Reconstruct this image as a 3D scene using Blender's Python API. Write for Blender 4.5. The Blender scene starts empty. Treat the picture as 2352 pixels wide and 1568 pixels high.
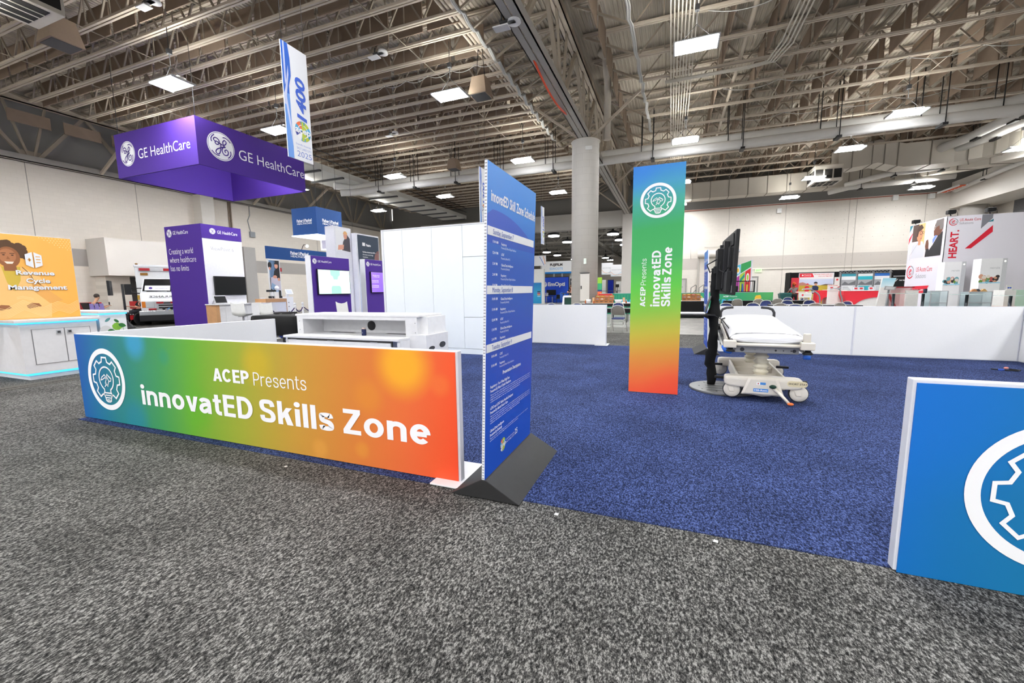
import bpy, bmesh, math, random
from mathutils import Vector, Matrix
R = math.radians
random.seed(7)
C = bpy.context.scene.collection
S = bpy.context.scene

# ------------------------------------------------------------------ camera, world, exposure
cam_d = bpy.data.cameras.new('camera'); cam_d.sensor_width = 36.0; cam_d.lens = 940.22 / 2352 * 36
cam_d.clip_start = 0.05; cam_d.clip_end = 300
cam = bpy.data.objects.new('camera', cam_d); C.objects.link(cam)
_y, _p, _r = R(21.141), R(7.082), R(-0.714)
_f = Vector((-math.sin(_y) * math.cos(_p), math.cos(_y) * math.cos(_p), -math.sin(_p)))
_r0 = Vector((math.cos(_y), math.sin(_y), 0)); _u0 = _r0.cross(_f)
_rt = _r0 * math.cos(_r) + _u0 * math.sin(_r); _up = _rt.cross(_f)
_m = Matrix((_rt, _up, -_f)).transposed().to_4x4(); _m.translation = (0, 0, 1.42)
cam.matrix_world = _m
S.camera = cam
S.view_settings.view_transform = 'Standard'; S.view_settings.look = 'None'
S.view_settings.exposure = 0.0; S.view_settings.gamma = 1.0; S.view_settings.use_curve_mapping = False
wd = bpy.data.worlds.new('hall_ambient'); S.world = wd; wd.use_nodes = True
wd.node_tree.nodes['Background'].inputs[0].default_value = (1.0, 0.97, 0.93, 1)
wd.node_tree.nodes['Background'].inputs[1].default_value = 1.3
S.cycles.max_bounces = 6; S.cycles.diffuse_bounces = 4; S.cycles.glossy_bounces = 2
S.cycles.transmission_bounces = 4; S.cycles.transparent_max_bounces = 6
S.cycles.use_adaptive_sampling = True; S.cycles.adaptive_threshold = 0.02
S.cycles.use_denoising = True
S.cycles.sample_clamp_indirect = 6.0
S.cycles.caustics_reflective = False; S.cycles.caustics_refractive = False
LAMP = 185.0                                                # radiance of the high-bay diffusers

# ------------------------------------------------------------------ materials
def lin(c):
    c = c / 255.0
    return c / 12.92 if c <= 0.04045 else ((c + 0.055) / 1.055) ** 2.4
def rgb(c): return (lin(c[0]), lin(c[1]), lin(c[2]), 1.0)
_mats = {}
def M(name, c=(200, 200, 200), rough=0.55, metal=0.0, emit=0.0, noise=0.06, scale=14.0, alpha=1.0, spec=0.35):
    """a plain surface with a little procedural unevenness"""
    if name in _mats: return _mats[name]
    m = bpy.data.materials.new(name); m.use_nodes = True; nt = m.node_tree; b = nt.nodes['Principled BSDF']
    b.inputs['Roughness'].default_value = rough; b.inputs['Metallic'].default_value = metal
    b.inputs['Specular IOR Level'].default_value = spec
    col = rgb(c); b.inputs['Base Color'].default_value = col
    if emit > 0:
        b.inputs['Emission Color'].default_value = col; b.inputs['Emission Strength'].default_value = emit
    if noise > 0 and emit == 0:
        tc = nt.nodes.new('ShaderNodeTexCoord'); n = nt.nodes.new('ShaderNodeTexNoise'); n.inputs['Scale'].default_value = scale
        n.inputs['Detail'].default_value = 2
        mx = nt.nodes.new('ShaderNodeMix'); mx.data_type = 'RGBA'
        mx.inputs[6].default_value = col
        mx.inputs[7].default_value = tuple(max(0, x * (1 - noise * 2)) for x in col[:3]) + (1,)
        nt.links.new(tc.outputs['Object'], n.inputs['Vector']); nt.links.new(n.outputs['Fac'], mx.inputs[0])
        nt.links.new(mx.outputs[2], b.inputs['Base Color'])
    if alpha < 1: b.inputs['Alpha'].default_value = alpha
    _mats[name] = m
    return m
def glass(name, c=(220, 240, 235), alpha=0.25):
    if name in _mats: return _mats[name]
    m = M(name, c, 0.05, noise=0, alpha=alpha); return m
def ramp(nt, stops, interp='LINEAR'):
    r = nt.nodes.new('ShaderNodeValToRGB'); e = r.color_ramp.elements; r.color_ramp.interpolation = interp
    while len(e) < len(stops): e.new(0.5)
    for k, (p, c) in enumerate(stops): e[k].position = p; e[k].color = rgb(c)
    return r
def gmat(name, p0, p1, stops, blobs=(), rough=0.45, spec=0.3, emit=0.0):
    """printed gradient: colour ramp along p0 -> p1 with soft round printed spots (pos, radius, colour, strength)"""
    m = bpy.data.materials.new(name); m.use_nodes = True; nt = m.node_tree; b = nt.nodes['Principled BSDF']; L = nt.links.new
    b.inputs['Roughness'].default_value = rough; b.inputs['Specular IOR Level'].default_value = spec
    g = nt.nodes.new('ShaderNodeNewGeometry')
    sub = nt.nodes.new('ShaderNodeVectorMath'); sub.operation = 'SUBTRACT'; sub.inputs[1].default_value = p0
    d = Vector(p1) - Vector(p0)
    dot = nt.nodes.new('ShaderNodeVectorMath'); dot.operation = 'DOT_PRODUCT'; dot.inputs[1].default_value = d / d.length_squared
    L(g.outputs['Position'], sub.inputs[0]); L(sub.outputs[0], dot.inputs[0])
    r = ramp(nt, stops, 'EASE' if False else 'LINEAR'); L(dot.outputs['Value'], r.inputs[0]); out = r.outputs[0]
    for (q, rad, c, st) in blobs:
        ds = nt.nodes.new('ShaderNodeVectorMath'); ds.operation = 'DISTANCE'; ds.inputs[1].default_value = q
        L(g.outputs['Position'], ds.inputs[0])
        mr = nt.nodes.new('ShaderNodeMapRange'); mr.interpolation_type = 'SMOOTHSTEP'
        mr.inputs[1].default_value = 0.25 * rad; mr.inputs[2].default_value = rad; mr.inputs[3].default_value = st; mr.inputs[4].default_value = 0
        L(ds.outputs['Value'], mr.inputs[0])
        mx = nt.nodes.new('ShaderNodeMix'); mx.data_type = 'RGBA'; mx.inputs[7].default_value = rgb(c)
        L(mr.outputs[0], mx.inputs[0]); L(out, mx.inputs[6]); out = mx.outputs[2]
    L(out, b.inputs['Base Color'])
    if emit: L(out, b.inputs['Emission Color']); b.inputs['Emission Strength'].default_value = emit
    return m
def carpet(name, stops, scale=95.0, rough=0.95):
    m = bpy.data.materials.new(name); m.use_nodes = True; nt = m.node_tree; b = nt.nodes['Principled BSDF']; L = nt.links.new
    b.inputs['Roughness'].default_value = rough; b.inputs['Specular IOR Level'].default_value = 0.1
    g = nt.nodes.new('ShaderNodeNewGeometry')
    mp = nt.nodes.new('ShaderNodeMapping'); mp.inputs['Scale'].default_value = (1.0, 0.55, 1.0); mp.inputs['Rotation'].default_value = (0, 0, 0.25)
    L(g.outputs['Position'], mp.inputs[0])
    n = nt.nodes.new('ShaderNodeTexNoise'); n.inputs['Scale'].default_value = scale; n.inputs['Detail'].default_value = 3.0; n.inputs['Roughness'].default_value = 0.75
    L(mp.outputs[0], n.inputs['Vector'])
    r = ramp(nt, stops); L(n.outputs['Fac'], r.inputs[0])
    n2 = nt.nodes.new('ShaderNodeTexNoise'); n2.inputs['Scale'].default_value = 1.3; n2.inputs['Detail'].default_value = 4.0
    L(g.outputs['Position'], n2.inputs['Vector'])
    r2 = ramp(nt, [(0.3, (205, 205, 205)), (0.7, (255, 255, 255))]); L(n2.outputs['Fac'], r2.inputs[0])
    mx = nt.nodes.new('ShaderNodeMix'); mx.data_type = 'RGBA'; mx.blend_type = 'MULTIPLY'; mx.inputs[0].default_value = 1.0
    L(r.outputs[0], mx.inputs[6]); L(r2.outputs[0], mx.inputs[7]); L(mx.outputs[2], b.inputs['Base Color'])
    bp = nt.nodes.new('ShaderNodeBump'); bp.inputs['Strength'].default_value = 0.5; bp.inputs['Distance'].default_value = 0.01
    L(n.outputs['Fac'], bp.inputs['Height']); L(bp.outputs[0], b.inputs['Normal'])
    return m
def blockwall(name, c, joint, band=None, sx=0.4, sz=0.2, axis='X'):
    """painted masonry: faint block joints, with an optional darker painted band between two heights"""
    m = bpy.data.materials.new(name); m.use_nodes = True; nt = m.node_tree; b = nt.nodes['Principled BSDF']; L = nt.links.new
    b.inputs['Roughness'].default_value = 0.8; b.inputs['Specular IOR Level'].default_value = 0.2
    g = nt.nodes.new('ShaderNodeNewGeometry'); sp = nt.nodes.new('ShaderNodeSeparateXYZ'); L(g.outputs['Position'], sp.inputs[0])
    cb = nt.nodes.new('ShaderNodeCombineXYZ'); L(sp.outputs['X' if axis == 'X' else 'Y'], cb.inputs[0]); L(sp.outputs['Z'], cb.inputs[1])
    br = nt.nodes.new('ShaderNodeTexBrick'); br.inputs['Scale'].default_value = 1.0
    br.inputs['Brick Width'].default_value = sx; br.inputs['Row Height'].default_value = sz; br.inputs['Mortar Size'].default_value = 0.006
    br.inputs['Mortar Smooth'].default_value = 0.6
    L(cb.outputs[0], br.inputs['Vector'])
    br.inputs['Color1'].default_value = rgb(c); br.inputs['Color2'].default_value = rgb([x - 3 for x in c]); br.inputs['Mortar'].default_value = rgb(joint)
    out = br.outputs['Color']
    if band:
        z0, z1, bc = band
        a = nt.nodes.new('ShaderNodeMath'); a.operation = 'GREATER_THAN'; a.inputs[1].default_value = z0; L(sp.outputs['Z'], a.inputs[0])
        d = nt.nodes.new('ShaderNodeMath'); d.operation = 'LESS_THAN'; d.inputs[1].default_value = z1; L(sp.outputs['Z'], d.inputs[0])
        e = nt.nodes.new('ShaderNodeMath'); e.operation = 'MULTIPLY'; L(a.outputs[0], e.inputs[0]); L(d.outputs[0], e.inputs[1])
        mx = nt.nodes.new('ShaderNodeMix'); mx.data_type = 'RGBA'; mx.inputs[7].default_value = rgb(bc)
        L(e.outputs[0], mx.inputs[0]); L(out, mx.inputs[6]); out = mx.outputs[2]
    L(out, b.inputs['Base Color'])
    return m

# ------------------------------------------------------------------ mesh helpers
class Frame:
    """a flat face: origin, u (reading direction), v (up), n (out of the face)"""
    def __init__(s, o, u, v):
        s.o = Vector(o); s.u = Vector(u).normalized(); s.v = Vector(v).normalized(); s.n = s.u.cross(s.v)
    def p(s, a, b, n=0.0): return s.o + s.u * a + s.v * b + s.n * n
def FX(x, y0=0, z0=0): return Frame((x, y0, z0), (0, 1, 0), (0, 0, 1))      # faces +X
def FY(y, x0=0, z0=0): return Frame((x0, y, z0), (1, 0, 0), (0, 0, 1))      # faces -Y
def FZ(z, x0=0, y0=0): return Frame((x0, y0, z), (1, 0, 0), (0, 1, 0))      # faces up
_glyph = {}
def glyphs(s, bold=0.0, res=3, shear=0.0):
    k = (s, bold, res, shear)
    if k not in _glyph:
        cu = bpy.data.curves.new('t', 'FONT'); cu.body = s; cu.size = 1.0; cu.offset = bold; cu.resolution_u = res; cu.shear = shear
        cu.fill_mode = 'FRONT'
        ob = bpy.data.objects.new('t', cu); me = ob.to_mesh()
        vs = [tuple(v.co) for v in me.vertices]; fs = [tuple(p.vertices) for p in me.polygons]
        ob.to_mesh_clear(); bpy.data.objects.remove(ob); bpy.data.curves.remove(cu)
        _glyph[k] = (vs, fs)
    return _glyph[k]
_cap = {}
def capheight(bold, res):
    k = (bold, res)
    if k not in _cap: _cap[k] = max(v[1] for v in glyphs('H', bold, res)[0]) or 0.7
    return _cap[k]
def circ(cx, cy, r, n=24, a0=0, a1=360, ry=None):
    ry = r if ry is None else ry
    full = abs(a1 - a0) >= 360
    k = n if full else n + 1
    return [(cx + r * math.cos(R(a0 + (a1 - a0) * i / n)), cy + ry * math.sin(R(a0 + (a1 - a0) * i / n))) for i in range(k)]
class MB:
    def __init__(s): s.v = []; s.f = []; s.m = []; s.sm = []
    def add(s, vs, fs, mi=0, smooth=False):
        o = len(s.v); s.v += [Vector(x) for x in vs]
        for f in fs: s.f.append(tuple(i + o for i in f)); s.m.append(mi); s.sm.append(smooth)
        return s
    def box(s, x0, x1, y0, y1, z0, z1, mi=0):
        vs = [(x0, y0, z0), (x1, y0, z0), (x1, y1, z0), (x0, y1, z0), (x0, y0, z1), (x1, y0, z1), (x1, y1, z1), (x0, y1, z1)]
        return s.add(vs, [(0, 3, 2, 1), (4, 5, 6, 7), (0, 1, 5, 4), (1, 2, 6, 5), (2, 3, 7, 6), (3, 0, 4, 7)], mi)
    def bar(s, p, q, w, h=None, up=(0, 0, 1), mi=0):
        h = w if h is None else h
        p = Vector(p); q = Vector(q); d = (q - p).normalized(); up = Vector(up)
        a = d.cross(up)
        if a.length < 1e-4: a = d.cross(Vector((1, 0, 0)))
        a.normalize(); b = a.cross(d).normalized(); a *= w / 2; b *= h / 2
        vs = [p - a - b, p + a - b, p + a + b, p - a + b, q - a - b, q + a - b, q + a + b, q - a + b]
        return s.add(vs, [(0, 1, 2, 3), (7, 6, 5, 4), (4, 5, 1, 0), (5, 6, 2, 1), (6, 7, 3, 2), (7, 4, 0, 3)], mi)
    def loft(s, rings, mi=0, smooth=True, cap=True, closed=True):
        n = len(rings[0]); o = len(s.v)
        for r in rings: s.v += [Vector(x) for x in r]
        m = n if closed else n - 1
        for i in range(len(rings) - 1):
            for j in range(m):
                k = (j + 1) % n
                s.f.append((o + i * n + j, o + i * n + k, o + (i + 1) * n + k, o + (i + 1) * n + j)); s.m.append(mi); s.sm.append(smooth)
        if cap and closed:
            s.f.append(tuple(o + j for j in reversed(range(n)))); s.m.append(mi); s.sm.append(False)
            e = o + (len(rings) - 1) * n
            s.f.append(tuple(e + j for j in range(n))); s.m.append(mi); s.sm.append(False)
        return s
    def tube(s, pts, r, n=8, mi=0, smooth=True):
        pts = [Vector(p) for p in pts]; rings = []; prev = None
        for i, p in enumerate(pts):
            d = (pts[min(i + 1, len(pts) - 1)] - pts[max(i - 1, 0)]).normalized()
            if prev is None:
                a = d.cross(Vector((0, 0, 1)))
                if a.length < 1e-3: a = d.cross(Vector((1, 0, 0)))
            else: a = prev - d * prev.dot(d)
            a.normalize(); prev = a; b = d.cross(a)
            rr = r[i] if isinstance(r, (list, tuple)) else r
            rings.append([p + a * rr * math.cos(2 * math.pi * k / n) + b * rr * math.sin(2 * math.pi * k / n) for k in range(n)])
        return s.loft(rings, mi, smooth)
    def lathe(s, prof, c=(0, 0, 0), n=20, mi=0, smooth=True, axis='Z'):
        c = Vector(c); rings = []
        for r, z in prof:
            ring = []
            for k in range(n):
                a = 2 * math.pi * k / n; x, y = r * math.cos(a), r * math.sin(a)
                ring.append(c + (Vector((x, y, z)) if axis == 'Z' else Vector((z, x, y)) if axis == 'X' else Vector((y, z, x))))
            rings.append(ring)
        return s.loft(rings, mi, smooth)
    def ball(s, c, rx, ry=None, rz=None, n=14, mi=0):
        ry = rx if ry is None else ry; rz = rx if rz is None else rz; c = Vector(c); h = n // 2
        rings = [[c + Vector((rx * math.sin(math.pi * max(.02, min(h - .02, i)) / h) * math.cos(2 * math.pi * k / n), ry * math.sin(math.pi * max(.02, min(h - .02, i)) / h) * math.sin(2 * math.pi * k / n), -rz * math.cos(math.pi * i / h))) for k in range(n)] for i in range(h + 1)]
        return s.loft(rings, mi, True)
    def poly(s, pts, fr, n=0.0, mi=0):
        return s.add([fr.p(a, b, n) for a, b in pts], [tuple(range(len(pts)))], mi)
    def rect(s, fr, u0, u1, v0, v1, n=0.0, mi=0): return s.poly([(u0, v0), (u1, v0), (u1, v1), (u0, v1)], fr, n, mi)
    def prism(s, pts, fr, n0, n1, mi=0, smooth=False):
        k = len(pts); vs = [fr.p(a, b, n0) for a, b in pts] + [fr.p(a, b, n1) for a, b in pts]
        fs = [tuple(reversed(range(k))), tuple(range(k, 2 * k))] + [(i, (i + 1) % k, (i + 1) % k + k, i + k) for i in range(k)]
        return s.add(vs, fs, mi, smooth)
    def ring(s, fr, cx, cy, ro, ri, n=0.0, mi=0, k=48, ay=1.0):
        o = circ(cx, cy, ro, k, ry=ro * ay); i = circ(cx, cy, ri, k, ry=ri * ay)
        vs = [fr.p(a, b, n) for a, b in o] + [fr.p(a, b, n) for a, b in i]
        return s.add(vs, [(j, (j + 1) % k, k + (j + 1) % k, k + j) for j in range(k)], mi)
    def stroke(s, pts, w, fr, n=0.0, mi=0, closed=False):
        P = [Vector(p) for p in pts]; k = len(P); a = []; b = []
        for i in range(k):
            p0 = P[i - 1] if (closed or i > 0) else P[i]; p1 = P[(i + 1) % k] if (closed or i < k - 1) else P[i]
            d0 = (P[i] - p0); d1 = (p1 - P[i])
            if d0.length < 1e-9: d0 = d1
            if d1.length < 1e-9: d1 = d0
            d0 = d0.normalized(); d1 = d1.normalized()
            n0 = Vector((-d0.y, d0.x)); n1 = Vector((-d1.y, d1.x)); t = n0 + n1
            t = n0 if t.length < 0.3 else t.normalized()
            f = min(1 / max(0.35, t.dot(n0)), 2.0) * w / 2
            a.append(P[i] + t * f); b.append(P[i] - t * f)
        vs = [fr.p(x, y, n) for x, y in a] + [fr.p(x, y, n) for x, y in b]
        return s.add(vs, [(k + i, k + (i + 1) % k, (i + 1) % k, i) for i in range(k if closed else k - 1)], mi)
    def text(s, t, fr, u, v, h, w=None, bold=0.0, n=0.002, mi=0, align='L', res=3, shear=0.0):
        vs, fs = glyphs(t, bold, res, shear)
        if not vs: return s
        x0 = min(p[0] for p in vs); x1 = max(p[0] for p in vs); k = h / capheight(bold, res)
        kx = k if w is None else w / (x1 - x0)
        W = (x1 - x0) * kx; du = 0 if align == 'L' else (-W / 2 if align == 'C' else -W)
        return s.add([fr.p(u + du + (p[0] - x0) * kx, v + p[1] * k, n) for p in vs], fs, mi)
    def merge(s, o, mi=None):
        k = len(s.v); s.v += o.v
        s.f += [tuple(i + k for i in f) for f in o.f]; s.m += o.m if mi is None else [mi] * len(o.m); s.sm += o.sm; return s
def base_of(p):
    v = Vector((0, 0, 0))
    while p is not None: v = v + Vector(p.location); p = p.parent
    return v
def obj(name, mb, mat, parent=None, bevel=0.0, sub=0, label=None, base=None):
    """link one mesh object; mb is in world coordinates (or in its still unmoved parent's)"""
    b = base_of(parent) if base is None else Vector(base)
    me = bpy.data.meshes.new(name); me.from_pydata([v - b for v in mb.v], [], mb.f)
    mats = mat if isinstance(mat, (list, tuple)) else [mat]
    for m in mats: me.materials.append(m)
    me.polygons.foreach_set('material_index', mb.m); me.polygons.foreach_set('use_smooth', mb.sm); me.update()
    o = bpy.data.objects.new(name, me); C.objects.link(o)
    if parent is not None: o.parent = parent
    else: o.location = b
    if bevel:
        md = o.modifiers.new('edge', 'BEVEL'); md.width = bevel; md.segments = 2; md.limit_method = 'ANGLE'; md.angle_limit = R(40)
    if sub:
        md = o.modifiers.new('smooth', 'SUBSURF'); md.levels = sub; md.render_levels = sub
    if label: o['label'] = label
    return o
def tag(o, label, cat, group=None):
    o['label'] = label; o['category'] = cat
    if group: o['group'] = group
    return o
def thing(name, label, cat, loc=(0, 0, 0), group=None):
    o = bpy.data.objects.new(name, None); o.empty_display_size = 0.2; C.objects.link(o); o.location = loc
    return tag(o, label, cat, group)
def solo(name, mb, mat, label, cat, loc, group=None, **k):
    return tag(obj(name, mb, mat, None, base=loc, **k), label, cat, group)
def struct(name, mb, mat, **k):
    o = obj(name, mb, mat, None, base=(0, 0, 0), **k); o['kind'] = 'structure'; return o
def dup(root, loc, rotz=None, label=None, group=None, parent=None):
    c = root.copy(); C.objects.link(c)
    if parent is not None: c.parent = parent
    if loc is not None: c.location = loc
    if rotz is not None: c.rotation_euler = (0, 0, rotz)
    if label: c['label'] = label
    if group: c['group'] = group
    for ch in list(root.children): dup(ch, None, parent=c)
    return c
def skin(name, V, E, rad, mat, parent=None, sub=2, base=None):
    """one continuous body: joints V, bones E, a radius for each joint (or an (rx, ry) pair)"""
    b = base_of(parent) if base is None else Vector(base)
    bm = bmesh.new(); lay = bm.verts.layers.skin.verify(); vs = []
    for i, p in enumerate(V):
        v = bm.verts.new(Vector(p) - b); r = rad[i]; v[lay].radius = r if isinstance(r, tuple) else (r, r); v[lay].use_root = (i == 0); vs.append(v)
    for a, c in E: bm.edges.new((vs[a], vs[c]))
    me = bpy.data.meshes.new(name); bm.to_mesh(me); bm.free(); me.materials.append(mat)
    o = bpy.data.objects.new(name, me); C.objects.link(o)
    if parent is not None: o.parent = parent
    else: o.location = b
    md = o.modifiers.new('skin', 'SKIN'); md.use_smooth_shade = True; md.branch_smoothing = 0.6
    md = o.modifiers.new('smooth', 'SUBSURF'); md.levels = sub; md.render_levels = sub
    return o

# ------------------------------------------------------------------ common materials
white = M('white_laminate', (238, 238, 240), 0.4)
panelwhite = M('white_fabric_panel', (236, 236, 236), 0.7, noise=0.02, scale=60)
alu = M('brushed_aluminium', (205, 206, 212), 0.35, 0.6, noise=0.05)
frame_w = M('white_extrusion', (222, 223, 230), 0.45, noise=0.03)
black = M('black_plastic', (22, 22, 24), 0.5)
blackcloth = M('black_cloth', (17, 17, 19), 0.9, noise=0.2, scale=40)
dkgrey = M('dark_grey_metal', (70, 71, 74), 0.5, 0.3)
beige = M('beige_painted_steel', (196, 184, 168), 0.6, noise=0.08, scale=3)
beige_d = M('beige_web_steel', (168, 157, 142), 0.65, noise=0.1, scale=3)
greysteel = M('grey_painted_steel', (176, 173, 168), 0.6, noise=0.06, scale=2)
txtw = M('white_vinyl_lettering', (245, 245, 248), 0.6, noise=0.0)
purple = M('purple_fabric', (72, 40, 140), 0.75, noise=0.05, scale=30)
# ------------------------------------------------------------------ the hall
concrete = carpet('polished_concrete', [(0.3, (150, 147, 141)), (0.7, (172, 169, 163))], 6.0, 0.35)
grey_cp = carpet('grey_carpet', [(0.35, (18, 18, 19)), (0.5, (78, 77, 75)), (0.66, (166, 164, 160))], 100)
blue_cp = carpet('blue_carpet', [(0.35, (13, 16, 30)), (0.5, (49, 62, 106)), (0.66, (100, 118, 172))], 105)
struct('floor', MB().box(-48, 36, -26, 100, -0.2, 0.0), concrete)
struct('floor_grey_carpet', MB().box(-30, 30, -26, 13.7, 0.0, 0.006), grey_cp)
struct('floor_blue_carpet', MB().box(-6.33, 6.0, 2.465, 10.5, 0.006, 0.013), blue_cp)
struct('trim_carpet_seam', MB().box(-6.39, -6.375, -3, 2.5, 0.006, 0.0075), M('seam_dark', (25, 24, 22), 0.9))
struct('trim_booth_carpet_edge', MB().box(-9.75, -9.55, 0, 6.2, 0.006, 0.012).box(-9.45, -9.38, 0, 6.2, 0.006, 0.011), M('carpet_binding', (92, 88, 82), 0.9, noise=0.15, scale=60))

WW = (238, 230, 219)
wall_y = blockwall('painted_block_side', WW, (226, 218, 207), (3.03, 3.95, (176, 171, 166)), axis='Y')
wall_x = blockwall('painted_block_end', (218, 211, 201), (208, 200, 190), (3.05, 4.03, (190, 182, 174)), axis='X')
upgrey = M('grey_fascia', (150, 149, 147), 0.8, noise=0.08, scale=0.6)
struct('wall_left', MB().box(-30.4, -30, -26, 40.5, 0, 8.0), wall_y)
struct('wall_left_upper', MB().box(-30.6, -30.35, -26, 40.5, 8.0, 11.3), upgrey)
pil = MB()
for y in (18.75, -3.4): pil.box(-30, -29.2, y, y + 0.85, 0, 8.0)
struct('wall_left_pilaster', pil, blockwall('painted_pilaster', (226, 221, 213), (214, 208, 200), axis='Y'))
struct('wall_left_pier', MB().box(-30, -29.3, 21.5, 22.4, 0, 4.85), M('grey_pier', (176, 173, 170), 0.8))
struct('wall_left_bulkhead', MB().box(-30, -28.2, 13.0, 18.7, 2.5, 4.5), M('bulkhead_white', (236, 230, 222), 0.8, noise=0.03, scale=1))
struct('wall_left_recess', MB().box(-30, -29.0, 13.2, 14.3, 0, 2.5), wall_y)
d1 = struct('door_1', MB().box(-30.0, -29.93, 14.3, 18.7, 0, 2.48), M('grey_service_door', (112, 111, 113), 0.6))
obj('door_closer', MB().box(-29.93, -29.8, 15.0, 15.6, 2.25, 2.36), alu, d1)
seam = M('joint_sealant', (178, 172, 163), 0.9)
sm = MB()
for y in (11.1, 15.6, 29.0): sm.box(-30.0, -29.99, y, y + 0.03, 4.0, 8.0)
struct('trim_1', sm, seam)

# end wall, with the opening towards the second hall
struct('wall_back', MB().box(-3.98, 21.4, 40, 40.5, 0, 8.2), wall_x)
struct('wall_back_upper', MB().box(-30, 31, 40.2, 40.5, 8.2, 11.3), M('dark_fascia', (128, 126, 122), 0.8))
struct('wall_back_corner', MB().box(-30, -26, 40, 40.5, 0, 8.2), wall_x)
struct('wall_back_header', MB().box(-26, -3.98, 39.7, 40.7, 7.15, 8.6), M('header_beam_grey', (206, 203, 198), 0.7, noise=0.06, scale=1))
struct('wall_back_pilaster', MB().box(-4.3, -3.45, 39.3, 40.3, 0, 8.2), M('pilaster_grey', (205, 200, 194), 0.8))
sm = MB()
for x in (0.75, 4.4, 8.5, 12.7, 13.15, 17.3): sm.box(x, x + 0.035, 39.985, 40.0, 0, 8.2)
struct('trim_2', sm, seam)
tie = MB()
for i in range(22):
    for z in (5.2, 5.9, 6.6, 7.3, 3.3, 3.8): tie.box(5.0 + i * 0.62, 5.03 + i * 0.62, 39.99, 40, z, z + 0.03)
struct('trim_formwork_holes', tie, M('tie_hole', (150, 143, 134), 0.9))
struct('trim_conduit', MB().tube([(5.6, 39.95, 2.93), (14, 39.95, 2.93), (18.6, 39.95, 2.93)], 0.025, 6).tube([(2.6, 39.93, 4.95), (4.9, 39.93, 4.98), (4.95, 39.93, 3.2)], 0.022, 6).tube([(1.5, 39.93, 4.9), (1.55, 39.93, 4.0)], 0.02, 6), M('conduit', (208, 202, 192), 0.5))
def double_door(name, x0, x1, z1, col, fr_c=(140, 137, 132)):
    d = struct(name, MB().box(x0, x1, 39.94, 40.0, 0, z1), M(name + '_paint', col, 0.5))
    mid = (x0 + x1) / 2
    obj('frame', MB().box(x0 - .09, x0, 39.9, 40, 0, z1 + .09).box(x1, x1 + .09, 39.9, 40, 0, z1 + .09).box(x0, x1, 39.9, 40, z1, z1 + .09).box(mid - .02, mid + .02, 39.93, 39.95, 0, z1), M(name + '_frame', fr_c, 0.5), d)
    obj('push_bar', MB().box(x0 + .12, mid - .12, 39.87, 39.94, 0.98, 1.08).box(mid + .12, x1 - .12, 39.87, 39.94, 0.98, 1.08), alu, d)
    obj('closer', MB().box(x0 + .3, x0 + .75, 39.86, 39.94, z1 - .16, z1 - .06).box(x1 - .75, x1 - .3, 39.86, 39.94, z1 - .16, z1 - .06), alu, d)
    return d
double_door('door_2', 4.75, 6.75, 2.27, (214, 210, 203))
d3 = struct('door_3', MB().box(0.1, 1.2, 39.94, 40.0, 0, 2.2), M('fire_door_paint', (188, 184, 180), 0.5))
obj('frame', MB().box(0.0, .1, 39.9, 40, 0, 2.3).box(1.2, 1.3, 39.9, 40, 0, 2.3).box(.1, 1.2, 39.9, 40, 2.2, 2.3), M('door_3_frame', (150, 147, 142), .5), d3)
obj('lettering', MB().text('DOOR', FY(39.94), 0.65, 1.75, .12, align='C').text('ROLLING', FY(39.94), 0.65, 1.5, .12, align='C'), M('door_letter', (120, 118, 118), .6), d3)
# roller shutter
rs = struct('door_4', MB().box(2.3, 5.0, 39.93, 40.0, 0, 4.0), None) if False else struct('door_4', MB().box(2.25, 4.6, 39.93, 40.0, 0, 4.05), blockwall('shutter_slats', (206, 200, 191), (180, 174, 166), None, 6.0, 0.12))
obj('drum_housing', MB().lathe([(0.01, 0), (.3, 0), (.3, 2.7), (.01, 2.7)], (2.1, 39.7, 4.35), 16, axis='X'), M('shutter_housing', (226, 220, 211), 0.6), rs)
obj('guide', MB().box(2.12, 2.25, 39.85, 40, 0, 4.6).box(4.6, 4.73, 39.85, 40, 0, 4.6), M('shutter_guide', (176, 170, 162), 0.6), rs)
obj('motor', MB().box(4.75, 5.05, 39.5, 39.9, 4.3, 4.75).lathe([(.01, 0), (.14, 0), (.14, .3), (.01, .3)], (5.0, 39.6, 4.5), 12, axis='X').tube([(4.9, 39.7, 4.3), (4.92, 39.85, 2.9)], .02, 6), alu, rs)

# right side: soffit, wall with operable partition, doors
struct('wall_right_soffit', MB().box(18.64, 26, -26, 40, 6.9, 8.75), M('soffit_warm_white', (224, 218, 210), 0.8, noise=0.04, scale=0.8))
struct('wall_right', MB().box(21, 21.4, -26, 40, 0, 6.9), wall_y)
struct('wall_right_partition', MB().box(20.9, 21.0, 26, 37.9, 3.1, 6.9), M('partition_grey_felt', (108, 108, 110), 0.95, noise=0.15, scale=8))
struct('wall_right_beam', MB().box(20.85, 21.0, 26, 38.3, 2.55, 3.1), M('beam_cream', (214, 205, 192), 0.8))
d5 = struct('door_5', MB().box(20.93, 21.0, 34.2, 37.6, 0, 2.5), M('tan_door', (176, 164, 142), 0.6))
obj('mullion', MB().box(20.86, 20.93, 35.9, 36.0, 0, 2.5).box(20.86, 20.93, 37.6, 37.75, 0, 2.5), M('door_mullion', (130, 124, 114), .5), d5)
obj('push_bar', MB().box(20.84, 20.93, 34.4, 35.8, 1.0, 1.1).box(20.84, 20.93, 36.1, 37.5, 1.0, 1.1), dkgrey, d5)
struct('wall_right_duct_chase', MB().lathe([(0.7, 0), (0.7, 6.9)], (19.6, 39.2, 0), 20), M('chase_grey', (190, 186, 180), 0.5))

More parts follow.
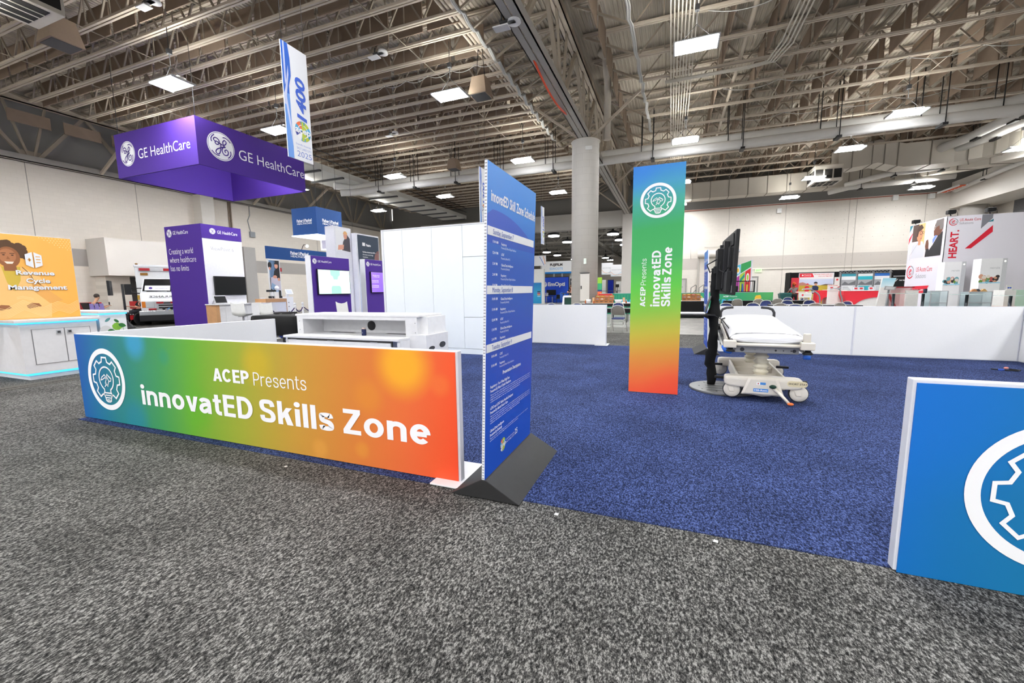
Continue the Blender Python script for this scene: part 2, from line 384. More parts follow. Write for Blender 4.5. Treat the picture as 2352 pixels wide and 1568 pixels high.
# roof deck: fluted steel sheet, flutes along the depth of the hall
dk = MB(); px = 0.1524; x = -31.0; pts = []
while x < 31:
    pts += [(x, 11.25), (x + 0.045, 11.25), (x + 0.065, 11.29), (x + 0.132, 11.29)]; x += px
n = len(pts); vs = [(a, -26, z) for a, z in pts] + [(a, 41, z) for a, z in pts]
dk.add(vs, [(i, i + 1, n + i + 1, n + i) for i in range(n - 1)])
dk.box(-31, 31, -26, 41, 11.33, 11.45)
struct('ceiling', dk, M('roof_deck_paint', (196, 188, 174), 0.6, noise=0.06, scale=2))

# second hall beyond the opening
struct('ceiling_far', MB().box(-48, 12, 40.6, 98, 9.4, 9.6), M('far_ceiling_grey', (120, 118, 114), 0.8))
struct('wall_far', MB().box(-48, 12, 97.5, 98, 0, 9.5), M('far_wall_tan', (186, 178, 168), 0.9))
struct('wall_far_side', MB().box(11.6, 12, 40.5, 98, 0, 9.5).box(-48, -47.6, 40.5, 98, 0, 9.5), M('far_side_wall', (190, 184, 176), 0.9))

# ------------------------------------------------------------------ roof joists, girders, column
def joist_parts(name, x0, x1, c0, c1, zc, zt, pitch, loc, label, cat, group):
    t = thing(name, label, cat, loc, group)
    a = MB()
    for d in (-0.052, 0.052): a.box(c0, c1, d - .034, d + .034, zc, zc + .075)
    a.v = [v + Vector(loc) for v in a.v]
    obj('lower_chord', a, beige, t)
    b = MB()
    for d in (-0.06, 0.06): b.box(x0, x1, d - .045, d + .045, zt, zt + .08)
    b.v = [v + Vector(loc) for v in b.v]
    obj('upper_chord', b, beige, t)
    w = MB(); nn = max(2, round((c1 - c0) / pitch)); st = (c1 - c0) / nn
    w.bar((x0 + .1, 0, zt), (c0 + .05, 0, zc + .06), .07); w.bar((x1 - .1, 0, zt), (c1 - .05, 0, zc + .06), .07)
    for i in range(nn):
        xa = c0 + i * st
        w.bar((xa, .03, zc + .05), (xa + st / 2, .03, zt + .02), .05); w.bar((xa + st / 2, -.03, zt + .02), (xa + st, -.03, zc + .05), .05)
        w.bar((xa + st / 2, 0, zc + .05), (xa + st / 2, 0, zt), .03)
    w.v = [v + Vector(loc) for v in w.v]
    obj('web', w, beige_d, t)
    return t
JL = 'beige open-web steel joist close-set under the roof deck left of the column'
JR = 'beige open-web steel joist wider-set under the roof deck right of the column'
jl = joist_parts('roof_joist', -29.6, -4.3, -26.9, -6.4, 10.0, 11.1, 1.35, (0, 12.39, 0), JL, 'roof joist', 'close-set joists of the left bay')
ys = [12.39 + 0.955 * k for k in range(-8, 29)]
for y in ys:
    if abs(y - 12.39) > .01: dup(jl, (0, y, 0))
jr = joist_parts('roof_joist', -3.5, 25.0, -1.45, 23.4, 10.0, 11.1, 1.9, (0, 15.19, 0), JR, 'roof joist', 'wider-set joists of the right bay')
yr = [15.19 + 1.93 * k for k in range(-4, 13)]
for y in yr:
    if abs(y - 15.19) > .01: dup(jr, (0, y, 0))
# top-chord-deep bridging lines
br = MB()
for x in (-22.5, -18.0, -13.5, -9.0): br.tube([(x, 5, 10.02), (x, 39.6, 10.02)], .018, 5)
for x in (4.0, 9.5, 15.0): br.tube([(x, 8, 10.02), (x, 39.6, 10.02)], .018, 5)
solo('bridging_rods', br, beige_d, 'thin steel bridging rods running across the joists under the deck', 'roof bridging', (0, 20, 10))

def girder(X, wch, label, y0=4.0, y1=40.0, node0=1.6, zb=8.15, zt=10.75, pitch=4.45):
    t = thing('roof_girder', label, 'roof girder', (X, 20, zb))
    g = MB(); h = wch / 2
    g.box(X - h, X - .02, y0, y1, zb, zb + .04).box(X + .02, X + h, y0, y1, zb, zb + .04)
    g.box(X - h, X - h + .03, y0, y1, zb, zb + .3).box(X + h - .03, X + h, y0, y1, zb, zb + .3)
    obj('lower_chord', g, greysteel, t)
    g = MB().box(X - h * .8, X - .03, y0, y1, zt, zt + .05).box(X + .03, X + h * .8, y0, y1, zt, zt + .05).box(X - h * .8, X - h * .8 + .03, y0, y1, zt, zt + .3).box(X + h * .8 - .03, X + h * .8, y0, y1, zt, zt + .3)
    obj('upper_chord', g, beige, t)
    w = MB(); y = node0 + .0
    while y < y1 + 2:
        for d, s in ((-2.2, .15), (-.75, .1), (.75, .1), (2.2, .15)):
            if y0 - 1 < y < y1 and y0 - 2 < y + d < y1: w.bar((X, y + d * .08, zb + .12), (X, y + d, zt + .1), s, s * .8, (1, 0, 0))
        w.box(X - .015, X + .015, y - .35, y + .35, zb + .05, zb + .55)
        y += pitch
    obj('web', w, beige_d, t)
    return t
girder(-3.88, 0.46, 'big grey box-chord roof girder running from overhead down to the column', 3, 40, 19.75 - 4.45 * 4)
girder(-29.75, 0.3, 'roof girder with fanned struts along the left wall', 3, 40, 11.3 - 4.45 * 2, zb=8.0)
girder(26.0, 0.4, 'roof girder along the right wall above the soffit', 3, 40, 10.0, zb=8.8)
kb = MB()
for y in (19.75, 28.6, 37.5):
    for xe in (-6.3, -1.5):
        solo('knee_brace', MB().bar((-3.88 + (.2 if xe > -3.9 else -.2), y, 8.25), (xe, y, 10.0), .1), beige, 'knee brace %s of the big girder, %s' % ('left' if xe < -3.9 else 'right', 'at the column top' if y < 20 else 'first beyond the column' if y < 29 else 'farthest'), 'roof brace', (-3.88, y, 8.25))
for i, y in enumerate((13.9, 18.3, 22.8, 27.2)): solo('knee_brace', MB().bar((-29.6, y, 8.1), (-26.9, y + .3, 10.0), .12), beige, 'pale knee brace rising from the left wall girder, %s of four from the left' % ('first', 'second', 'third', 'fourth')[i], 'roof brace', (-29.6, y, 8.1))
# column
colm = M('painted_column', (214, 210, 202), 0.7, noise=0.03, scale=3)
ct = struct('column', MB().lathe([(0.62, 0), (0.62, 8.1), (0.66, 8.12), (0.66, 8.15), (0.05, 8.15)], (-3.88, 19.75, 0), 40), blockwall('column_block', (221, 217, 210), (203, 198, 190), None, 0.6, 0.3))
fr = Frame((-3.88 + .13, 19.75 - .615, 0), Vector((1, .2, 0)), (0, 0, 1))
obj('access_door', MB().prism([(-.2, .9), (.22, .9), (.22, 2.15), (-.2, 2.15)], fr, .0, .03).prism([(-.25, .1), (.27, .1), (.27, .8), (-.25, .8)], fr, 0, .02), colm, ct)
obj('latch', MB().prism([(-.17, 1.45), (-.13, 1.45), (-.13, 1.6), (-.17, 1.6)], fr, .03, .05), black, ct)
obj('grid_plate', MB().prism([(-.02, 7.62), (.28, 7.62), (.28, 7.78), (-.02, 7.78)], fr, 0, .02), M('plate_white', (235, 235, 232), .5), ct)
obj('fire_alarm', MB().prism([(-.05, 2.6), (.07, 2.6), (.07, 2.85), (-.05, 2.85)], fr, 0, .08), M('alarm_white', (230, 240, 230), .5), ct)
obj('vent_lid', MB().prism([(-.25, 2.2), (.25, 2.2), (.2, 2.17), (-.2, 2.17)], fr, 0, .05), dkgrey, ct)
# downpipe with bowl on the far side of the column top, rising to the deck
solo('rain_leader', MB().tube([(-2.95, 20.0, 8.2), (-2.95, 20.0, 10.0), (-2.9, 19.6, 10.5), (-2.85, 18.9, 10.7), (-2.85, 18.6, 11.2)], .16, 12).lathe([(.1, 10.9), (.32, 11.1), (.32, 11.2), (.1, 11.2)], (-2.85, 18.5, 0), 16), M('white_painted_pipe', (200, 192, 180), .5), 'thick painted rain pipe beside the girder above the column', 'pipe', (-2.9, 19.5, 8.2))

# ------------------------------------------------------------------ acoustic baffles hung between the joists
felt = M('brown_grey_baffle_felt', (150, 132, 116), 0.95, noise=0.12, scale=2.5)
def vis(x, y, z):
    d = Vector((x, y, z)) - Vector((0, 0, 1.42)); c = (d.dot(_rt), d.dot(_up), d.dot(_f))
    if c[2] < 1: return None
    px, py = 1176 + 940.2 * c[0] / c[2], 784 - 940.2 * c[1] / c[2]
    return c[2] if -60 < px < 2412 and -60 < py < 700 else None
bl = []
for k, y in enumerate(ys):
    if k % 2 == 0:
        for i in range(15):
            x = -26.6 + i * 1.38; bl.append((x, y + .5, 0, vis(x, y + .5, 10.55)))
        bl.append((-28.6, y + .5, 2, vis(-28.6, y + .5, 10.4)))
for y in yr:
    bl.append((-2.6, y + .9, 1, vis(-2.6, y + .9, 10.55)))
    for i in range(14): bl.append((1.6 + i * 1.45, y + .95, 1, vis(1.6 + i * 1.45, y + .95, 10.55)))
seen = sorted([b for b in bl if b[3]], key=lambda b: b[3])
BLAB = ('brown-grey acoustic baffle hung lengthwise between close-set joists left of the column', 'brown-grey acoustic baffle hung crosswise between wider-set joists right of the column', 'brown-grey acoustic baffle hung flat before the left wall girder')
pro = {}
for x, y, kind, dd in seen[:290]:
    if kind not in pro:
        m = MB().box(-.6, .6, -.02, .02, -.5, .5) if kind == 0 else MB().box(-.02, .02, -.72, .72, -.5, .5) if kind == 1 else MB().box(-.02, .02, -.72, .72, -.28, .28)
        pro[kind] = obj('acoustic_baffle', m, felt, None, base=(0, 0, 0)); o = pro[kind]
    else:
        o = pro[kind].copy(); C.objects.link(o)
    o.location = (x, y, 10.56 if kind < 2 else 9.75)
    tag(o, BLAB[kind], 'acoustic baffle', ('lengthwise baffles of the left bay', 'crosswise baffles of the right bay', 'baffles along the left wall')[kind])
rest = MB()
for x, y, kind, dd in seen[290:]:
    if kind == 0: rest.box(x - .6, x + .6, y - .02, y + .02, 10.06, 11.06)
    elif kind == 1: rest.box(x - .02, x + .02, y - .72, y + .72, 10.06, 11.06)
if rest.v:
    o = solo('acoustic_baffles', rest, felt, 'farthest rows of brown-grey acoustic baffles deep in the roof', 'acoustic baffles', (0, 36, 10.5)); o['kind'] = 'stuff'

# ------------------------------------------------------------------ high-bay lamps
diff = M('lamp_diffuser', (250, 252, 255), emit=LAMP)
housing = M('lamp_housing', (215, 216, 218), 0.4)
lamp0 = thing('high_bay_lamp', '', 'ceiling lamp', (0, 0, 0))
obj('diffuser', MB().box(-.55, .55, -.31, .31, -.03, 0), diff, lamp0)
obj('housing', MB().box(-.6, .6, -.36, .36, 0, .03).box(-.5, .5, -.12, .12, .03, .12).box(-.6, -.56, -.36, .36, -.035, 0).box(.56, .6, -.36, .36, -.035, 0), housing, lamp0)
obj('added_uplight', MB().box(-.56, .56, -.32, -.16, .03, .034).box(-.56, .56, .16, .32, .03, .034), M('added_uplight_glow', (250, 248, 240), emit=LAMP * 0.42), lamp0)  # glowing slots added on top of the housing to brighten the roof
obj('hanger', MB().tube([(-.45, 0, .1), (0, 0, .55)], .008, 5).tube([(.45, 0, .1), (0, 0, .55)], .008, 5).tube([(0, 0, .55), (0, 0, 1.75)], .012, 5).box(-.06, .06, -.06, .06, .9, 1.05), dkgrey, lamp0)
LP = [(-15.5, 9.45, 'above the purple hanging sign, left of the tall aisle banner'), (-15.8, 13.6, 'half hidden behind the tall aisle banner over the purple sign'),
      (-7.5, 13.65, 'beside the brown loudspeaker, in the middle of the left bay'), (0.44, 13.7, 'biggest and brightest, right of the girder near the top edge'),
      (-15.66, 21.4, 'over the pale pipes left of the blue schedule board'), (-7.6, 21.6, 'just above the top corner of the blue schedule board'),
      (0.4, 21.8, 'straight above the green banner tower'), (8.6, 22.0, 'before the pale pipes in the upper right'),
      (-15.6, 27.2, 'small, beside the aisle banner and over the tall white wall'), (-23.4, 29.5, 'before the fanned girder over the tall white wall'),
      (-7.7, 29.4, 'between the schedule board and the column'), (8.2, 26.4, 'before the air diffuser box on the right duct'),
      (8.25, 32.3, 'just above the farther square duct'), (7.85, 36.2, 'below the farther square duct on the end wall'),
      (15.4, 36.4, 'near the soffit corner over the red and white booth'), (16.5, 29.9, 'cut by the right edge of the photo below the ducts'),
      (0.4, 30.0, 'at the right edge of the green tower, upper of two'), (0.4, 37.6, 'at the right edge of the green tower, lower of two')]
for i, (x, y, w) in enumerate(LP):
    l = 'flat white high-bay lamp ' + w
    if i == 0: lamp0.location = (x, y, 8.3); lamp0['label'] = l; lamp0['group'] = 'high-bay lamps'
    else: dup(lamp0, (x, y, 7.9 if y > 36 and x > 5 else 8.3), None, l, 'high-bay lamps')
for y in (13.6, 21.4): dup(lamp0, (-23.4, y, 8.3), None, 'flat white high-bay lamp hidden behind the purple hanging sign', 'lamps behind the purple sign')
for x in (-23.4, -15.6, -7.5, 0.4, 8.5, 16.4):
    for y in (-18.0, -10.5, -2.6, 5.2):
        dup(lamp0, (x, y, 8.3), None, 'flat white high-bay lamp behind the photographer', 'high-bay lamps behind the photographer')
dfar = M('far_lamp_diffuser', (252, 252, 250), emit=60)
fl0 = thing('far_hall_lamp', '', 'ceiling lamp', (0, 0, 0), 'round lamps of the second hall')
obj('diffuser', MB().lathe([(.01, 0), (.62, 0), (.62, .12), (.01, .12)], (0, 0, 0), 18), dfar, fl0)
obj('housing', MB().lathe([(.64, .1), (.66, .3), (.1, .5), (.05, 1.6)], (0, 0, 0), 18), dkgrey, fl0)
for i, (x, y) in enumerate([(-12.7, 46.5), (-12.7, 53.2), (-19.1, 65.6), (-19.1, 72.3), (-18.5, 83.3), (-6.26, 48.0), (-6.16, 54.0), (-6.2, 60.0), (-12.2, 83.1), (-12.2, 89.8)]):
    w = ['nearest left of the column', 'second left of the column, right of the nearest', 'third row left of the column', 'fourth row left of the column', 'farthest against the column edge', 'nearest right of the column', 'second right of the column', 'third right of the column by the pilaster', 'over the hanging white signs, left one', 'over the hanging white signs, right one'][i]
    l = 'round bright lamp in the second hall, ' + w
    if i == 0: fl0.location = (x, y, 7.5); fl0['label'] = l
    else: dup(fl0, (x, y, 7.5), None, l)
for x, y in ((-26, 50), (-26, 62), (-34, 56), (2, 50), (2, 66)): dup(fl0, (x, y, 7.5), None, 'round lamp out of sight in the second hall', 'second hall lamps out of sight')
ft = MB()
for y in (44.5, 50.5, 57, 63, 70, 77, 84):
    ft.box(-46, 11, y - .12, y + .12, 7.9, 8.15).box(-46, 11, y - .1, y + .1, 9.1, 9.3)
    for i in range(20): ft.bar((-46 + i * 2.8, y, 8.0), (-44.6 + i * 2.8, y, 9.2), .14); ft.bar((-44.6 + i * 2.8, y, 9.2), (-43.2 + i * 2.8, y, 8.0), .14)
for x in (-27, -9.5): ft.box(x - .2, x + .2, 41, 97, 7.6, 7.95)
solo('far_hall_trusses', ft, M('far_truss', (150, 145, 138), .7), 'beige roof trusses over the second hall beyond the opening', 'roof truss', (-14, 60, 8))

# ------------------------------------------------------------------ services under the roof
pipew = M('white_pipe_lagging', (226, 224, 220), 0.55, noise=0.05, scale=4)
def pipe_run(pts, r, label, hang=()):
    t = thing('lagged_pipe', label, 'pipe', pts[0])
    obj('pipe', MB().tube(pts, r, 14), pipew, t)
    if hang:
        for q in hang: h = MB(); h.box(q[0] - .09, q[0] + .09, q[1] - r * 1.25, q[1] + r * 1.25, q[2] - r * 1.35, q[2] - r * .9).tube([(q[0], q[1] - r * 1.1, q[2] - r), (q[0], q[1] - r * 1.1, 10.6)], .02, 5).tube([(q[0], q[1] + r * 1.1, q[2] - r), (q[0], q[1] + r * 1.1, 10.6)], .02, 5); obj('hanger', h, black, t)
    return t
hx = [-19, -16.2, -13.2, -10.2, -7.0, -1.7, 2.4, 6.2, 9.8, 12.4]
pipe_run([(-21.8, 22.9, 8.72), (-21.2, 24.0, 8.75), (-20.5, 24.05, 8.77), (-4, 24.05, 8.77), (12.6, 24.05, 8.77), (13.8, 23.6, 8.9), (14.6, 22, 9.0), (14.8, 14, 9.05)], .25, 'upper thick white lagged pipe crossing the hall behind the column', [(x, 24.05, 8.77) for x in hx])
pipe_run([(-21.0, 22.6, 8.1), (-20.4, 23.2, 8.2), (-19.6, 23.5, 8.3), (-4, 23.5, 8.33), (12.9, 23.5, 8.33), (14.0, 22.7, 8.5), (14.2, 14, 8.6)], .22, 'lower thick white lagged pipe crossing the hall under its twin', [(x + .6, 23.5, 8.33) for x in hx])
for k, (x, z) in enumerate(((15.2, 9.55), (16.0, 9.45), (16.9, 9.4), (17.8, 9.3))):
    pipe_run([(x - .9, 33.2, z - .2), (x, 31.5, z), (x + .15, 26.2, z), (x + .15, 25.9, z + .12), (x + .2, 16, z + .1)], .24, 'white lagged pipe running back over the right ducts, %s of four' % ['nearest the middle', 'second', 'third', 'nearest the right wall'][k], [(x, 31, z), (x + .1, 28.5, z), (x + .2, 24, z)])
pipe_run([(11.4, 37, 8.6), (12.6, 36, 8.75), (13.2, 35.4, 8.8), (17.6, 35.0, 8.9)], .18, 'white pipe slung between the two square ducts, upper', [(13.5, 35.4, 8.8), (15.8, 35.2, 8.85)])
pipe_run([(10.6, 37.6, 8.3), (11.6, 36.9, 8.4), (17.0, 36.2, 8.45)], .18, 'white pipe slung between the two square ducts, lower', [(12.2, 36.8, 8.4), (15, 36.5, 8.42)])
pipe_run([(18.4, 39.0, 8.0), (18.3, 34, 8.25), (18.2, 22, 8.4)], .14, 'thin white pipe along the top of the right soffit', [(18.3, 36, 8.2), (18.25, 30, 8.3)])
duct_m = M('galvanised_duct', (196, 190, 180), 0.5, 0.1, noise=0.05, scale=1.5)
def duct(pts, w, h, label, name='air_duct'):
    t = thing(name, label, 'air duct', pts[0]); rings = []; P = [Vector(p) for p in pts]
    def nrm(i):
        d = (P[min(i + 1, len(P) - 1)] - P[max(i - 1, 0)]); d.z = 0; d.normalize(); return Vector((-d.y, d.x, 0))
    for i, p in enumerate(P):
        s = nrm(i) * w / 2; rings.append([p - s, p + s, p + s + Vector((0, 0, h)), p - s + Vector((0, 0, h))])
    obj('sheet', MB().loft(rings, smooth=False), duct_m, t)
    fm = M('duct_flange', (130, 124, 114), .6)
    for i in range(len(P) - 1):
        L = (P[i + 1] - P[i]).length; k = max(1, int(L / 1.25))
        for j in range(k):
            f = MB(); q = P[i].lerp(P[i + 1], (j + .5) / k); d = P[i + 1] - P[i]; d.normalize(); s = Vector((-d.y, d.x, 0)).normalized() * (w / 2 + .03)
            r0 = [q - s - Vector((0, 0, .03)), q + s - Vector((0, 0, .03)), q + s + Vector((0, 0, h + .03)), q - s + Vector((0, 0, h + .03))]
            f.loft([[v - d * .025 for v in r0], [v + d * .025 for v in r0]], smooth=False)
            f.tube([q - s, q - s + Vector((0, 0, 2.0))], .015, 4); obj('flange', f, fm, t)
    return t
duct([(9.6, 33.3, 8.75), (11.0, 33.3, 8.85), (11.6, 33.3, 8.95), (12.2, 33.3, 8.75), (12.9, 33.3, 8.55), (15.3, 33.3, 8.55), (16.6, 32.6, 8.55), (17.3, 31.3, 8.55), (17.5, 28, 8.55), (17.5, 10, 8.55)], 1.3, 1.35, 'nearer square sheet-metal duct with offset bend on the right')
duct([(-3.3, 38, 8.6), (6, 38, 8.6), (13.6, 38, 8.6), (15.3, 37.2, 8.6), (16.6, 35.6, 8.6), (17.0, 33.5, 8.3), (18.0, 30, 8.0)], 1.2, 1.25, 'farther square sheet-metal duct along the end wall')
duct([(-15.0, 6.5, 9.25), (-15.0, 2, 9.25)], 2.4, .5, 'flat grey duct overhead in the top left corner')
grille_b = M('grille_dark', (28, 27, 26), 0.8)
def diffuser(c, w, d, h, label):
    x, y, z = c; t = thing('air_diffuser', label, 'air diffuser', c)
    obj('box', MB().box(x - w / 2, x + w / 2, y - d / 2, y + d / 2, z, z + h), duct_m, t, bevel=.015)
    g = MB()
    for i in range(3):
        y0 = y - d / 2 + .06 + i * (d - .06) / 3; g.box(x + w / 2, x + w / 2 + .012, y0, y0 + (d - .06) / 3 - .08, z + h * .18, z + h * .72)
        x0 = x - w / 2 + .06 + i * (w - .06) / 3; g.box(x0, x0 + (w - .06) / 3 - .08, y - d / 2 - .012, y - d / 2, z + h * .18, z + h * .72)
        g.box(x - w / 2 - .012, x - w / 2, y0, y0 + (d - .06) / 3 - .08, z + h * .18, z + h * .72)
    for i in range(2):
        for j in range(2): g.box(x - w * .4 + i * w * .43, x - w * .03 + i * w * .43, y - d * .42 + j * d * .45, y - d * .06 + j * d * .45, z - .012, z)
    obj('grille', g, grille_b, t)
    s = MB()
    for i in range(2):
        for j in range(2):
            xa = x - w * .215 + i * w * .43; s.box(xa - .012, xa + .012, y - d * .42 + j * d * .45, y - d * .06 + j * d * .45, z - .03, z - .012)
    obj('grille_bar', s, duct_m, t)
diffuser((-15.6, 5.6, 8.62), 1.35, 2.2, .62, 'grey air diffuser box with black grilles in the top left corner')
diffuser((9.0, 32.9, 8.0), 1.5, 1.5, 1.0, 'grey air diffuser box hanging at the end of the right duct')
diffuser((-13.0, 31.2, 7.35), 1.6, 1.6, 1.5, 'pale air diffuser box seen left of the blue schedule board')
# speakers, access points, catwalk, loose cables
spk = M('brown_speaker', (150, 132, 115), .8)
def hung_speaker(x, y, z, w, label):
    t = thing('hanging_speaker', label, 'loudspeaker', (x, y, z))
    b = MB(); s = w / 2
    b.loft([[(x - s, y - s, z), (x + s, y - s, z), (x + s, y + s, z), (x - s, y + s, z)], [(x - s * .7, y - s * .7, z + w * .9), (x + s * .7, y - s * .7, z + w * .9), (x + s * .7, y + s * .7, z + w * .9), (x - s * .7, y + s * .7, z + w * .9)]], smooth=False)
    obj('cabinet', b, spk, t)
    obj('grille', MB().box(x - s * .85, x + s * .85, y - s * .85, y + s * .85, z - .015, z), dkgrey, t)
    obj('chain', MB().tube([(x - s * .5, y, z + w * .9), (x - s * .2, y, 10.2)], .012, 5).tube([(x + s * .5, y, z + w * .9), (x + s * .2, y, 10.2)], .012, 5), black, t)
hung_speaker(-17.6, 7.7, 9.0, .8, 'brown hanging loudspeaker box left of the first lamp')
hung_speaker(-6.75, 14.6, 8.5, .7, 'brown hanging loudspeaker box beside the lamp over the left bay')
hung_speaker(-12.2, 22.4, 8.55, .65, 'small brown loudspeaker box on the pale pipes left of the board')
hung_speaker(-14.9, 13.9, 8.2, .6, 'brown loudspeaker box right of the tall aisle banner')
def ap(x, y, z, label):
    t = thing('access_point', label, 'wireless antenna', (x, y, z))
    obj('antenna', MB().box(x - .2, x + .2, y - .12, y + .12, z - .03, z).lathe([(.01, 0), (.18, .0), (.15, .1), (.01, .12)], (x + .3, y + .1, z + .1), 14), white, t)
    obj('bracket', MB().tube([(x, y, z), (x + .05, y, 10.0)], .02, 5).box(x - .05, x + .35, y - .02, y + .12, z + .1, z + .14), dkgrey, t)
ap(-14.5, 8.3, 9.7, 'white wireless antenna under the joists above the first lamp')
ap(-10.1, 12.9, 9.7, 'white wireless antenna in the middle of the left bay')
ap(-14.3, 19.2, 9.7, 'white wireless antenna low in the left bay by the tall banner')
ap(12.0, 20.5, 9.6, 'white wireless antenna under the joists at the upper right')
ap(-4.2, 10.4, 8.0, 'white flat antenna plate hung under the girder chord')
t = thing('catwalk', 'white service catwalk running back from the purple hanging sign', 'catwalk', (-21.5, 20, 8.9))
obj('deck', MB().box(-22.8, -20.3, 18, 39.5, 8.9, 9.0).box(-20.3, -20.2, 18, 39.5, 8.9, 9.25), M('catwalk_white', (214, 214, 210), .5), t)
cw = MB()
for i in range(12): cw.box(-22.9, -20.2, 18.2 + i * 1.9, 18.35 + i * 1.9, 8.8, 8.9)
for z in (9.6, 10.0): cw.tube([(-20.2, 18, z), (-20.2, 39.5, z)], .03, 5).tube([(-22.9, 18, z), (-22.9, 39.5, z)], .03, 5)
obj('rail', cw, dkgrey, t)
cab = M('grey_cable_jacket', (190, 190, 188), .6)
def swag(p, q, sag, r, label, col=cab, k=10, name='cable'):
    P = Vector(p); Q = Vector(q); pts = []
    for i in range(k + 1):
        f = i / k; v = P.lerp(Q, f); v.z -= sag * 4 * f * (1 - f); pts.append(v)
    return solo(name, MB().tube(pts, r, 6), col, label, 'cable', p)
def bundle(x0, x1, y0, y1, label, step):
    m = MB(); y = y0; pts = []
    while y < y1:
        for f in (0, .25, .5, .75):
            yy = y + f * step; pts.append((x0 + (x1 - x0) * (yy - y0) / (y1 - y0) + .03 * math.sin(yy * 7), yy, 9.93 - .2 * math.sin(math.pi * f)))
        y += step
    m.tube(pts, .05, 7); m.tube([(p[0] + .06, p[1], p[2] - .03) for p in pts], .03, 6)
    solo('cable_bundle', m, cab, label, 'cable bundle', pts[0])
bundle(-6.15, -6.4, 8.5, 23, 'grey cable bundle looped along the joist ends left of the girder', .955)
bundle(-1.55, -1.3, 11.3, 24, 'grey cable bundle hung along the joist ends right of the girder', 1.93)
swag((-4.0, 12.3, 8.2), (-4.0, 16.6, 8.2), .25, .035, 'orange hose looped along the side of the girder chord', M('orange_hose', (226, 78, 40), .5), name='hose')
for i in range(6): swag((-12.5 + i * 1.05, 15.2, 9.98), (-11.45 + i * 1.05, 15.2, 9.98), .16, .012, 'thin pale cable looped along a joist left of the lamp, loop %s' % 'one two three four five six'.split()[i])
for j, yj in enumerate((15.19, 20.98, 24.84)):
    for i in range(5): swag((.8 + i * 2.1 + j, yj, 9.98), (2.9 + i * 2.1 + j, yj, 9.98), .2, .014, 'thin pale cable looped under the %s joist right of the girder' % ('nearest', 'middle', 'farther')[j], name='cable')['group'] = 'cable loops under the %s right joist' % ('nearest', 'middle', 'farther')[j]
cd = MB()
for i in range(8): cd.tube([(-.28 + i * .11, 10, 9.9), (-.28 + i * .11, 30, 9.9)], .025, 6)
solo('conduit_bank', cd, M('conduit_pale', (206, 200, 188), .5), 'bank of eight thin pale conduits running back under the right bay', 'conduit', (.1, 20, 9.9))
cd = MB()
for i in range(4): cd.tube([(3.3 + i * .13, 12, 9.85), (3.3 + i * .13, 17.6 + i * .1, 9.85), (3.1 + i * .1, 18.9 + i * .05, 9.85), (2.5, 19.05 + i * .06, 9.85), (-.5, 19.05 + i * .06, 9.85)], .03, 6)
solo('conduit_bank', cd, M('conduit_pale'), 'four pale conduits bending to follow a joist in the right bay', 'conduit', (3.3, 14, 9.85))
cd = MB()
for dx in (0, .16, .34): cd.tube([(-6.9 + dx, 6, 10.15), (-6.9 + dx, 26, 10.15)], .06 if dx < .3 else .1, 7)
solo('sprinkler_pipe', cd, beige, 'painted sprinkler pipes along the joist ends left of the girder', 'pipe', (-6.8, 12, 10.15))
solo('sprinkler_pipe', MB().tube([(2.2, 10, 10.2), (2.2, 34, 10.2)], .075, 8), beige, 'single painted sprinkler pipe running back through the right bay', 'pipe', (2.2, 18, 10.2))
solo('striped_ladder', MB().box(17.5, 17.55, 36.8, 39.2, 7.9, 8.0).box(17.9, 17.95, 36.8, 39.2, 7.9, 8.0), white, 'short ladder with orange rungs at the soffit corner', 'ladder', (17.7, 38, 7.9))
o = [q for q in C.objects if q.name == 'striped_ladder'][0]
for i in range(6): obj('rung', MB().box(17.55, 17.9, 36.9 + i * .4, 37.1 + i * .4, 7.92, 7.98), M('rung_orange', (224, 96, 50), .5), o)
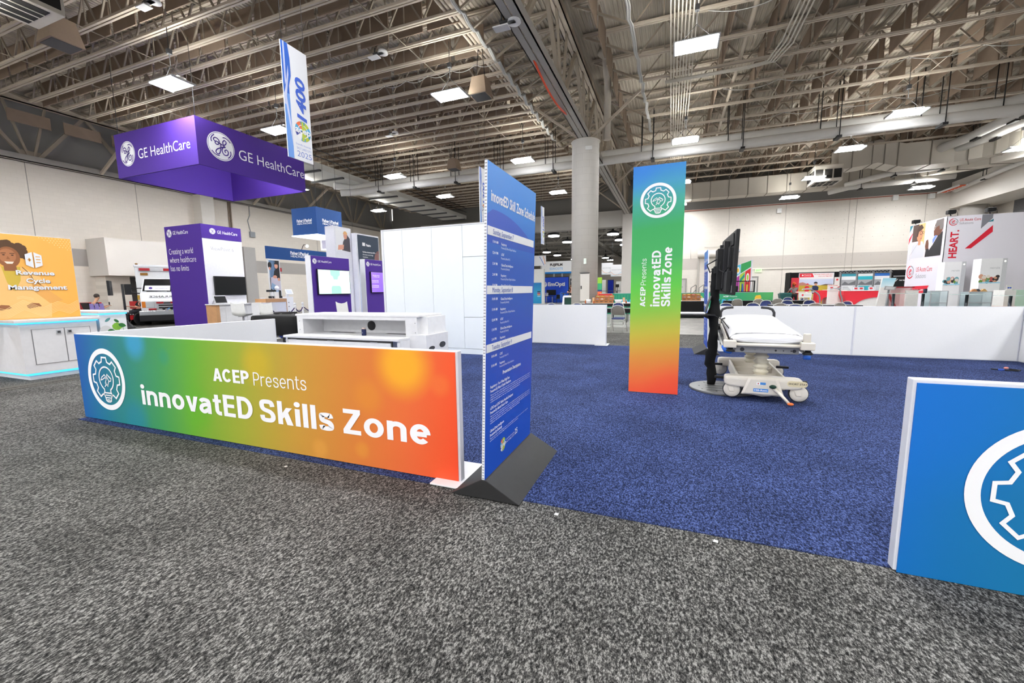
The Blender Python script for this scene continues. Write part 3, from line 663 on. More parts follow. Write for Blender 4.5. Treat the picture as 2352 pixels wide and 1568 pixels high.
# ------------------------------------------------------------------ emblem used on three panels: ring, gear, bulb with medical tools
def emblem(mb, fr, cx, cy, r, n=0.003, mi=0):
    mb.ring(fr, cx, cy, r, r * .835, n, mi, 72)
    g = []                                                   # gear outline, open at the bulb cap
    def pt(a, q): return (cx + q * r * math.cos(R(a)), cy + q * r * math.sin(R(a)))
    ro, ri = .72, .585
    for a in (-62, -22.5, 22.5, 67.5, 112.5, 157.5, 202.5, 242):
        pass
    teeth = [-45, 0, 45, 90, 135, 180, 225]
    for k, a in enumerate(teeth):
        a0, a1 = a - 14.5, a + 14.5; b0, b1 = a - 9.5, a + 9.5
        g += [pt(a0, ri), pt(b0, ro), pt(b1, ro), pt(a1, ri)]
    g = [(cx + .2 * r, cy - .515 * r), (cx + .255 * r, cy - .495 * r)] + g + [(cx - .255 * r, cy - .495 * r), (cx - .2 * r, cy - .515 * r)]
    mb.stroke(g, .052 * r, fr, n, mi)
    br = .385
    b = [(cx + .17 * r, cy - .42 * r), (cx + .17 * r, cy - .345 * r)] + [(cx + br * r * math.cos(R(a)), cy + .02 * r + br * r * math.sin(R(a))) for a in range(-63, 244, 9)] + [(cx - .17 * r, cy - .345 * r), (cx - .17 * r, cy - .42 * r)]
    mb.stroke(b, .05 * r, fr, n, mi)
    c = [(-.2, -.44), (.2, -.44), (.215, -.5), (.16, -.6), (.13, -.7), (.06, -.73), (-.06, -.73), (-.13, -.7), (-.16, -.6), (-.215, -.5)]
    mb.stroke([(cx + x * r, cy + y * r) for x, y in c], .045 * r, fr, n, mi, closed=True)
    for y, w in ((-.52, .16), (-.6, .13), (-.67, .09)): mb.stroke([(cx - w * r, cy + y * r), (cx + w * r, cy + y * r)], .035 * r, fr, n, mi)
    def st(p, w=.032, closed=False): mb.stroke([(cx + x * r, cy + y * r) for x, y in p], w * r, fr, n, mi, closed)
    st([(-.3, -.03), (-.24, .06), (-.08, .15), (-.03, .1), (-.05, .06), (-.26, -.03)], closed=True)      # curved tube
    st([(-.05, .08), (0, 0)])
    st([(.07, .17), (.27, .04), (.23, -.04), (.14, -.05), (.03, .1)], closed=True)                        # otoscope head
    st([(.1, .13), (.22, .04)], .026)
    st([(.04, .08), (-.08, -.12), (-.04, -.18), (.06, -.17), (.13, -.05)])
    st([(-.05, -.18), (-.13, -.25)]); mb.ring(fr, cx + .04 * r, cy - .2 * r, .035 * r, .015 * r, n, mi, 12)
    mb.poly(circ(cx - .01 * r, cy - .12 * r, .02 * r, 8), fr, n, mi)
def slab(xb, xt, y0, y1, w): return [(xb, y0), (xb + w, y0), (xt + w, y1), (xt, y1)]
def smooth(pts, k=6):
    P = [Vector(p) for p in pts]; out = []
    for i in range(len(P) - 1):
        a, b, c, d = P[max(i - 1, 0)], P[i], P[i + 1], P[min(i + 2, len(P) - 1)]
        for j in range(k):
            t = j / k; out.append(.5 * ((2 * b) + (c - a) * t + (2 * a - 5 * b + 4 * c - d) * t * t + (3 * b - a - 3 * c + d) * t ** 3))
    return out + [P[-1]]
def arc(cx, cy, rx, ry, a0, a1, k=14): return [(cx + rx * math.cos(R(a0 + (a1 - a0) * i / k)), cy + ry * math.sin(R(a0 + (a1 - a0) * i / k))) for i in range(k + 1)]
def grot(c, w):
    """(polygons, strokes, advance) of one plain grotesque letter, cap height 1, stem w"""
    h = w / 2; X = .74; P = []; T = []
    box = lambda x0, x1, y0, y1: P.append([(x0, y0), (x1, y0), (x1, y1), (x0, y1)])
    if c == 'i': box(0, w, 0, X); P.append(circ(h, .93, .62 * w, 16)); W = w
    elif c == 'l': box(0, w, 0, 1); W = w
    elif c in 'nr':
        W = .40 + w * 1.05 if c == 'n' else .26 + w * .75; box(0, w, 0, X); r = (.40 + w * 1.05 - w) / 2
        a = arc(h + r, X - h - r * .9, r, r * .9, 180, 0 if c == 'n' else 62); T.append([(h, X * .35)] + a + ([(h + 2 * r, 0)] if c == 'n' else []))
    elif c == 'o': W = .46 + w * .95; T.append(('c', circ(W / 2, X / 2, (W - w) / 2, 36, ry=(X - w * .94) / 2)))
    elif c == 'v': W = .46 + w * .75; P += [slab(0, W / 2 - h * 1.05, X, 0, w * 1.1)[::-1] if False else [(0, X), (w * 1.08, X), (W / 2 + h * .6, 0), (W / 2 - h * 1.1, 0)], [(W, X), (W - w * 1.08, X), (W / 2 - h * .6, 0), (W / 2 + h * 1.1, 0)]]
    elif c == 'a':
        W = .40 + w * .95; T.append(smooth([(h * .9, X - .16 - h * .4), (h + .06, X - h - .03), (W * .47, X - h), (W - h - .05, X - h - .04), (W - h, X * .66)])); box(W - w, W, 0, X * .7)
        T.append(smooth([(W - h, X * .60), (W * .5, X * .555), (h + .05, X * .46), (h, X * .28), (h + .06, h + .02), (W * .45, h * .96), (W - h, X * .3)]))
    elif c == 't': W = .27 + w * .65; T.append([(.09 + h, .95), (.09 + h, .24)] + arc(.09 + h + .12, .24, .12, .24 - h, 180, 265, 8) + [(W, h)]); box(0, W, X - w * .8, X)
    elif c == 'E': W = .44 + w * .5; box(0, w, 0, 1); box(w, W, 0, w * .92); box(w, W - .03, .5 - w * .44, .5 + w * .44); box(w, W, 1 - w * .92, 1)
    elif c == 'D': W = .52 + w * .8; box(0, w, 0, 1); T.append([(h, 1 - h), (W * .4, 1 - h)] + arc(W * .4, .5, W * .6 - h, .5 - h, 90, -90, 18) + [(h, h)])
    elif c == 'P': W = .46 + w * .7; box(0, w, 0, 1); T.append([(h, 1 - h), (W * .5, 1 - h)] + arc(W * .5, .71 - h * .3, W * .5 - h, .29 - h * .7, 90, -90, 14) + [(h, .42 + h * .4)])
    elif c == 'C': W = .58 + w * .7; T.append(arc(W / 2, .5, W / 2 - h, .5 - h, 38, 322, 34))
    elif c == 'A': W = .56 + w * .75; P += [[(0, 0), (w * 1.08, 0), (W / 2 + h * .75, 1), (W / 2 - h * 1.1, 1)], [(W, 0), (W - w * 1.08, 0), (W / 2 - h * .75, 1), (W / 2 + h * 1.1, 1)], [(W * .2, .2), (W * .8, .2), (W * .74, .2 + w * .85), (W * .26, .2 + w * .85)]]
    elif c in 'Ss':
        H = 1 if c == 'S' else X; W = (.46 if c == 'S' else .36) + w * .8; q = H
        T.append(smooth([(W - h, H * .70), (W - h - .03, H * .84), (W * .7, H - h - .012), (W / 2, H - h), (W * .28, H - h - .015), (h + .01, H * .83), (h + .015, H * .67), (W * .3, H * .555), (W * .66, H * .475), (W - h - .01, H * .36), (W - h, H * .2), (W * .72, h + .015), (W / 2, h), (W * .28, h + .012), (h + .02, H * .16), (h, H * .3)], 4))
    elif c == 'k': W = .42 + w * .75; box(0, w, 0, 1); P += [[(w * .9, .22), (w * .9, .22 + w * 1.35), (W - w * 1.2, X), (W, X)], [(w * 1.3, .3 + w * .4), (w * 1.3 + w * .9, .3 + w * 1.25), (W + .02, 0), (W - w * 1.18, 0)]]
    elif c == 'Z': W = .48 + w * .6; box(0, W, 0, w * .94); box(.02, W, 1 - w * .94, 1); P.append([(0, w * .9), (w * 1.2, w * .9), (W, 1 - w * .9), (W - w * 1.2, 1 - w * .9)])
    elif c == 'e': W = .43 + w * .9; T.append(smooth([(h * 1.2, X * .5), (W - h * 1.2, X * .5)], 1)); T.append(arc(W / 2, X / 2, (W - w) / 2, (X - w * .94) / 2, 0, 316, 34))
    return P, T, W
def gtext(m, s, fr, u, v, h, W, w=.2, n=.003, sp=.1):
    tot = 0; gl = []
    for c in s: g = grot(c, w); gl.append((tot, g)); tot += g[2] + sp * (1 if c not in 'vA' else .5)
    k = W / (tot - sp)
    for x, (P, T, _) in gl:
        off = 0.0
        for p in P:
            q = [(u + (x + a) * k, v + b * h) for a, b in p]; ar = sum(q[i - 1][0] * q[i][1] - q[i][0] * q[i - 1][1] for i in range(len(q))); m.poly(q if ar > 0 else q[::-1], fr, n + off); off += .0004
        for t in T:
            cl = isinstance(t, tuple); m2 = MB(); F2 = Frame((0, 0, 0), (1, 0, 0), (0, 1, 0)); m2.stroke(t[1] if cl else t, w, F2, 0, 0, cl)
            
            for fc in m2.f: m.add([fr.p(u + (x + m2.v[i].x) * k, v + m2.v[i].y * h, n + off) for i in fc], [tuple(range(len(fc)))])
            off += .0004
    return m
STOPS = [(0, (10, 84, 172)), (.08, (24, 112, 158)), (.2, (44, 134, 122)), (.31, (66, 152, 88)), (.41, (104, 172, 52)), (.55, (160, 168, 56)), (.68, (198, 152, 60)), (.8, (214, 130, 58)), (.92, (232, 106, 58)), (1, (240, 80, 44))]
def low_panel(name, label, x0, x1, y, z1, fr_mat=frame_w, th=.055, feet=(), face=None):
    t = thing(name, label, 'low wall', ((x0 + x1) / 2, y, 0))
    obj('frame', MB().box(x0, x1, y, y + th, .015, z1), fr_mat, t, bevel=.004)
    if face: obj('panel', MB().box(x0 + .02, x1 - .02, y - .006, y, .03, z1 - .012), face, t)
    for fx in feet: obj('foot_plate', MB().prism([(fx - .16, y - .1), (fx + .16, y - .1), (fx + .16, y + th + .28), (fx - .16, y + th + .28)], FZ(.013), 0, .012), white, t, bevel=.004)
    return t
# left gradient panel
A = low_panel('low_panel_wall', 'long rainbow gradient low wall panel with the large white skills zone title', -6.345, -1.40, 2.545, .995, feet=(-1.45,))
Y = 2.538
gA = gmat('rainbow_print_left', (-6.34, Y, .95), (-1.42, Y, .2), STOPS, [((-5.216, Y, .93), .24, (60, 160, 214), .75), ((-4.75, Y, .8), .12, (40, 150, 130), .4), ((-3.43, Y, .80), .26, (205, 176, 44), .75), ((-1.87, Y, .87), .32, (246, 178, 44), .9), ((-2.21, Y, .6), .2, (228, 150, 50), .4), ((-1.55, Y, .74), .12, (240, 130, 60), .4), ((-5.35, Y, .1), .3, (28, 130, 170), .5), ((-2.75, Y, .1), .12, (226, 160, 70), .6), ((-2.3, Y, .15), .1, (226, 150, 60), .6), ((-4.3, Y, .3), .3, (96, 176, 40), .5)])
obj('graphic', MB().box(-6.345, -1.42, Y, 2.545, .02, .988), gA, A)
f = FY(Y)
obj('emblem', (lambda m: (emblem(m, f, -5.81, .498, .347), m)[1])(MB()), txtw, A)
m = MB(); gtext(m, 'ACEP', f, -4.025, .605, .125, .487, .2, sp=.07); gtext(m, 'Presents', f, -3.484, .6, .122, .632, .085)
for s_, u_, w_ in (('innovatED', -5.19, 1.662), ('Skills', -3.437, .86), ('Zone', -2.478, .835)): gtext(m, s_, f, u_, .272, .21, w_, .185)
obj('lettering', m, txtw, A)
# right gradient panel, cut by the frame
B = low_panel('low_panel_wall', 'blue-teal low wall panel with big white gear emblem, cut off at the right', 1.078, 6.0, 2.437, .985, feet=())
Y2 = 2.431
gB = gmat('rainbow_print_right', (1.09, Y2, .95), (6.0, Y2, .2), [(0, (18, 108, 196)), (.06, (20, 112, 176)), (.16, (24, 120, 160)), (.26, (44, 138, 128))] + STOPS[3:], [((1.15, Y2, .9), .6, (18, 112, 208), .5)])
obj('graphic', MB().box(1.092, 6.0, Y2, 2.437, .01, .968), gB, B)
f2 = FY(Y2)
obj('emblem', (lambda m: (emblem(m, f2, 1.647, .487, .347), m)[1])(MB()), txtw, B)
m = MB(); gtext(m, 'ACEP', f2, 3.42, .605, .125, .487, .2, sp=.07); gtext(m, 'Presents', f2, 3.96, .6, .122, .632, .085)
for s_, u_, w_ in (('innovatED', 2.25, 1.662), ('Skills', 4.0, .86), ('Zone', 4.96, .835)): gtext(m, s_, f2, u_, .272, .21, w_, .185)
obj('lettering', m, txtw, B)
# corral returns and far low walls
t = thing('low_panel_wall', 'plain white low wall running back from the left end of the rainbow panel', 'low wall', (-6.31, 3.8, 0))
obj('frame', MB().box(-6.34, -6.285, 2.6, 5.06, .015, .995), frame_w, t, bevel=.004)
obj('panel', MB().box(-6.285, -6.279, 2.62, 5.04, .03, .985), panelwhite, t)
t = low_panel('low_panel_wall', 'short white low wall before the column and snack table', -3.46, -1.48, 10.45, 1.04, feet=(-1.6,), face=panelwhite)
t = low_panel('low_panel_wall', 'white low wall behind the hospital stretcher', 1.01, 3.49, 10.23, 1.02, feet=(1.2,), face=panelwhite)
t = low_panel('low_panel_wall', 'white low wall right of the stretcher, ending at the far corner', 3.492, 5.97, 10.23, 1.02, face=panelwhite)
t = thing('low_panel_wall', 'white low wall turning towards the viewer at the far right corner', 'low wall', (5.98, 9, 0))
obj('frame', MB().box(5.975, 6.03, 7.75, 10.28, .015, 1.02), frame_w, t, bevel=.004)
obj('panel', MB().box(5.969, 5.975, 7.77, 10.2, .03, 1.01), panelwhite, t)

# green tower
G = thing('banner_tower', 'tall narrow gradient tower, blue top to orange foot, with sideways title', 'banner tower', (-.19, 5.78, 0))
obj('frame', MB().box(-.502, .128, 5.75, 5.81, .015, 2.985), frame_w, G, bevel=.004)
YG = 5.744
gG = gmat('rainbow_print_tower', (-.42, YG, 3.0), (-.05, YG, 0), [(0, (36, 120, 208)), (.09, (62, 152, 190)), (.17, (62, 164, 142)), (.27, (58, 166, 92)), (.4, (70, 174, 96)), (.52, (98, 200, 74)), (.62, (140, 196, 72)), (.72, (200, 186, 68)), (.82, (226, 150, 66)), (.93, (244, 112, 62)), (1, (250, 84, 58))], [((-.5, YG, 2.95), .4, (40, 120, 216), .5), ((.1, YG, .05), .5, (250, 78, 60), .5)])
obj('graphic', MB().box(-.502, .128, YG, 5.75, .02, 2.985), gG, G)
fg = FY(YG)
obj('emblem', (lambda m: (emblem(m, fg, -.19, 2.543, .218), m)[1])(MB()), txtw, G)
fv = Frame((0, YG, 0), (0, 0, 1), (-1, 0, 0))
m = MB(); gtext(m, 'ACEP', fv, 1.186, .313, .066, .263, .2, sp=.07); gtext(m, 'Presents', fv, 1.47, .31, .066, .345, .085)
for s_, u_, v_, w_ in (('innovatED', 1.19, .133, .722), ('Skills', 1.19, .004, .38), ('Zone', 1.60, .0, .352)): gtext(m, s_, fv, u_, v_, .112, w_, .19)
obj('lettering', m, txtw, G)

# ------------------------------------------------------------------ schedule boards
def acep_ball(mb, fr, cx, cy, r, n, cols):
    """round seal of coloured sectors, cols are material indices"""
    k = 10
    for i in range(k):
        pts = [(cx, cy)] + circ(cx, cy, r, 4, i * 36, i * 36 + 36)
        mb.poly(pts, fr, n, cols[i % len(cols)])
    mb.ring(fr, cx, cy, r * .66, r * .6, n + .001, cols[-1], 24)
    mb.poly([(cx - r * .18, cy - r * .95), (cx + r * .12, cy - r * .97), (cx + r * .2, cy), (cx + r * .1, cy + r * .97), (cx - r * .15, cy + r * .95), (cx - r * .1, cy)], fr, n + .0015, cols[1])
SEAL = [M('seal_sky', (90, 178, 222), noise=0), M('seal_orange', (240, 120, 70), noise=0), M('seal_lime', (190, 204, 66), noise=0), M('seal_navy', (70, 78, 160), noise=0), M('seal_teal', (60, 150, 180), noise=0), M('seal_white', (246, 246, 246), noise=0)]
def seal(parent, fr, cx, cy, r, n=.002):
    m = MB(); acep_ball(m, fr, cx, cy, r, n, [0, 2, 4, 1, 0, 3, 5])
    m2 = MB(); m2.text('acep', fr, cx - r * .98, cy - r * .22, r * .62, r * 1.96, .03, n + .003, 5); m.merge(m2)
    return obj('seal', m, SEAL, parent)
sb = thing('schedule_board', 'tall blue event schedule board on a black wedge foot, in the foreground', 'schedule board', (-1.14, 2.87, 0))
tilt = Vector((.033, 0, 1))
fs = Frame((-1.138, 2.39, .125), (0, 1, 0), tilt)
obj('core', MB().prism([(0, 0), (.96, 0), (.96, 2.09), (0, 2.09)], fs, -.02, 0), M('corrugated_board', (236, 236, 240), .8), sb)
rb = MB()
for i in range(105): rb.prism([(-.0008, .01 + i * .02), (.004, .01 + i * .02), (.004, .016 + i * .02), (-.0008, .016 + i * .02)], fs, -.017, -.003)
obj('flute_edge', rb, M('flute_dark', (150, 150, 160), .9), sb)
gS = gmat('blue_print', (-1.1, 2.4, 2.25), (-1.1, 2.4, .1), [(0, (64, 144, 226)), (.1, (60, 136, 222)), (.3, (52, 92, 190)), (.55, (44, 84, 190)), (.8, (32, 84, 196)), (1, (26, 82, 196))])
obj('graphic', MB().prism([(0, 0), (.96, 0), (.96, 2.09), (0, 2.09)], fs, .0005, .0025), gS, sb)
a = [(0, 1.72), (0, 1.775)] + [(.96 * i / 12, 1.775 + .045 * math.sin(math.pi * (.25 + i / 15)) - .12 * (i / 12) ** 2.2) for i in range(1, 13)] + [(.96, 1.6)]
obj('arch', MB().poly([(0, 1.6)] + a[1:], fs, .0028), gmat('arch_print', (-1.1, 2.4, 2.0), (-1.1, 2.4, 1.7), [(0, (60, 92, 200)), (1, (56, 88, 190))]), sb)
m = MB()
for z in (1.648, 1.275, .892): m.rect(fs, 0, .925, z, z + .055, .004)
obj('day_bar', m, M('bar_white', (242, 242, 244), .6, noise=0), sb)
m = MB()
for z, s, w in ((1.659, 'Sunday, September 7', .37), (1.286, 'Monday, September 8', .37), (.903, 'Tuesday, September 9', .37)): m.text(s, fs, .085, z, .032, w, .0, .006)
obj('day_lettering', m, M('letter_blue', (46, 84, 172), noise=0), sb)
m = MB().text('innovatED Skill Zone Schedule', fs, .05, 1.862, .068, .89, .024, .004, res=3)
rows = [(1.60, '11:00 AM', 'Respiratory', 'Presented by Fisher & Paykel Healthcare'), (1.53, '12:00 PM', 'i-STAT', 'Presented by Abbott POC'), (1.46, '1:30 PM', 'Clinical Data Intelligence', 'Presented by Evidently'), (1.39, '2:00 PM', 'Respiratory', 'Presented by Fisher & Paykel Healthcare'), (1.345, '3:30 PM', 'Clinical Data Intelligence', 'Presented by Evidently'),
        (1.235, '10:00 AM', 'Clinical Data Intelligence', 'Presented by Evidently'), (1.165, '11:00 AM', 'Respiratory', 'Presented by Fisher & Paykel Healthcare'), (1.095, '12:00 PM', 'i-STAT', 'Presented by Abbott POC'), (1.03, '1:30 PM', 'Clinical Data Intelligence', 'Presented by Evidently'), (.965, '2:00 PM', 'Respiratory', 'Presented by Fisher & Paykel Healthcare'),
        (.85, '10:00 AM', 'i-STAT', 'Presented by Abbott POC'), (.785, '11:00 AM', 'Respiratory', 'Presented by Fisher & Paykel Healthcare')]
for i, (z, a, b, c) in enumerate(rows):
    if i < 5: z = 1.605 - i * .07
    m.text(a, fs, .085, z, .017, .09 if len(a) > 7 else .08, .02, .004, res=1).text(b, fs, .23, z - .003, .017, .0088 * len(b), .02, .004, res=1).text(c, fs, .23, z - .027, .015, .0073 * len(c), -.0, .004, res=1)
m.text('Presentation Descriptions', fs, .29, .70, .026, .38, .024, .004, res=2)
for z, ls in ((.64, ('Respiratory - Use of Nasal High Flow', 'Presented by Fisher & Paykel Healthcare')), (.49, ('i-STAT and i-STAT Alinity Handheld Analyzers', 'Presented by Abbott Point of Care')), (.33, ('Clinical Data Intelligence', 'Presented by Evidently'))):
    for j, l in enumerate(ls): m.text(l, fs, .075, z - j * .03, .02, .0098 * len(l), .022, .004, res=1)
def para(m, fr, u, z, w, n):
    L = 'This presentation will address the use of nasal high flow and how it can be used to support patients with acute respiratory distress in the emergency department, reviewing the evidence and current practice guidelines for clinicians and teams '
    for i in range(n): m.text(L[i * 23 % 60:][:92 if i < n - 1 else 60], fr, u, z - i * .016, .0095, w if i < n - 1 else w * .7, 0, .004, res=1)
para(m, fs, .075, .588, .84, 4); para(m, fs, .075, .438, .84, 4); para(m, fs, .075, .28, .8, 2)
m.text('25', fs, .565, .152, .045, .06, .01, .004).text('SALT LAKE CITY', fs, .375, .148, .014, .18, 0, .004, res=1).text('Scientific Assembly', fs, .375, .172, .011, .18, 0, .004, res=1)
obj('lettering', m, txtw, sb)
seal(sb, fs, .315, .162, .052, .004)
ft = MB().prism([(-1.40, .0), (-.885, 0), (-1.125, .135), (-1.16, .135)], Frame((0, 2.385, .013), (1, 0, 0), (0, 0, 1)), -.985, 0)
obj('wedge_foot', ft, M('black_wedge_foam', (44, 44, 45), .6, noise=.12, scale=20), sb, bevel=.004)
dup(sb, (.765, 10.02, 0), R(180), 'blue schedule board on a wedge foot beyond the stretcher, half hidden by the TV stand')

# ------------------------------------------------------------------ tall white modular wall and reception desk
wm = M('modular_panel_white', (232, 238, 243), .45, noise=.02, scale=2)
t = thing('modular_wall', 'tall white modular exhibition wall with faint panel seams', 'partition wall', (-4.9, 8.2, 0))
xs = [-6.40, -5.87, -5.08, -4.30, -3.42]
obj('end_post', MB().box(-6.46, -6.405, 8.165, 8.235, .013, 2.875), frame_w, t, bevel=.003)
for i in range(4):
    zs = [(.135, 2.85)] if i < 3 else [(.135, .84), (.845, 2.165), (2.17, 2.85)]
    for z0, z1 in zs: obj('panel', MB().box(xs[i] + .003, xs[i + 1] - .003, 8.17, 8.2, z0 + .002, z1 - .002), wm, t, bevel=.002)
obj('plinth', MB().box(-6.40, -3.42, 8.168, 8.2, .013, .13), wm, t)
obj('top_rail', MB().box(-6.44, -3.42, 8.165, 8.24, 2.852, 2.876), frame_w, t)
obj('back_board', MB().box(-6.40, -3.42, 8.201, 8.23, .013, 2.85), M('seam_grey', (188, 192, 196), .7), t)

D = thing('reception_desk', 'white reception desk with raised counter, seen from the staff side', 'reception desk', (-4.6, 5.1, 0))
dl, dr, dyf, dyb = -5.72, -3.40, 4.72, 5.55
obj('worktop', MB().box(dl, dr - .12, dyf, 5.42, .73, .765), white, D, bevel=.004)
obj('counter_top', MB().box(dl - .02, dr + .04, 4.99, 5.62, 1.055, 1.085), white, D, bevel=.004)
obj('counter_front', MB().box(dl, dr, 5.42, 5.45, .013, 1.055), white, D)
obj('fascia', MB().box(dl + .12, dr - .2, 5.0, 5.02, 1.005, 1.055), white, D)
obj('side_panel', MB().box(dl, dl + .13, 5.0, 5.42, .765, 1.055), white, D, bevel=.003)
obj('side_panel', MB().box(dr - .2, dr, 5.0, 5.42, .765, 1.055), white, D, bevel=.003)
obj('pedestal', MB().box(dl + .02, dl + .07, dyf + .03, 5.42, .013, .73), white, D)
obj('pedestal', MB().box(dr - .17, dr - .12, dyf + .03, 5.42, .013, .73), white, D)
obj('drawer_front', MB().box(dl + .1, dr - .26, dyf - .002, dyf + .02, .63, .7), white, D, bevel=.002)
obj('drawer_gap', MB().box(dl + .08, dr - .24, dyf + .012, dyf + .03, .6, .728), M('shadow_gap', (60, 60, 62), .9), D)
h = MB()
for x in (-5.5, -4.75, -3.95): h.box(x - .06, x + .06, dyf - .006, dyf, .697, .708)
obj('hinge', h, alu, D)
obj('end_cabinet', MB().box(dr - .12, dr + .16, 4.98, 5.6, .013, .8), white, D, bevel=.004)
obj('end_box', MB().box(dr, dr + .12, 5.1, 5.6, .8, 1.055), M('box_bright_white', (252, 252, 252), .5), D)  # plain white, brighter than the desk laminate, not emissive
cg = MB()
for x0 in (-5.35, -4.2): cg.box(x0, x0 + .5, 5.3, 5.38, .764, .7665)
obj('cable_slot', cg, black, D)
obj('cable_grommet', MB().lathe([(.002, 0), (.078, 0), (.078, .008), (.002, .008)], (-4.56, 5.411, .88), 24, axis='Y'), M('grommet', (52, 52, 54), .6), D)
for x in (dr + .02, dr - .12 + .02): pass
ve = MB().prism(circ(5.42, .62, .09, 14, ry=.045), Frame((dr + .162, 0, 0), (0, 1, 0), (0, 0, 1)), 0, .002).prism(circ(5.12, .6, .08, 14, ry=.03), Frame((dr + .162, 0, 0), (0, 1, 0), (0, 0, 1)), 0, .002)
obj('vent_hole', ve, dkgrey, D)
s = MB()
for x in (dl + .06, dr - .03):
    for z in (.83, .97): s.prism(circ(x, z, .006, 8), FY(4.999), 0, .002)
obj('screw', s, dkgrey, D)
c = thing('drink_can', 'can in a navy foam sleeve on the white reception desk', 'drink can', (-4.36, 5.0, .766))
obj('sleeve', MB().lathe([(.03, 0), (.034, .004), (.035, .09), (.034, .095), (.01, .095)], (-4.36, 5.0, .766), 20), M('navy_foam', (24, 34, 74), .8), c)
obj('can_top', MB().lathe([(.032, .095), (.033, .112), (.027, .122), (.024, .119), (.002, .118)], (-4.36, 5.0, .766), 20), M('can_silver', (214, 196, 190), .3, .8), c)
obj('print', MB().rect(Frame((-4.36, 4.9645, .766), (1, 0, 0), (0, 0, 1)), -.012, .012, .05, .056).rect(Frame((-4.36, 4.9645, .766), (1, 0, 0), (0, 0, 1)), -.012, .01, .035, .04), M('print_grey', (150, 154, 176), .8), c)
pz = MB()
for i, (a, x) in enumerate(((.15, -4.72), (-.35, -4.62), (.5, -4.8))):
    fr_ = Frame((x, 4.95 + i * .06, .767 + i * .001), (math.cos(a), math.sin(a), 0), (-math.sin(a), math.cos(a), 0)); pz.prism([(-.14, -.1), (.14, -.1), (.14, .1), (-.14, .1)], fr_, 0, .001)
solo('loose_papers', pz, M('paper', (236, 236, 234), .7), 'few white papers spread on the reception desk', 'papers', (-4.7, 5, .767))
# black draped table, stool and chair seat stand-in behind the desk
t = thing('draped_table', 'counter-height table under a black cloth left of the reception desk', 'table', (-7.0, 5.95, 0))
cl = MB(); x0, x1, y0, y1 = -7.6, -6.45, 5.6, 6.3; rings = []
def rr(e, z, wav): 
    o_ = []
    for i in range(48):
        a = i / 48 * 4; k = int(a); f_ = a - k; s_ = .008 * math.sin(i * 2.4) * wav
        p = [(x0 - e + (x1 - x0 + 2 * e) * f_, y0 - e), (x1 + e, y0 - e + (y1 - y0 + 2 * e) * f_), (x1 + e - (x1 - x0 + 2 * e) * f_, y1 + e), (x0 - e, y1 + e - (y1 - y0 + 2 * e) * f_)][k]
        o_.append((p[0] + s_, p[1] + s_, z))
    return o_
cl.loft([rr(.02, .63, 1), rr(.015, .85, .6), rr(.0, .98, .2), rr(-.02, 1.0, 0)])
obj('cloth', cl, blackcloth, t)
for x in (x0 + .08, x1 - .08):
    for y in (y0 + .08, y1 - .08): obj('leg', MB().tube([(x, y, .013), (x, y, .97)], .02, 8), dkgrey, t)
st = thing('round_stool', 'low grey round stool below the black draped table', 'stool', (-8.25, 6.7, 0))
obj('seat', MB().lathe([(.01, .24), (.3, .24), (.34, .28), (.3, .33), (.01, .35)], (-8.25, 6.7, 0), 24), M('stool_grey', (88, 88, 90), .6), st)
obj('pedestal', MB().lathe([(.2, .013), (.19, .03), (.03, .06), (.03, .24)], (-8.25, 6.7, 0), 16), dkgrey, st)
solo('chair_seat_standin', MB().ball((-8.15, 6.95, .5), .42, .16, .16, 14), M('standin_blue', (30, 56, 150), .6, noise=.15, scale=12), 'blue rounded stand-in for a navy chair seat, seen under the black cloth', 'bag', (-8.15, 6.95, .4))  # blue ellipsoid made up in place of a navy chair seat

# ------------------------------------------------------------------ hospital stretcher (built at the origin, near end is -Y)
ivory = M('ivory_plastic', (226, 219, 206), .45, noise=.03, scale=6)
ivory_d = M('ivory_bellows', (212, 205, 184), .55, noise=.04, scale=8)
sheet = M('white_bed_sheet', (246, 246, 248), .85, noise=.02, scale=4)
railg = M('grey_steel_rail', (178, 178, 176), .45, .5)
ST = thing('hospital_stretcher', 'ivory hospital stretcher with white sheeted mattress on bellows columns', 'stretcher', (0, 0, 0))
# base: two cross beams joined by a tray
def xbeam(y, s):
    m = MB(); prof = [(-.42, .19, .29), (-.36, .17, .3), (-.2, .16, .3), (-.1, .07, .305), (0, .055, .31), (.1, .07, .305), (.2, .16, .3), (.36, .17, .3), (.42, .19, .29)]
    rings = [[(x, y - .09, a), (x, y + .09, a), (x, y + .09, b - .02), (x, y + .06, b), (x, y - .06, b), (x, y - .09, b - .02)] for x, a, b in prof]
    return m.loft(rings, smooth=False)
obj('cross_beam', xbeam(-.72, 1), ivory, ST, bevel=.02); obj('cross_beam', xbeam(.72, 1), ivory, ST, bevel=.02)
tr = MB().box(-.27, .27, -.65, .65, .12, .16)
for x in (-.27, .25): tr.box(x, x + .03, -.65, .65, .14, .28)
for y in (-.2, .2): tr.box(-.25, .25, y - .015, y + .015, .16, .25)
obj('base_tray', tr, ivory, ST, bevel=.008)
obj('nose_cover', MB().loft([[(-.24, -.82, .075), (.24, -.82, .075), (.16, -.82, .3), (-.16, -.82, .3)], [(-.2, -.84, .1), (.2, -.84, .1), (.13, -.84, .28), (-.13, -.84, .28)]], smooth=False), ivory, ST, bevel=.01)
bd = MB().rect(FY(-.842), -.1, .06, .125, .165, mi=0).text('Hill-Rom', FY(-.8425), -.09, .136, .02, .14, .03, .001, 1).rect(FY(-.842), -.07, .0, .21, .245, mi=1).rect(FY(-.842), -.03, .03, .215, .245, .001, mi=0).poly(circ(-.05, .228, .008, 10), FY(-.842), .001, 2)
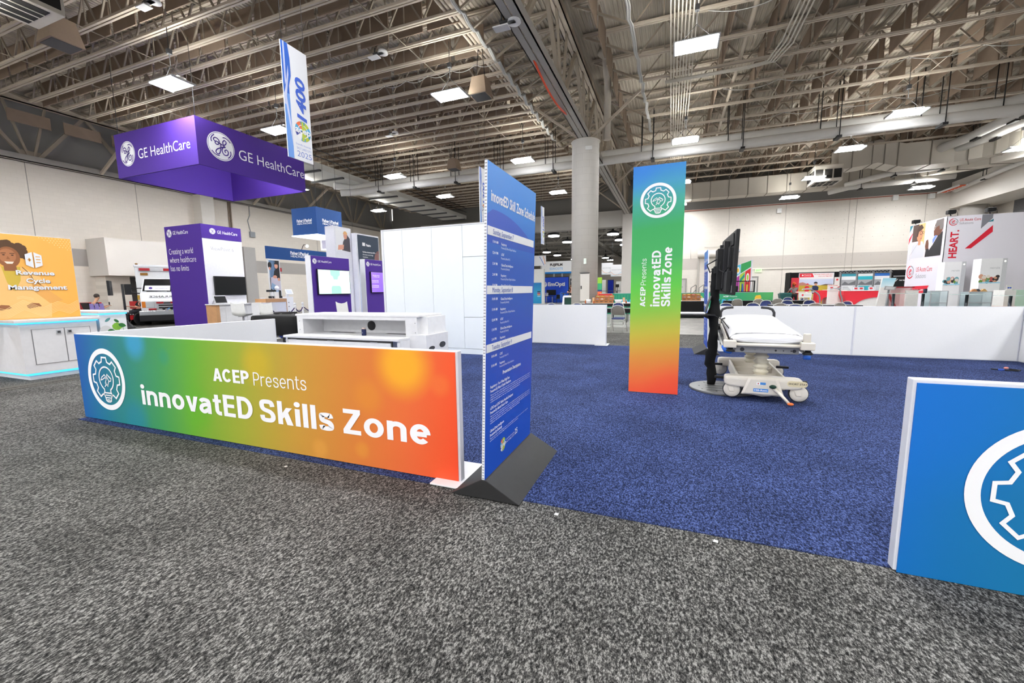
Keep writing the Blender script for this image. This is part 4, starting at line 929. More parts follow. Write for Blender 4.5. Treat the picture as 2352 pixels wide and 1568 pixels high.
obj('badge', bd, [M('badge_blue', (70, 140, 215), noise=0), M('badge_white', (245, 245, 245), noise=0), M('badge_red', (200, 60, 60), noise=0)], ST, label='blue and white maker badges')
obj('stay_label', MB().prism(circ(.29, .245, .035, 6, 90, 270) + circ(.43, .245, .035, 6, -90, 90), FY(-.813), 0, .002).text('SHORT STAY', FY(-.815), .27, .235, .022, .19, .02, .001, 1), [M('label_cream', (224, 212, 176), noise=0), M('label_ink', (70, 60, 50), noise=0)], ST, label='cream short stay label')
def bellow(y, r, z0, z1):
    prof = [(r * .8, z0)]; k = 6
    for i in range(k):
        z = z0 + (z1 - z0) * i / k; dz = (z1 - z0) / k
        prof += [(r * .72, z + dz * .08), (r, z + dz * .45), (r, z + dz * .6), (r * .72, z + dz * .95)]
    return MB().lathe(prof + [(r * .8, z1), (.01, z1)], (0, y, 0), 24)
obj('bellows_column', bellow(-.58, .088, .24, .63), ivory_d, ST); obj('bellows_column', bellow(.42, .082, .29, .63), ivory_d, ST)
# casters
def caster(x, y, dx):
    f_ = obj('caster_fork', MB().lathe([(.055, .19), (.06, .2), (.055, .23)], (x, y, 0), 16).loft([[(x - .05, y - .035, .2), (x + .05, y - .035, .2), (x + .05, y + .035, .2), (x - .05, y + .035, .2)], [(x - .03 + dx, y - .05, .09), (x + .03 + dx, y - .05, .09), (x + .03 + dx, y + .03, .09), (x - .03 + dx, y + .03, .09)]], smooth=False), ivory, ST, bevel=.01)
    w = obj('wheel', MB().lathe([(.02, -.028), (.095, -.028), (.105, -.02), (.105, .02), (.095, .028), (.02, .028)], (x + dx, y, .118), 28, axis='Y'), dkgrey, f_)
    obj('wheel_cover', MB().lathe([(.001, -.036), (.05, -.038), (.092, -.032), (.096, -.028)], (x + dx, y, .118), 28, axis='Y').lathe([(.096, .028), (.092, .032), (.05, .038), (.001, .036)], (x + dx, y, .118), 28, axis='Y'), ivory, f_)
for x, y, dx in ((-.36, -.74, .03), (.36, -.74, .03), (-.36, .74, -.02), (.36, .74, .03)): caster(x, y, dx)
obj('brake_pedal', MB().tube([(.12, -.84, .18), (.2, -.9, .1), (.26, -.95, .035)], [.022, .018, .016], 10), ivory, ST)
obj('pedal_grip', MB().ball((.275, -.965, .03), .035, .03, .018, 10), M('orange_grip', (220, 110, 50), .5), ST, label='orange pedal grip')
obj('pedal_grip', MB().ball((.105, -.85, .2), .04, .025, .025, 10), M('green_grip', (24, 60, 46), .5), ST, label='dark green pedal grip')
pd = MB()
for x in (-.46, .42):
    for y in (-.52, .55): pd.box(x - .06, x + .1, y - .02, y + .02, .2, .235)
obj('side_pedal', pd, black, ST, bevel=.008)
# litter frame
lf = MB().box(-.36, .36, -.78, -.72, .6, .68).box(-.36, .36, .72, .78, .6, .68).box(-.3, -.24, -.75, .75, .62, .68).box(.24, .3, -.75, .75, .62, .68)
obj('lift_frame', lf, railg, ST, bevel=.006)
hl = MB()
for x, r in ((-.24, .025), (.12, .012), (.2, .007), (.28, .008), (.31, .02), (-.32, .007), (-.1, .004), (.0, .004)): hl.prism(circ(x, .64, r, 14), FY(-.781), 0, .0015)
obj('lift_frame_hole', hl, dkgrey, ST)
obj('litter_deck', MB().box(-.4, .4, -.85, 1.1, .69, .73), M('litter_tan', (196, 182, 160), .6), ST, bevel=.01)
bm_ = MB().tube([(-.38, -.9, .715), (.38, -.9, .715)], .022, 10).tube([(-.4, -.85, .715), (-.4, 1.1, .715)], .02, 8).tube([(.4, -.85, .715), (.4, 1.1, .715)], .02, 8)
obj('bumper_bar', bm_, ivory, ST)
for x in (-.39, .41):
    cbk = obj('corner_block', MB().box(x - .07, x + .07, -.95, -.82, .675, .765), ivory, ST, bevel=.012)
    obj('bumper_cone', MB().lathe([(.03, .66), (.055, .632), (.05, .625), (.01, .625)], (x + .01, -.9, 0), 16).lathe([(.03, .66), (.03, .68)], (x + .01, -.9, 0), 12), black, cbk)
obj('foot_post', MB().box(.37, .44, -.92, -.86, .76, .87), ivory, ST, bevel=.012)
# mattress and sheet: head half raised
def mrow(y, zt, th, w, dr=0.0):
    return [(-w, y, zt - th), (-w - .01, y, zt - th * .5), (-w + .02, y, zt - .02), (-w + .06, y, zt), (-.15, y, zt + .012), (.15, y, zt + .012), (w - .06, y, zt - dr), (w - .02, y, zt - .02 - dr), (w + .01, y, zt - th * .5 - dr), (w, y, zt - th - dr)]
rw = []
for i, (y, z) in enumerate(((-.87, .815), (-.85, .85), (-.6, .865), (-.2, .885), (.2, .9), (.6, .925), (.95, .955), (1.08, .95), (1.1, .92))): rw.append(mrow(y, z, .1 if 0 < i < 8 else .075, .38, 0))
obj('mattress', MB().loft([[Vector(p) - Vector((0, 0, .004)) for p in r] for r in rw], smooth=True), M('mattress_grey', (110, 110, 114), .7), ST)
sh = MB(); rings = []
for i, r in enumerate(rw):
    y = r[0][1]; o_ = []
    for j, p in enumerate(r):
        q = Vector(p); k = .012 if 0 < j < 9 else .016
        q.x = q.x * (1 + k * 2); q.z += .01 + (.006 * math.sin(i * 2.1 + j) if 2 < j < 7 else 0)
        if j in (0, 9): q.z -= .018 + .02 * abs(math.sin(i * 1.7 + j))
        if i == 0: q.y -= .025; q.z -= .01 if j not in (0, 9) else .0
        o_.append(q)
    rings.append(o_[1:] if False else o_)
obj('bed_sheet', sh.loft(rings), sheet, ST, sub=1)
obj('sheet_drape', MB().add([(.37, -.9, .77), (.44, -.9, .77), (.47, -.93, .70), (.40, -.92, .72), (.44, -.7, .78), (.48, -.7, .68)], [(0, 1, 2, 3), (1, 4, 5, 2)]), sheet, ST)
for sx in (-1, 1):
    obj('push_handle', MB().tube([(sx * .37, 1.12, .7), (sx * .385, 1.16, .95), (sx * .385, 1.16, 1.0), (sx * .36, 1.165, 1.05), (sx * .3, 1.165, 1.075), (sx * .2, 1.165, 1.085)], .021, 10), M('charcoal_grip', (58, 58, 60), .6), ST)
# side rails folded down
for sx, yb in ((-1, -.55), (1, -.75)):
    r_ = MB()
    if sx < 0:
        r_.tube([(-.52, .45, .86), (-.47, -.1, .74), (-.44, -.6, .64)], .018, 8).tube([(-.44, .5, .83), (-.41, -.1, .7), (-.40, -.5, .63)], .012, 6)
        for i in range(4): r_.box(-.5 + i * .02, -.42 + i * .015, .3 - i * .26, .34 - i * .26, .68 - i * .03, .78 - i * .03)
    else: r_.tube([(.47, .5, .62), (.46, -.5, .6), (.43, -.78, .57)], .018, 8).tube([(.4, -.5, .66), (.46, -.78, .6)], .015, 6)
    sr = obj('side_rail', r_, railg, ST)
    p0 = [(-.44, -.62, .645), (-.42, -.72, .605), (-.36, -.76, .6)] if sx < 0 else [(.4, -.8, .575), (.47, -.8, .572)]
    obj('rail_tip', MB().tube(p0, .026, 10), M('blue_rail_tip', (44, 108, 214), .5), sr, label='bright blue rail end cap')
bk = MB().bar((-.41, -.72, .74), (-.43, .2, .86), .02, .06).bar((-.44, .25, .9), (-.44, 1.0, .96), .02, .07)
obj('backrest_bracket', bk, ivory, ST, bevel=.005)
obj('hose_bracket', MB().box(-.47, -.42, .3, .42, .78, .84).tube([(-.45, .4, .84), (-.4, .5, .93), (-.36, .5, .95)], .01, 6), black, ST)
ST.location = (1.135, 6.56, .013); ST.rotation_euler = (0, 0, R(-2.5))
solo('penlight', MB().tube([(1.0, 6.95, .905), (1.13, 7.0, .912)], .005, 6).ball((1.135, 7.002, .92), .009), dkgrey, 'thin dark wire loop lying on the white stretcher sheet', 'wire', (1.05, 6.97, .905))

# ------------------------------------------------------------------ TV stand, TV, laptop
T = thing('tv_stand', 'black fabric-wrapped TV floor stand beside the stretcher', 'tv stand', (.6, 6.42, 0))
obj('base_plate', MB().prism(circ(.72, 6.3, .43, 36, ry=.42), FZ(.013), 0, .03), M('grey_base_plate', (120, 120, 120), .45, .4), T, bevel=.008)
sl = MB()
for y in (6.05, 6.2, 6.35, 6.5): sl.box(.5, 1.0, y, y + .012, .043, .0445)
for x, y in ((.45, 6.1), (.42, 6.3), (.5, 6.55), (.62, 6.02)): sl.prism(circ(x, y, .012, 8), FZ(.043), 0, .0015)
obj('base_slot', sl, black, T)
pole = []; rad = []
for i in range(34):
    z = .043 + i * .05; pole.append((.585 + .005 * math.sin(i * .9) - (.025 if .3 < z < .5 else 0), 6.45 + .004 * math.cos(i * 1.9), z)); rad.append(.062 + .004 * math.sin(i * 2.3) + .006 * math.sin(i * .7) + (.012 if .3 < z < .5 else 0) + (.02 if z > 1.0 and z < 1.1 else 0) - (.012 if z < .12 else 0))
obj('wrapped_pole', MB().tube(pole, rad, 14), blackcloth, T)
obj('shelf', MB().box(.13, .58, 6.2, 6.62, 1.045, 1.06).loft([[(.4, 6.42, 1.045), (.6, 6.42, 1.045), (.6, 6.48, 1.045), (.4, 6.48, 1.045)], [(.54, 6.43, .97), (.6, 6.43, .97), (.6, 6.47, .97), (.54, 6.47, .97)]], smooth=False), black, T)
obj('mount', MB().box(.58, .66, 6.3, 6.6, 1.4, 1.95).box(.55, .6, 6.38, 6.52, 1.62, 1.72), black, T, bevel=.006)
cl = MB().tube([(.56, 6.45, 1.66), (.5, 6.4, 1.64), (.46, 6.38, 1.74), (.56, 6.4, 1.8), (.62, 6.4, 1.84)], .009, 6).tube([(.62, 6.35, 1.83), (.6, 6.2, 1.66), (.64, 6.05, 1.62), (.67, 5.9, 1.68)], .007, 6).tube([(.3, 6.45, 1.07), (.55, 6.38, 1.06), (.68, 6.3, .98), (.75, 6.2, .88), (.74, 6.15, .8)], .006, 6)
obj('cable', cl, black, T)
V = thing('television', 'large black flat TV seen from behind on the fabric-wrapped stand', 'television', (.72, 6.47, 1.33))
tl = .06                                                     # the top leans towards the viewer's left edge
ft_ = Frame((.735, 5.74, 1.33), (0, 1, 0), (.02, 0, 1))
obj('panel', MB().prism([(0, 0), (1.44, 0), (1.44, .8), (0, .8)], ft_, -.03, .012), black, V, bevel=.008)
obj('screen', MB().rect(ft_, .015, 1.425, .02, .785, .0135), M('screen_off', (8, 8, 10), .15, noise=0), V)
bk = MB().prism([(.12, .04), (1.32, .04), (1.32, .3), (.12, .3)], ft_, -.085, -.03).prism([(.25, .3), (1.2, .3), (1.15, .62), (.3, .62)], ft_, -.06, -.03).prism([(.1, .62), (1.34, .62), (1.3, .77), (.14, .77)], ft_, -.045, -.03)
obj('back_cover', bk, M('tv_back', (30, 30, 32), .55), V, bevel=.008)
rl = MB().prism([(.42, .08), (.5, .08), (.5, .7), (.42, .7)], ft_, -.105, -.05).prism([(.94, .08), (1.02, .08), (1.02, .7), (.94, .7)], ft_, -.105, -.05).prism([(.18, .34), (.21, .34), (.21, .6), (.18, .6)], ft_, -.07, -.04)
obj('mount_rail', rl, M('rail_black', (40, 40, 43), .4, .4), V, bevel=.004)
obj('rating_sticker', MB().rect(ft_, .04, .1, .03, .05, -.0305).rect(Frame(ft_.p(0, 0, 0), (0, -1, 0), ft_.v), -.09, -.03, .05, .12, .032), M('sticker', (200, 200, 200), noise=0), V)
Lp = thing('laptop', 'open silver laptop on the shelf of the TV stand', 'laptop', (.33, 6.4, 1.06))
obj('base', MB().box(.14, .46, 6.28, 6.56, 1.06, 1.078), alu, Lp, bevel=.004)
obj('keyboard', MB().box(.17, .36, 6.31, 6.53, 1.078, 1.0795), M('keys', (196, 196, 198), .6), Lp)
obj('screen', MB().prism([(0, 0), (.28, 0), (.28, .24), (0, .24)], Frame((.46, 6.56, 1.08), (0, -1, 0), (.28, 0, 1)), -.008, .0), M('laptop_lid', (40, 42, 46), .35), Lp, bevel=.003)
cb = MB().tube([(5.04, 9.16, .022), (5.15, 9.08, .022), (5.3, 9.06, .022), (5.38, 9.13, .022), (5.3, 9.22, .022)], .012, 6)
t = solo('floor_cable', cb, black, 'short black cable with pink plug lying on the blue carpet at far right', 'cable', (5.2, 9.1, .013))
obj('plug', MB().ball((5.27, 9.24, .035), .035, .02, .02, 8), M('pink_plug', (226, 150, 140), .6), t, label='pink plug')
obj('clip', MB().tube([(5.1, 9.11, .024), (5.16, 9.08, .024)], .016, 6), M('blue_clip', (50, 90, 200), .6), t, label='blue clip')
lt = [(-4.85, 1.02, .012), (-1.02, 2.42, .014), (-.63, 2.37, .014), (.28, 2.4, .014), (-2.9, 2.32, .012)]
for i, (x, y, r) in enumerate(lt):
    solo('paper_scrap', MB().prism([(-r, -r * .6), (r * .8, -r), (r, r * .7), (-r * .5, r)], FZ(.012 if y < 2.46 else .018, x, y), 0, .002), M('paper', (236, 236, 234), .7), 'tiny white paper scrap on the grey carpet ' + ('at lower left', 'by the wedge foot of the schedule board', 'a little right of the wedge foot', 'along the middle of the carpet joint', 'below the middle of the rainbow panel')[i], 'paper scrap', (x, y, .012), 'paper scraps on the carpet')
# ------------------------------------------------------------------ shared logo pieces and figures
def spline(pts, k=5):
    P = [Vector(p) for p in pts]; out = []
    for i in range(len(P) - 1):
        a, b, c, d = P[max(i - 1, 0)], P[i], P[i + 1], P[min(i + 2, len(P) - 1)]
        for j in range(k):
            t = j / k; out.append(.5 * ((2 * b) + (c - a) * t + (2 * a - 5 * b + 4 * c - d) * t * t + (3 * b - a - 3 * c + d) * t ** 3))
    return out + [P[-1]]
PUR = (72, 40, 140)
purl = M('purple_print', (66, 40, 132), .7, noise=0)
def round_monogram(parent, fr, cx, cy, r, n=.004):
    m = MB(); m.poly(circ(cx, cy, r, 40), fr, n, 0); m.ring(fr, cx, cy, r * .945, r * .915, n * 1.5, 1, 40)
    S_ = [[(-.42, .26), (-.52, .36), (-.44, .5), (-.26, .5), (-.12, .36), (-.16, .14), (-.32, .06), (-.42, .16), (-.34, .28), (-.1, .2), (.1, .12)],
          [(-.02, .22), (-.05, -.2), (-.16, -.52), (-.32, -.6), (-.42, -.46), (-.3, -.26), (0, -.08), (.22, .04)],
          [(.1, .12), (.3, .2), (.4, .38), (.28, .5), (.15, .36), (.18, .12), (.32, .02)],
          [(.32, .02), (.12, -.06), (.04, -.3), (.18, -.54), (.42, -.5), (.5, -.28), (.38, -.14), (.24, -.24), (.3, -.36)]]
    for q in S_: m.stroke([(cx + p.x * r, cy + p.y * r) for p in spline(q)], r * .075, fr, n * 2, 1)
    for a in (60, 150, 240, 330): m.stroke([(cx + r * q * math.cos(R(a + b)), cy + r * q * math.sin(R(a + b))) for b, q in ((-28, .84), (-14, .83), (0, .8), (10, .74), (16, .68))], r * .07, fr, n * 2, 1)
    return obj('monogram', m, [txtw, purl], parent)
def figure(name, label, J, skin_c, top_c, leg_c, hair_c, loc, hair='short', shoe_c=(30, 30, 32), extra=None):
    """a person: one continuous body; clothing and hair as children. J: joint name -> point relative to loc"""
    L = Vector(loc); P = {k: L + Vector(v) for k, v in J.items()}
    sm = M('skin_%d_%d' % skin_c[:2], skin_c, .6, noise=.03)
    V = []; E = []; Rd = []; idx = {}
    def add(k, p, r, par=None):
        V.append(p); Rd.append(r); idx[k] = len(V) - 1
        if par is not None: E.append((idx[par], idx[k]))
    add('hip', P['hip'], (.16, .12)); add('waist', P['hip'].lerp(P['chest'], .5), (.14, .1), 'hip'); add('chest', P['chest'], (.16, .115), 'waist')
    add('neck', P['neck'], .058, 'chest'); hd = (P['head'] - P['neck']).normalized()
    add('jaw', P['neck'].lerp(P['head'], .5) + (P['face'] - P['head']) * .25, .07, 'neck'); add('head', P['head'], (.085, .098), 'jaw'); add('crown', P['head'] + hd * .075, .07, 'head')
    for s in 'LR':
        add(s + 'sh', P[s + 'sh'], .066, 'chest'); add(s + 'el', P[s + 'el'], .045, s + 'sh'); add(s + 'wr', P[s + 'wr'], .028, s + 'el')
        d = (P[s + 'wr'] - P[s + 'el']).normalized(); u = d.cross(Vector((0, 0, 1)));
        u = u.normalized() if u.length > .1 else Vector((1, 0, 0)); w = u.cross(d)
        pm = P[s + 'wr'] + d * .07; add(s + 'pm', pm, (.036, .018), s + 'wr')
        for k, (o, l) in enumerate(((-.03, .07), (-.01, .082), (.01, .08), (.03, .062))):
            add(s + 'f%d' % k, pm + u * o + d * .035, .009, s + 'pm'); add(s + 'g%d' % k, pm + u * o + d * (.035 + l * .6) - w * .02, .008, s + 'f%d' % k); add(s + 'h%d' % k, pm + u * o + d * (.03 + l * .8) - w * .045, .007, s + 'g%d' % k)
        add(s + 't0', P[s + 'wr'] + d * .03 + u * .035 * (1 if s == 'L' else -1), .011, s + 'wr'); add(s + 't1', P[s + 'wr'] + d * .075 + u * .055 * (1 if s == 'L' else -1) - w * .02, .009, s + 't0')
        add(s + 'th', P[s + 'th'], .095, 'hip'); add(s + 'kn', P[s + 'kn'], .062, s + 'th'); add(s + 'an', P[s + 'an'], .04, s + 'kn'); add(s + 'to', P[s + 'to'], .035, s + 'an')
    b = skin(name, V, E, Rd, sm, None, 1, base=loc); tag(b, label, 'person')
    def cloth(nm, keys, links, grow, col, sub=1):
        vv = []; rr = []; ii = {}
        for k in keys:
            p, r = (V[idx[k]], Rd[idx[k]]) if isinstance(k, str) else k[1:]
            ii[k if isinstance(k, str) else k[0]] = len(vv); vv.append(p)
            rr.append(tuple(x + grow for x in (r if isinstance(r, tuple) else (r, r))))
        return skin(nm, vv, [(ii[a], ii[c]) for a, c in links], rr, M('cloth_%d_%d_%d' % col, col, .85, noise=.08, scale=20), b, sub, base=loc)
    hl = [('sl' + s, P[s + 'sh'].lerp(P[s + 'el'], .75), .052) for s in 'LR']
    cloth('shirt', ['chest', 'waist', 'hip', 'Lsh', 'Rsh'] + hl, [('chest', 'waist'), ('waist', 'hip'), ('chest', 'Lsh'), ('chest', 'Rsh'), ('Lsh', 'slL'), ('Rsh', 'slR')], .014, top_c)
    cloth('trousers', ['hip', 'Lth', 'Lkn', 'Lan', 'Rth', 'Rkn', 'Ran'], [('hip', 'Lth'), ('Lth', 'Lkn'), ('Lkn', 'Lan'), ('hip', 'Rth'), ('Rth', 'Rkn'), ('Rkn', 'Ran')], .016, leg_c)
    for s in 'LR': cloth('shoe', [s + 'an', s + 'to'], [(s + 'an', s + 'to')], .012, shoe_c)
    fc = (P['face'] - P['head']).normalized(); hm = M('hair_%d_%d' % hair_c[:2], hair_c, .8, noise=.2, scale=60); h = MB()
    h.ball(P['head'] + hd * .05 - fc * .028, .1, .1, .105, 16)
    if hair == 'bun': h.ball(P['head'] - fc * .12 + hd * -.04, .075, .075, .08, 12)
    if hair == 'long':
        h.tube([P['head'] - fc * .06, P['neck'] - fc * .07, P['chest'] - fc * .1], [.1, .1, .07], 10)
        sd = fc.cross(hd); h.tube([P['head'] + sd * .085, P['neck'] + sd * .09 + fc * .02, P['chest'] + sd * .1 + fc * .08], [.045, .05, .035], 8).tube([P['head'] - sd * .085, P['neck'] - sd * .09 + fc * .02, P['chest'] - sd * .1 + fc * .08], [.045, .05, .035], 8)
    obj('hair', h, hm, b)
    sd = fc.cross(hd); e = MB(); q = P['head'] + fc * .088
    for k in (-1, 1): e.ball(q + sd * .033 * k + hd * .008, .012, .012, .007, 8, 0)
    e.ball(q - hd * .055 - fc * .008, .024, .012, .007, 8, 1); e.ball(q + fc * .012 - hd * .022, .013, .013, .02, 8, 2)
    for k in (-1, 1): e.ball(P['head'] + sd * .092 * k - hd * .012, .014, .018, .028, 8, 2)
    obj('face_features', e, [M('eye_dark', (40, 30, 28), .4, noise=0), M('lips', (150, 84, 78), .5, noise=0), sm], b)
    return b

# ------------------------------------------------------------------ orange booth at the far left
led = M('cyan_led', (70, 200, 255), emit=1.5)
cw_ = M('counter_white', (226, 224, 226), .45)
O = thing('display_counter', 'white display counter with cyan light strips under the orange panel', 'counter', (-10.8, 3.9, 0))
obj('body', MB().box(-12.2, -10.06, 3.37, 4.36, .12, .96), cw_, O, bevel=.004)
obj('top', MB().box(-12.25, -10.0, 3.3, 4.4, .985, 1.03), cw_, O, bevel=.004)
obj('light_strip', MB().box(-12.2, -10.03, 3.34, 4.37, .965, .985).box(-12.2, -10.09, 3.4, 4.33, .085, .12), led, O)
obj('plinth', MB().box(-12.2, -10.12, 3.43, 4.3, .006, .085), cw_, O)
fo = FX(-10.06)
def leafdoor(y0, y1, kx):
    d = obj('door', MB().box(-10.062, -10.05, y0 + .004, y1 - .004, .27, .86), cw_, O, bevel=.002)
    obj('latch', MB().box(-10.05, -10.035, kx - .03, kx + .03, .77, .83), alu, d); obj('pull', MB().box(-10.036, -10.032, kx - .02, kx + .02, .782, .818), dkgrey, d)
obj('door_gap', MB().box(-10.061, -10.0545, 3.50, 4.26, .265, .865), M('gap_grey', (120, 120, 122), .8), O)
leafdoor(3.505, 3.905, 3.83); leafdoor(3.91, 4.255, 3.97)
O2 = thing('display_counter', 'white display counter printed with green monstera leaves, behind the first', 'counter', (-10.7, 4.65, 0))
obj('body', MB().box(-12.0, -10.14, 4.44, 4.86, .006, 1.06), M('counter_white_glossy', (240, 241, 244), .4), O2, bevel=.004)
obj('top', MB().box(-12.05, -10.1, 4.42, 4.9, 1.085, 1.13), cw_, O2, bevel=.004)
obj('light_strip', MB().box(-12.0, -10.12, 4.44, 4.87, 1.065, 1.085), led, O2)
f_ = FX(-10.138); gm = MB()
gm.poly(circ(4.52, .72, .1, 20, ry=.13), f_, .001, 3)
def leaf(u, v, l, w, a, mi, n):
    ca, sa = math.cos(R(a)), math.sin(R(a)); pts = [(0, 0), (.15, .35), (.4, .5), (.7, .42), (1, 0), (.7, -.42), (.4, -.5), (.15, -.35)]
    gm.poly([(u + (x * l) * ca - (y * w) * sa, v + (x * l) * sa + (y * w) * ca) for x, y in pts], f_, n, mi)
leaf(4.62, .84, .17, .15, -15, 0, .002); leaf(4.52, .92, .12, .05, 40, 2, .002); leaf(4.72, .86, .13, .08, -20, 1, .0025); leaf(4.54, .72, .12, .1, 10, 1, .003); leaf(4.66, .96, .1, .05, -40, 1, .003)
gm.stroke([(4.7, .83), (4.74, .7)], .006, f_, .002, 1).stroke([(4.78, .84), (4.8, .7)], .006, f_, .002, 1)
obj('leaf_print', gm, [M('leaf_lime', (126, 180, 60), noise=0), M('leaf_dark', (44, 110, 56), noise=0), M('leaf_teal', (84, 140, 140), noise=0), M('pot_grey', (214, 214, 214), noise=0)], O2)
OP = thing('poster_wall', 'orange display panel with a printed smiling woman in a pale coat', 'display panel', (-10.6, 3.6, 1.03))
obj('board', MB().box(-10.62, -10.515, 2.7, 4.35, 1.03, 2.485), frame_w, OP, bevel=.003)
org = gmat('orange_print', (-10.51, 2.7, 2.48), (-10.51, 4.34, 1.03), [(0, (246, 186, 98)), (1, (244, 178, 84))])
obj('graphic', MB().box(-10.515, -10.51, 2.7, 4.342, 1.035, 2.478), org, OP)
fp = FX(-10.51); g = MB()
cols = [M('print_coat', (246, 196, 124), noise=0), M('print_skin', (150, 96, 62), noise=0), M('print_hair', (92, 66, 46), noise=0), M('print_lime', (208, 178, 70), noise=0), M('print_smile', (248, 232, 216), noise=0), M('print_line', (252, 214, 150), noise=0), M('print_shade', (232, 170, 92), noise=0), M('print_eye', (60, 40, 30), noise=0), M('print_skin_light', (176, 116, 78), noise=0)]
hc, vc = 3.53, 2.09
random.seed(3)
for i in range(34):
    a = R(random.uniform(-20, 215)); q = random.uniform(.15, .25); g.poly(circ(hc + .01 + q * .85 * math.cos(a), vc + .06 + q * .8 * math.sin(a), random.uniform(.03, .06), 9), fp, .0008 + i * .00002, 2)
g.poly(circ(hc, vc + .1, .19, 24, ry=.15), fp, .0015, 2)
g.poly([(hc - .3, 1.05), (hc - .42, 1.5), (hc - .32, 1.84), (hc - .12, 1.93), (hc + .12, 1.93), (hc + .32, 1.82), (hc + .46, 1.5), (hc + .42, 1.05)], fp, .0012, 0)
g.poly([(hc + .2, 1.8), (hc + .46, 1.5), (hc + .6, 1.35), (hc + .42, 1.3), (hc + .25, 1.5)], fp, .0016, 6).poly([(hc - .2, 1.75), (hc - .5, 1.45), (hc - .35, 1.25), (hc - .2, 1.4)], fp, .0016, 6)
g.poly([(hc - .1, 1.93), (hc + .12, 1.93), (hc + .1, 1.7), (hc + .02, 1.52), (hc - .06, 1.66)], fp, .002, 3)
g.poly([(hc - .07, 1.86), (hc + .08, 1.86), (hc + .07, 2.0), (hc - .07, 2.0)], fp, .0025, 1)
g.poly(circ(hc, vc, .135, 28, ry=.175), fp, .003, 1).poly(circ(hc - .01, vc + .02, .1, 24, ry=.12), fp, .0033, 8)
g.poly(circ(hc - .04, vc - .09, .058, 14, 180, 360, ry=.035) if False else [(hc - .055, vc - .075), (hc + .055, vc - .075), (hc + .035, vc - .11), (hc - .03, vc - .112)], fp, .0038, 4)
for s in (-.052, .048): g.poly(circ(hc + s, vc + .035, .017, 10, ry=.009), fp, .0038, 7).stroke([(hc + s - .03, vc + .062), (hc + s + .028, vc + .066)], .01, fp, .0038, 7)
g.poly([(hc - .008, vc + .02), (hc + .018, vc - .035), (hc - .028, vc - .035)], fp, .0037, 1)
g.stroke([(hc + .14, 1.93), (hc + .22, 1.82), (hc + .26, 1.7), (hc + .34, 1.62)], .008, fp, .0035, 2)
for s, hy in ((-.14, 1.235), (.22, 1.26)): g.poly([(hc + s - .07, hy - .05), (hc + s + .09, hy - .01), (hc + s + .06, hy + .04), (hc + s - .03, hy + .05), (hc + s - .1, hy)], fp, .003, 1)
for i in range(9):
    o = i * .026; g.stroke([(2.75, 1.05 + o), (3.1, 1.13 + o), (3.4, 1.05 + o), (3.62, 1.2 + o), (3.85, 1.06 + o), (4.05, 1.17 + o), (4.2, 1.1 + o), (4.335, 1.19 + o)] if i < 7 else [(3.55, 1.2 + o), (3.62, 1.22 + o), (3.75, 1.18 + o)], .007, fp, .004, 5)
for i in range(10):
    for j in range(6):
        if j < (i + 1) * .62: g.poly(circ(3.93 + i * .042 + (j % 2) * .02, 2.455 - j * .036, .008, 8), fp, .002, 5)
obj('picture', g, cols, OP)
lm = MB().text('Revenue', fp, 3.585, 1.80, .075, .475, .03, .012).text('Cycle', fp, 3.69, 1.662, .075, .3, .03, .012).text('Management', fp, 3.47, 1.545, .078, .73, .03, .012)
lm.poly([(3.72, 1.97), (3.72, 2.15), (3.812, 2.195), (3.812, 1.92)], fp, .012).poly([(3.83, 1.92), (3.83, 2.195), (3.925, 2.145), (3.925, 1.97)], fp, .012)
lo = obj('lettering', lm, M('letter_pale', (232, 234, 240), .5, noise=0), OP)
lm2 = MB()
for k in (0,): lm2.text('Revenue', fp, 3.592, 1.793, .075, .475, .03, .006).text('Cycle', fp, 3.697, 1.655, .075, .3, .03, .006).text('Management', fp, 3.477, 1.538, .078, .73, .03, .006)
obj('painted_lettering_shadow', lm2, M('letter_shadow_brown', (150, 120, 84), .7, noise=0), OP)  # darker copy offset behind the words, painted in as their cast shadow
sg = MB().rect(fp, 3.748, 3.79, 2.05, 2.068, .0125).rect(fp, 3.76, 3.778, 2.03, 2.09, .0125)
for z in (2.11, 2.06, 2.01): sg.rect(fp, 3.85, 3.905, z, z + .016, .0125)
obj('icon_cutout', sg, M('print_shade'), OP)

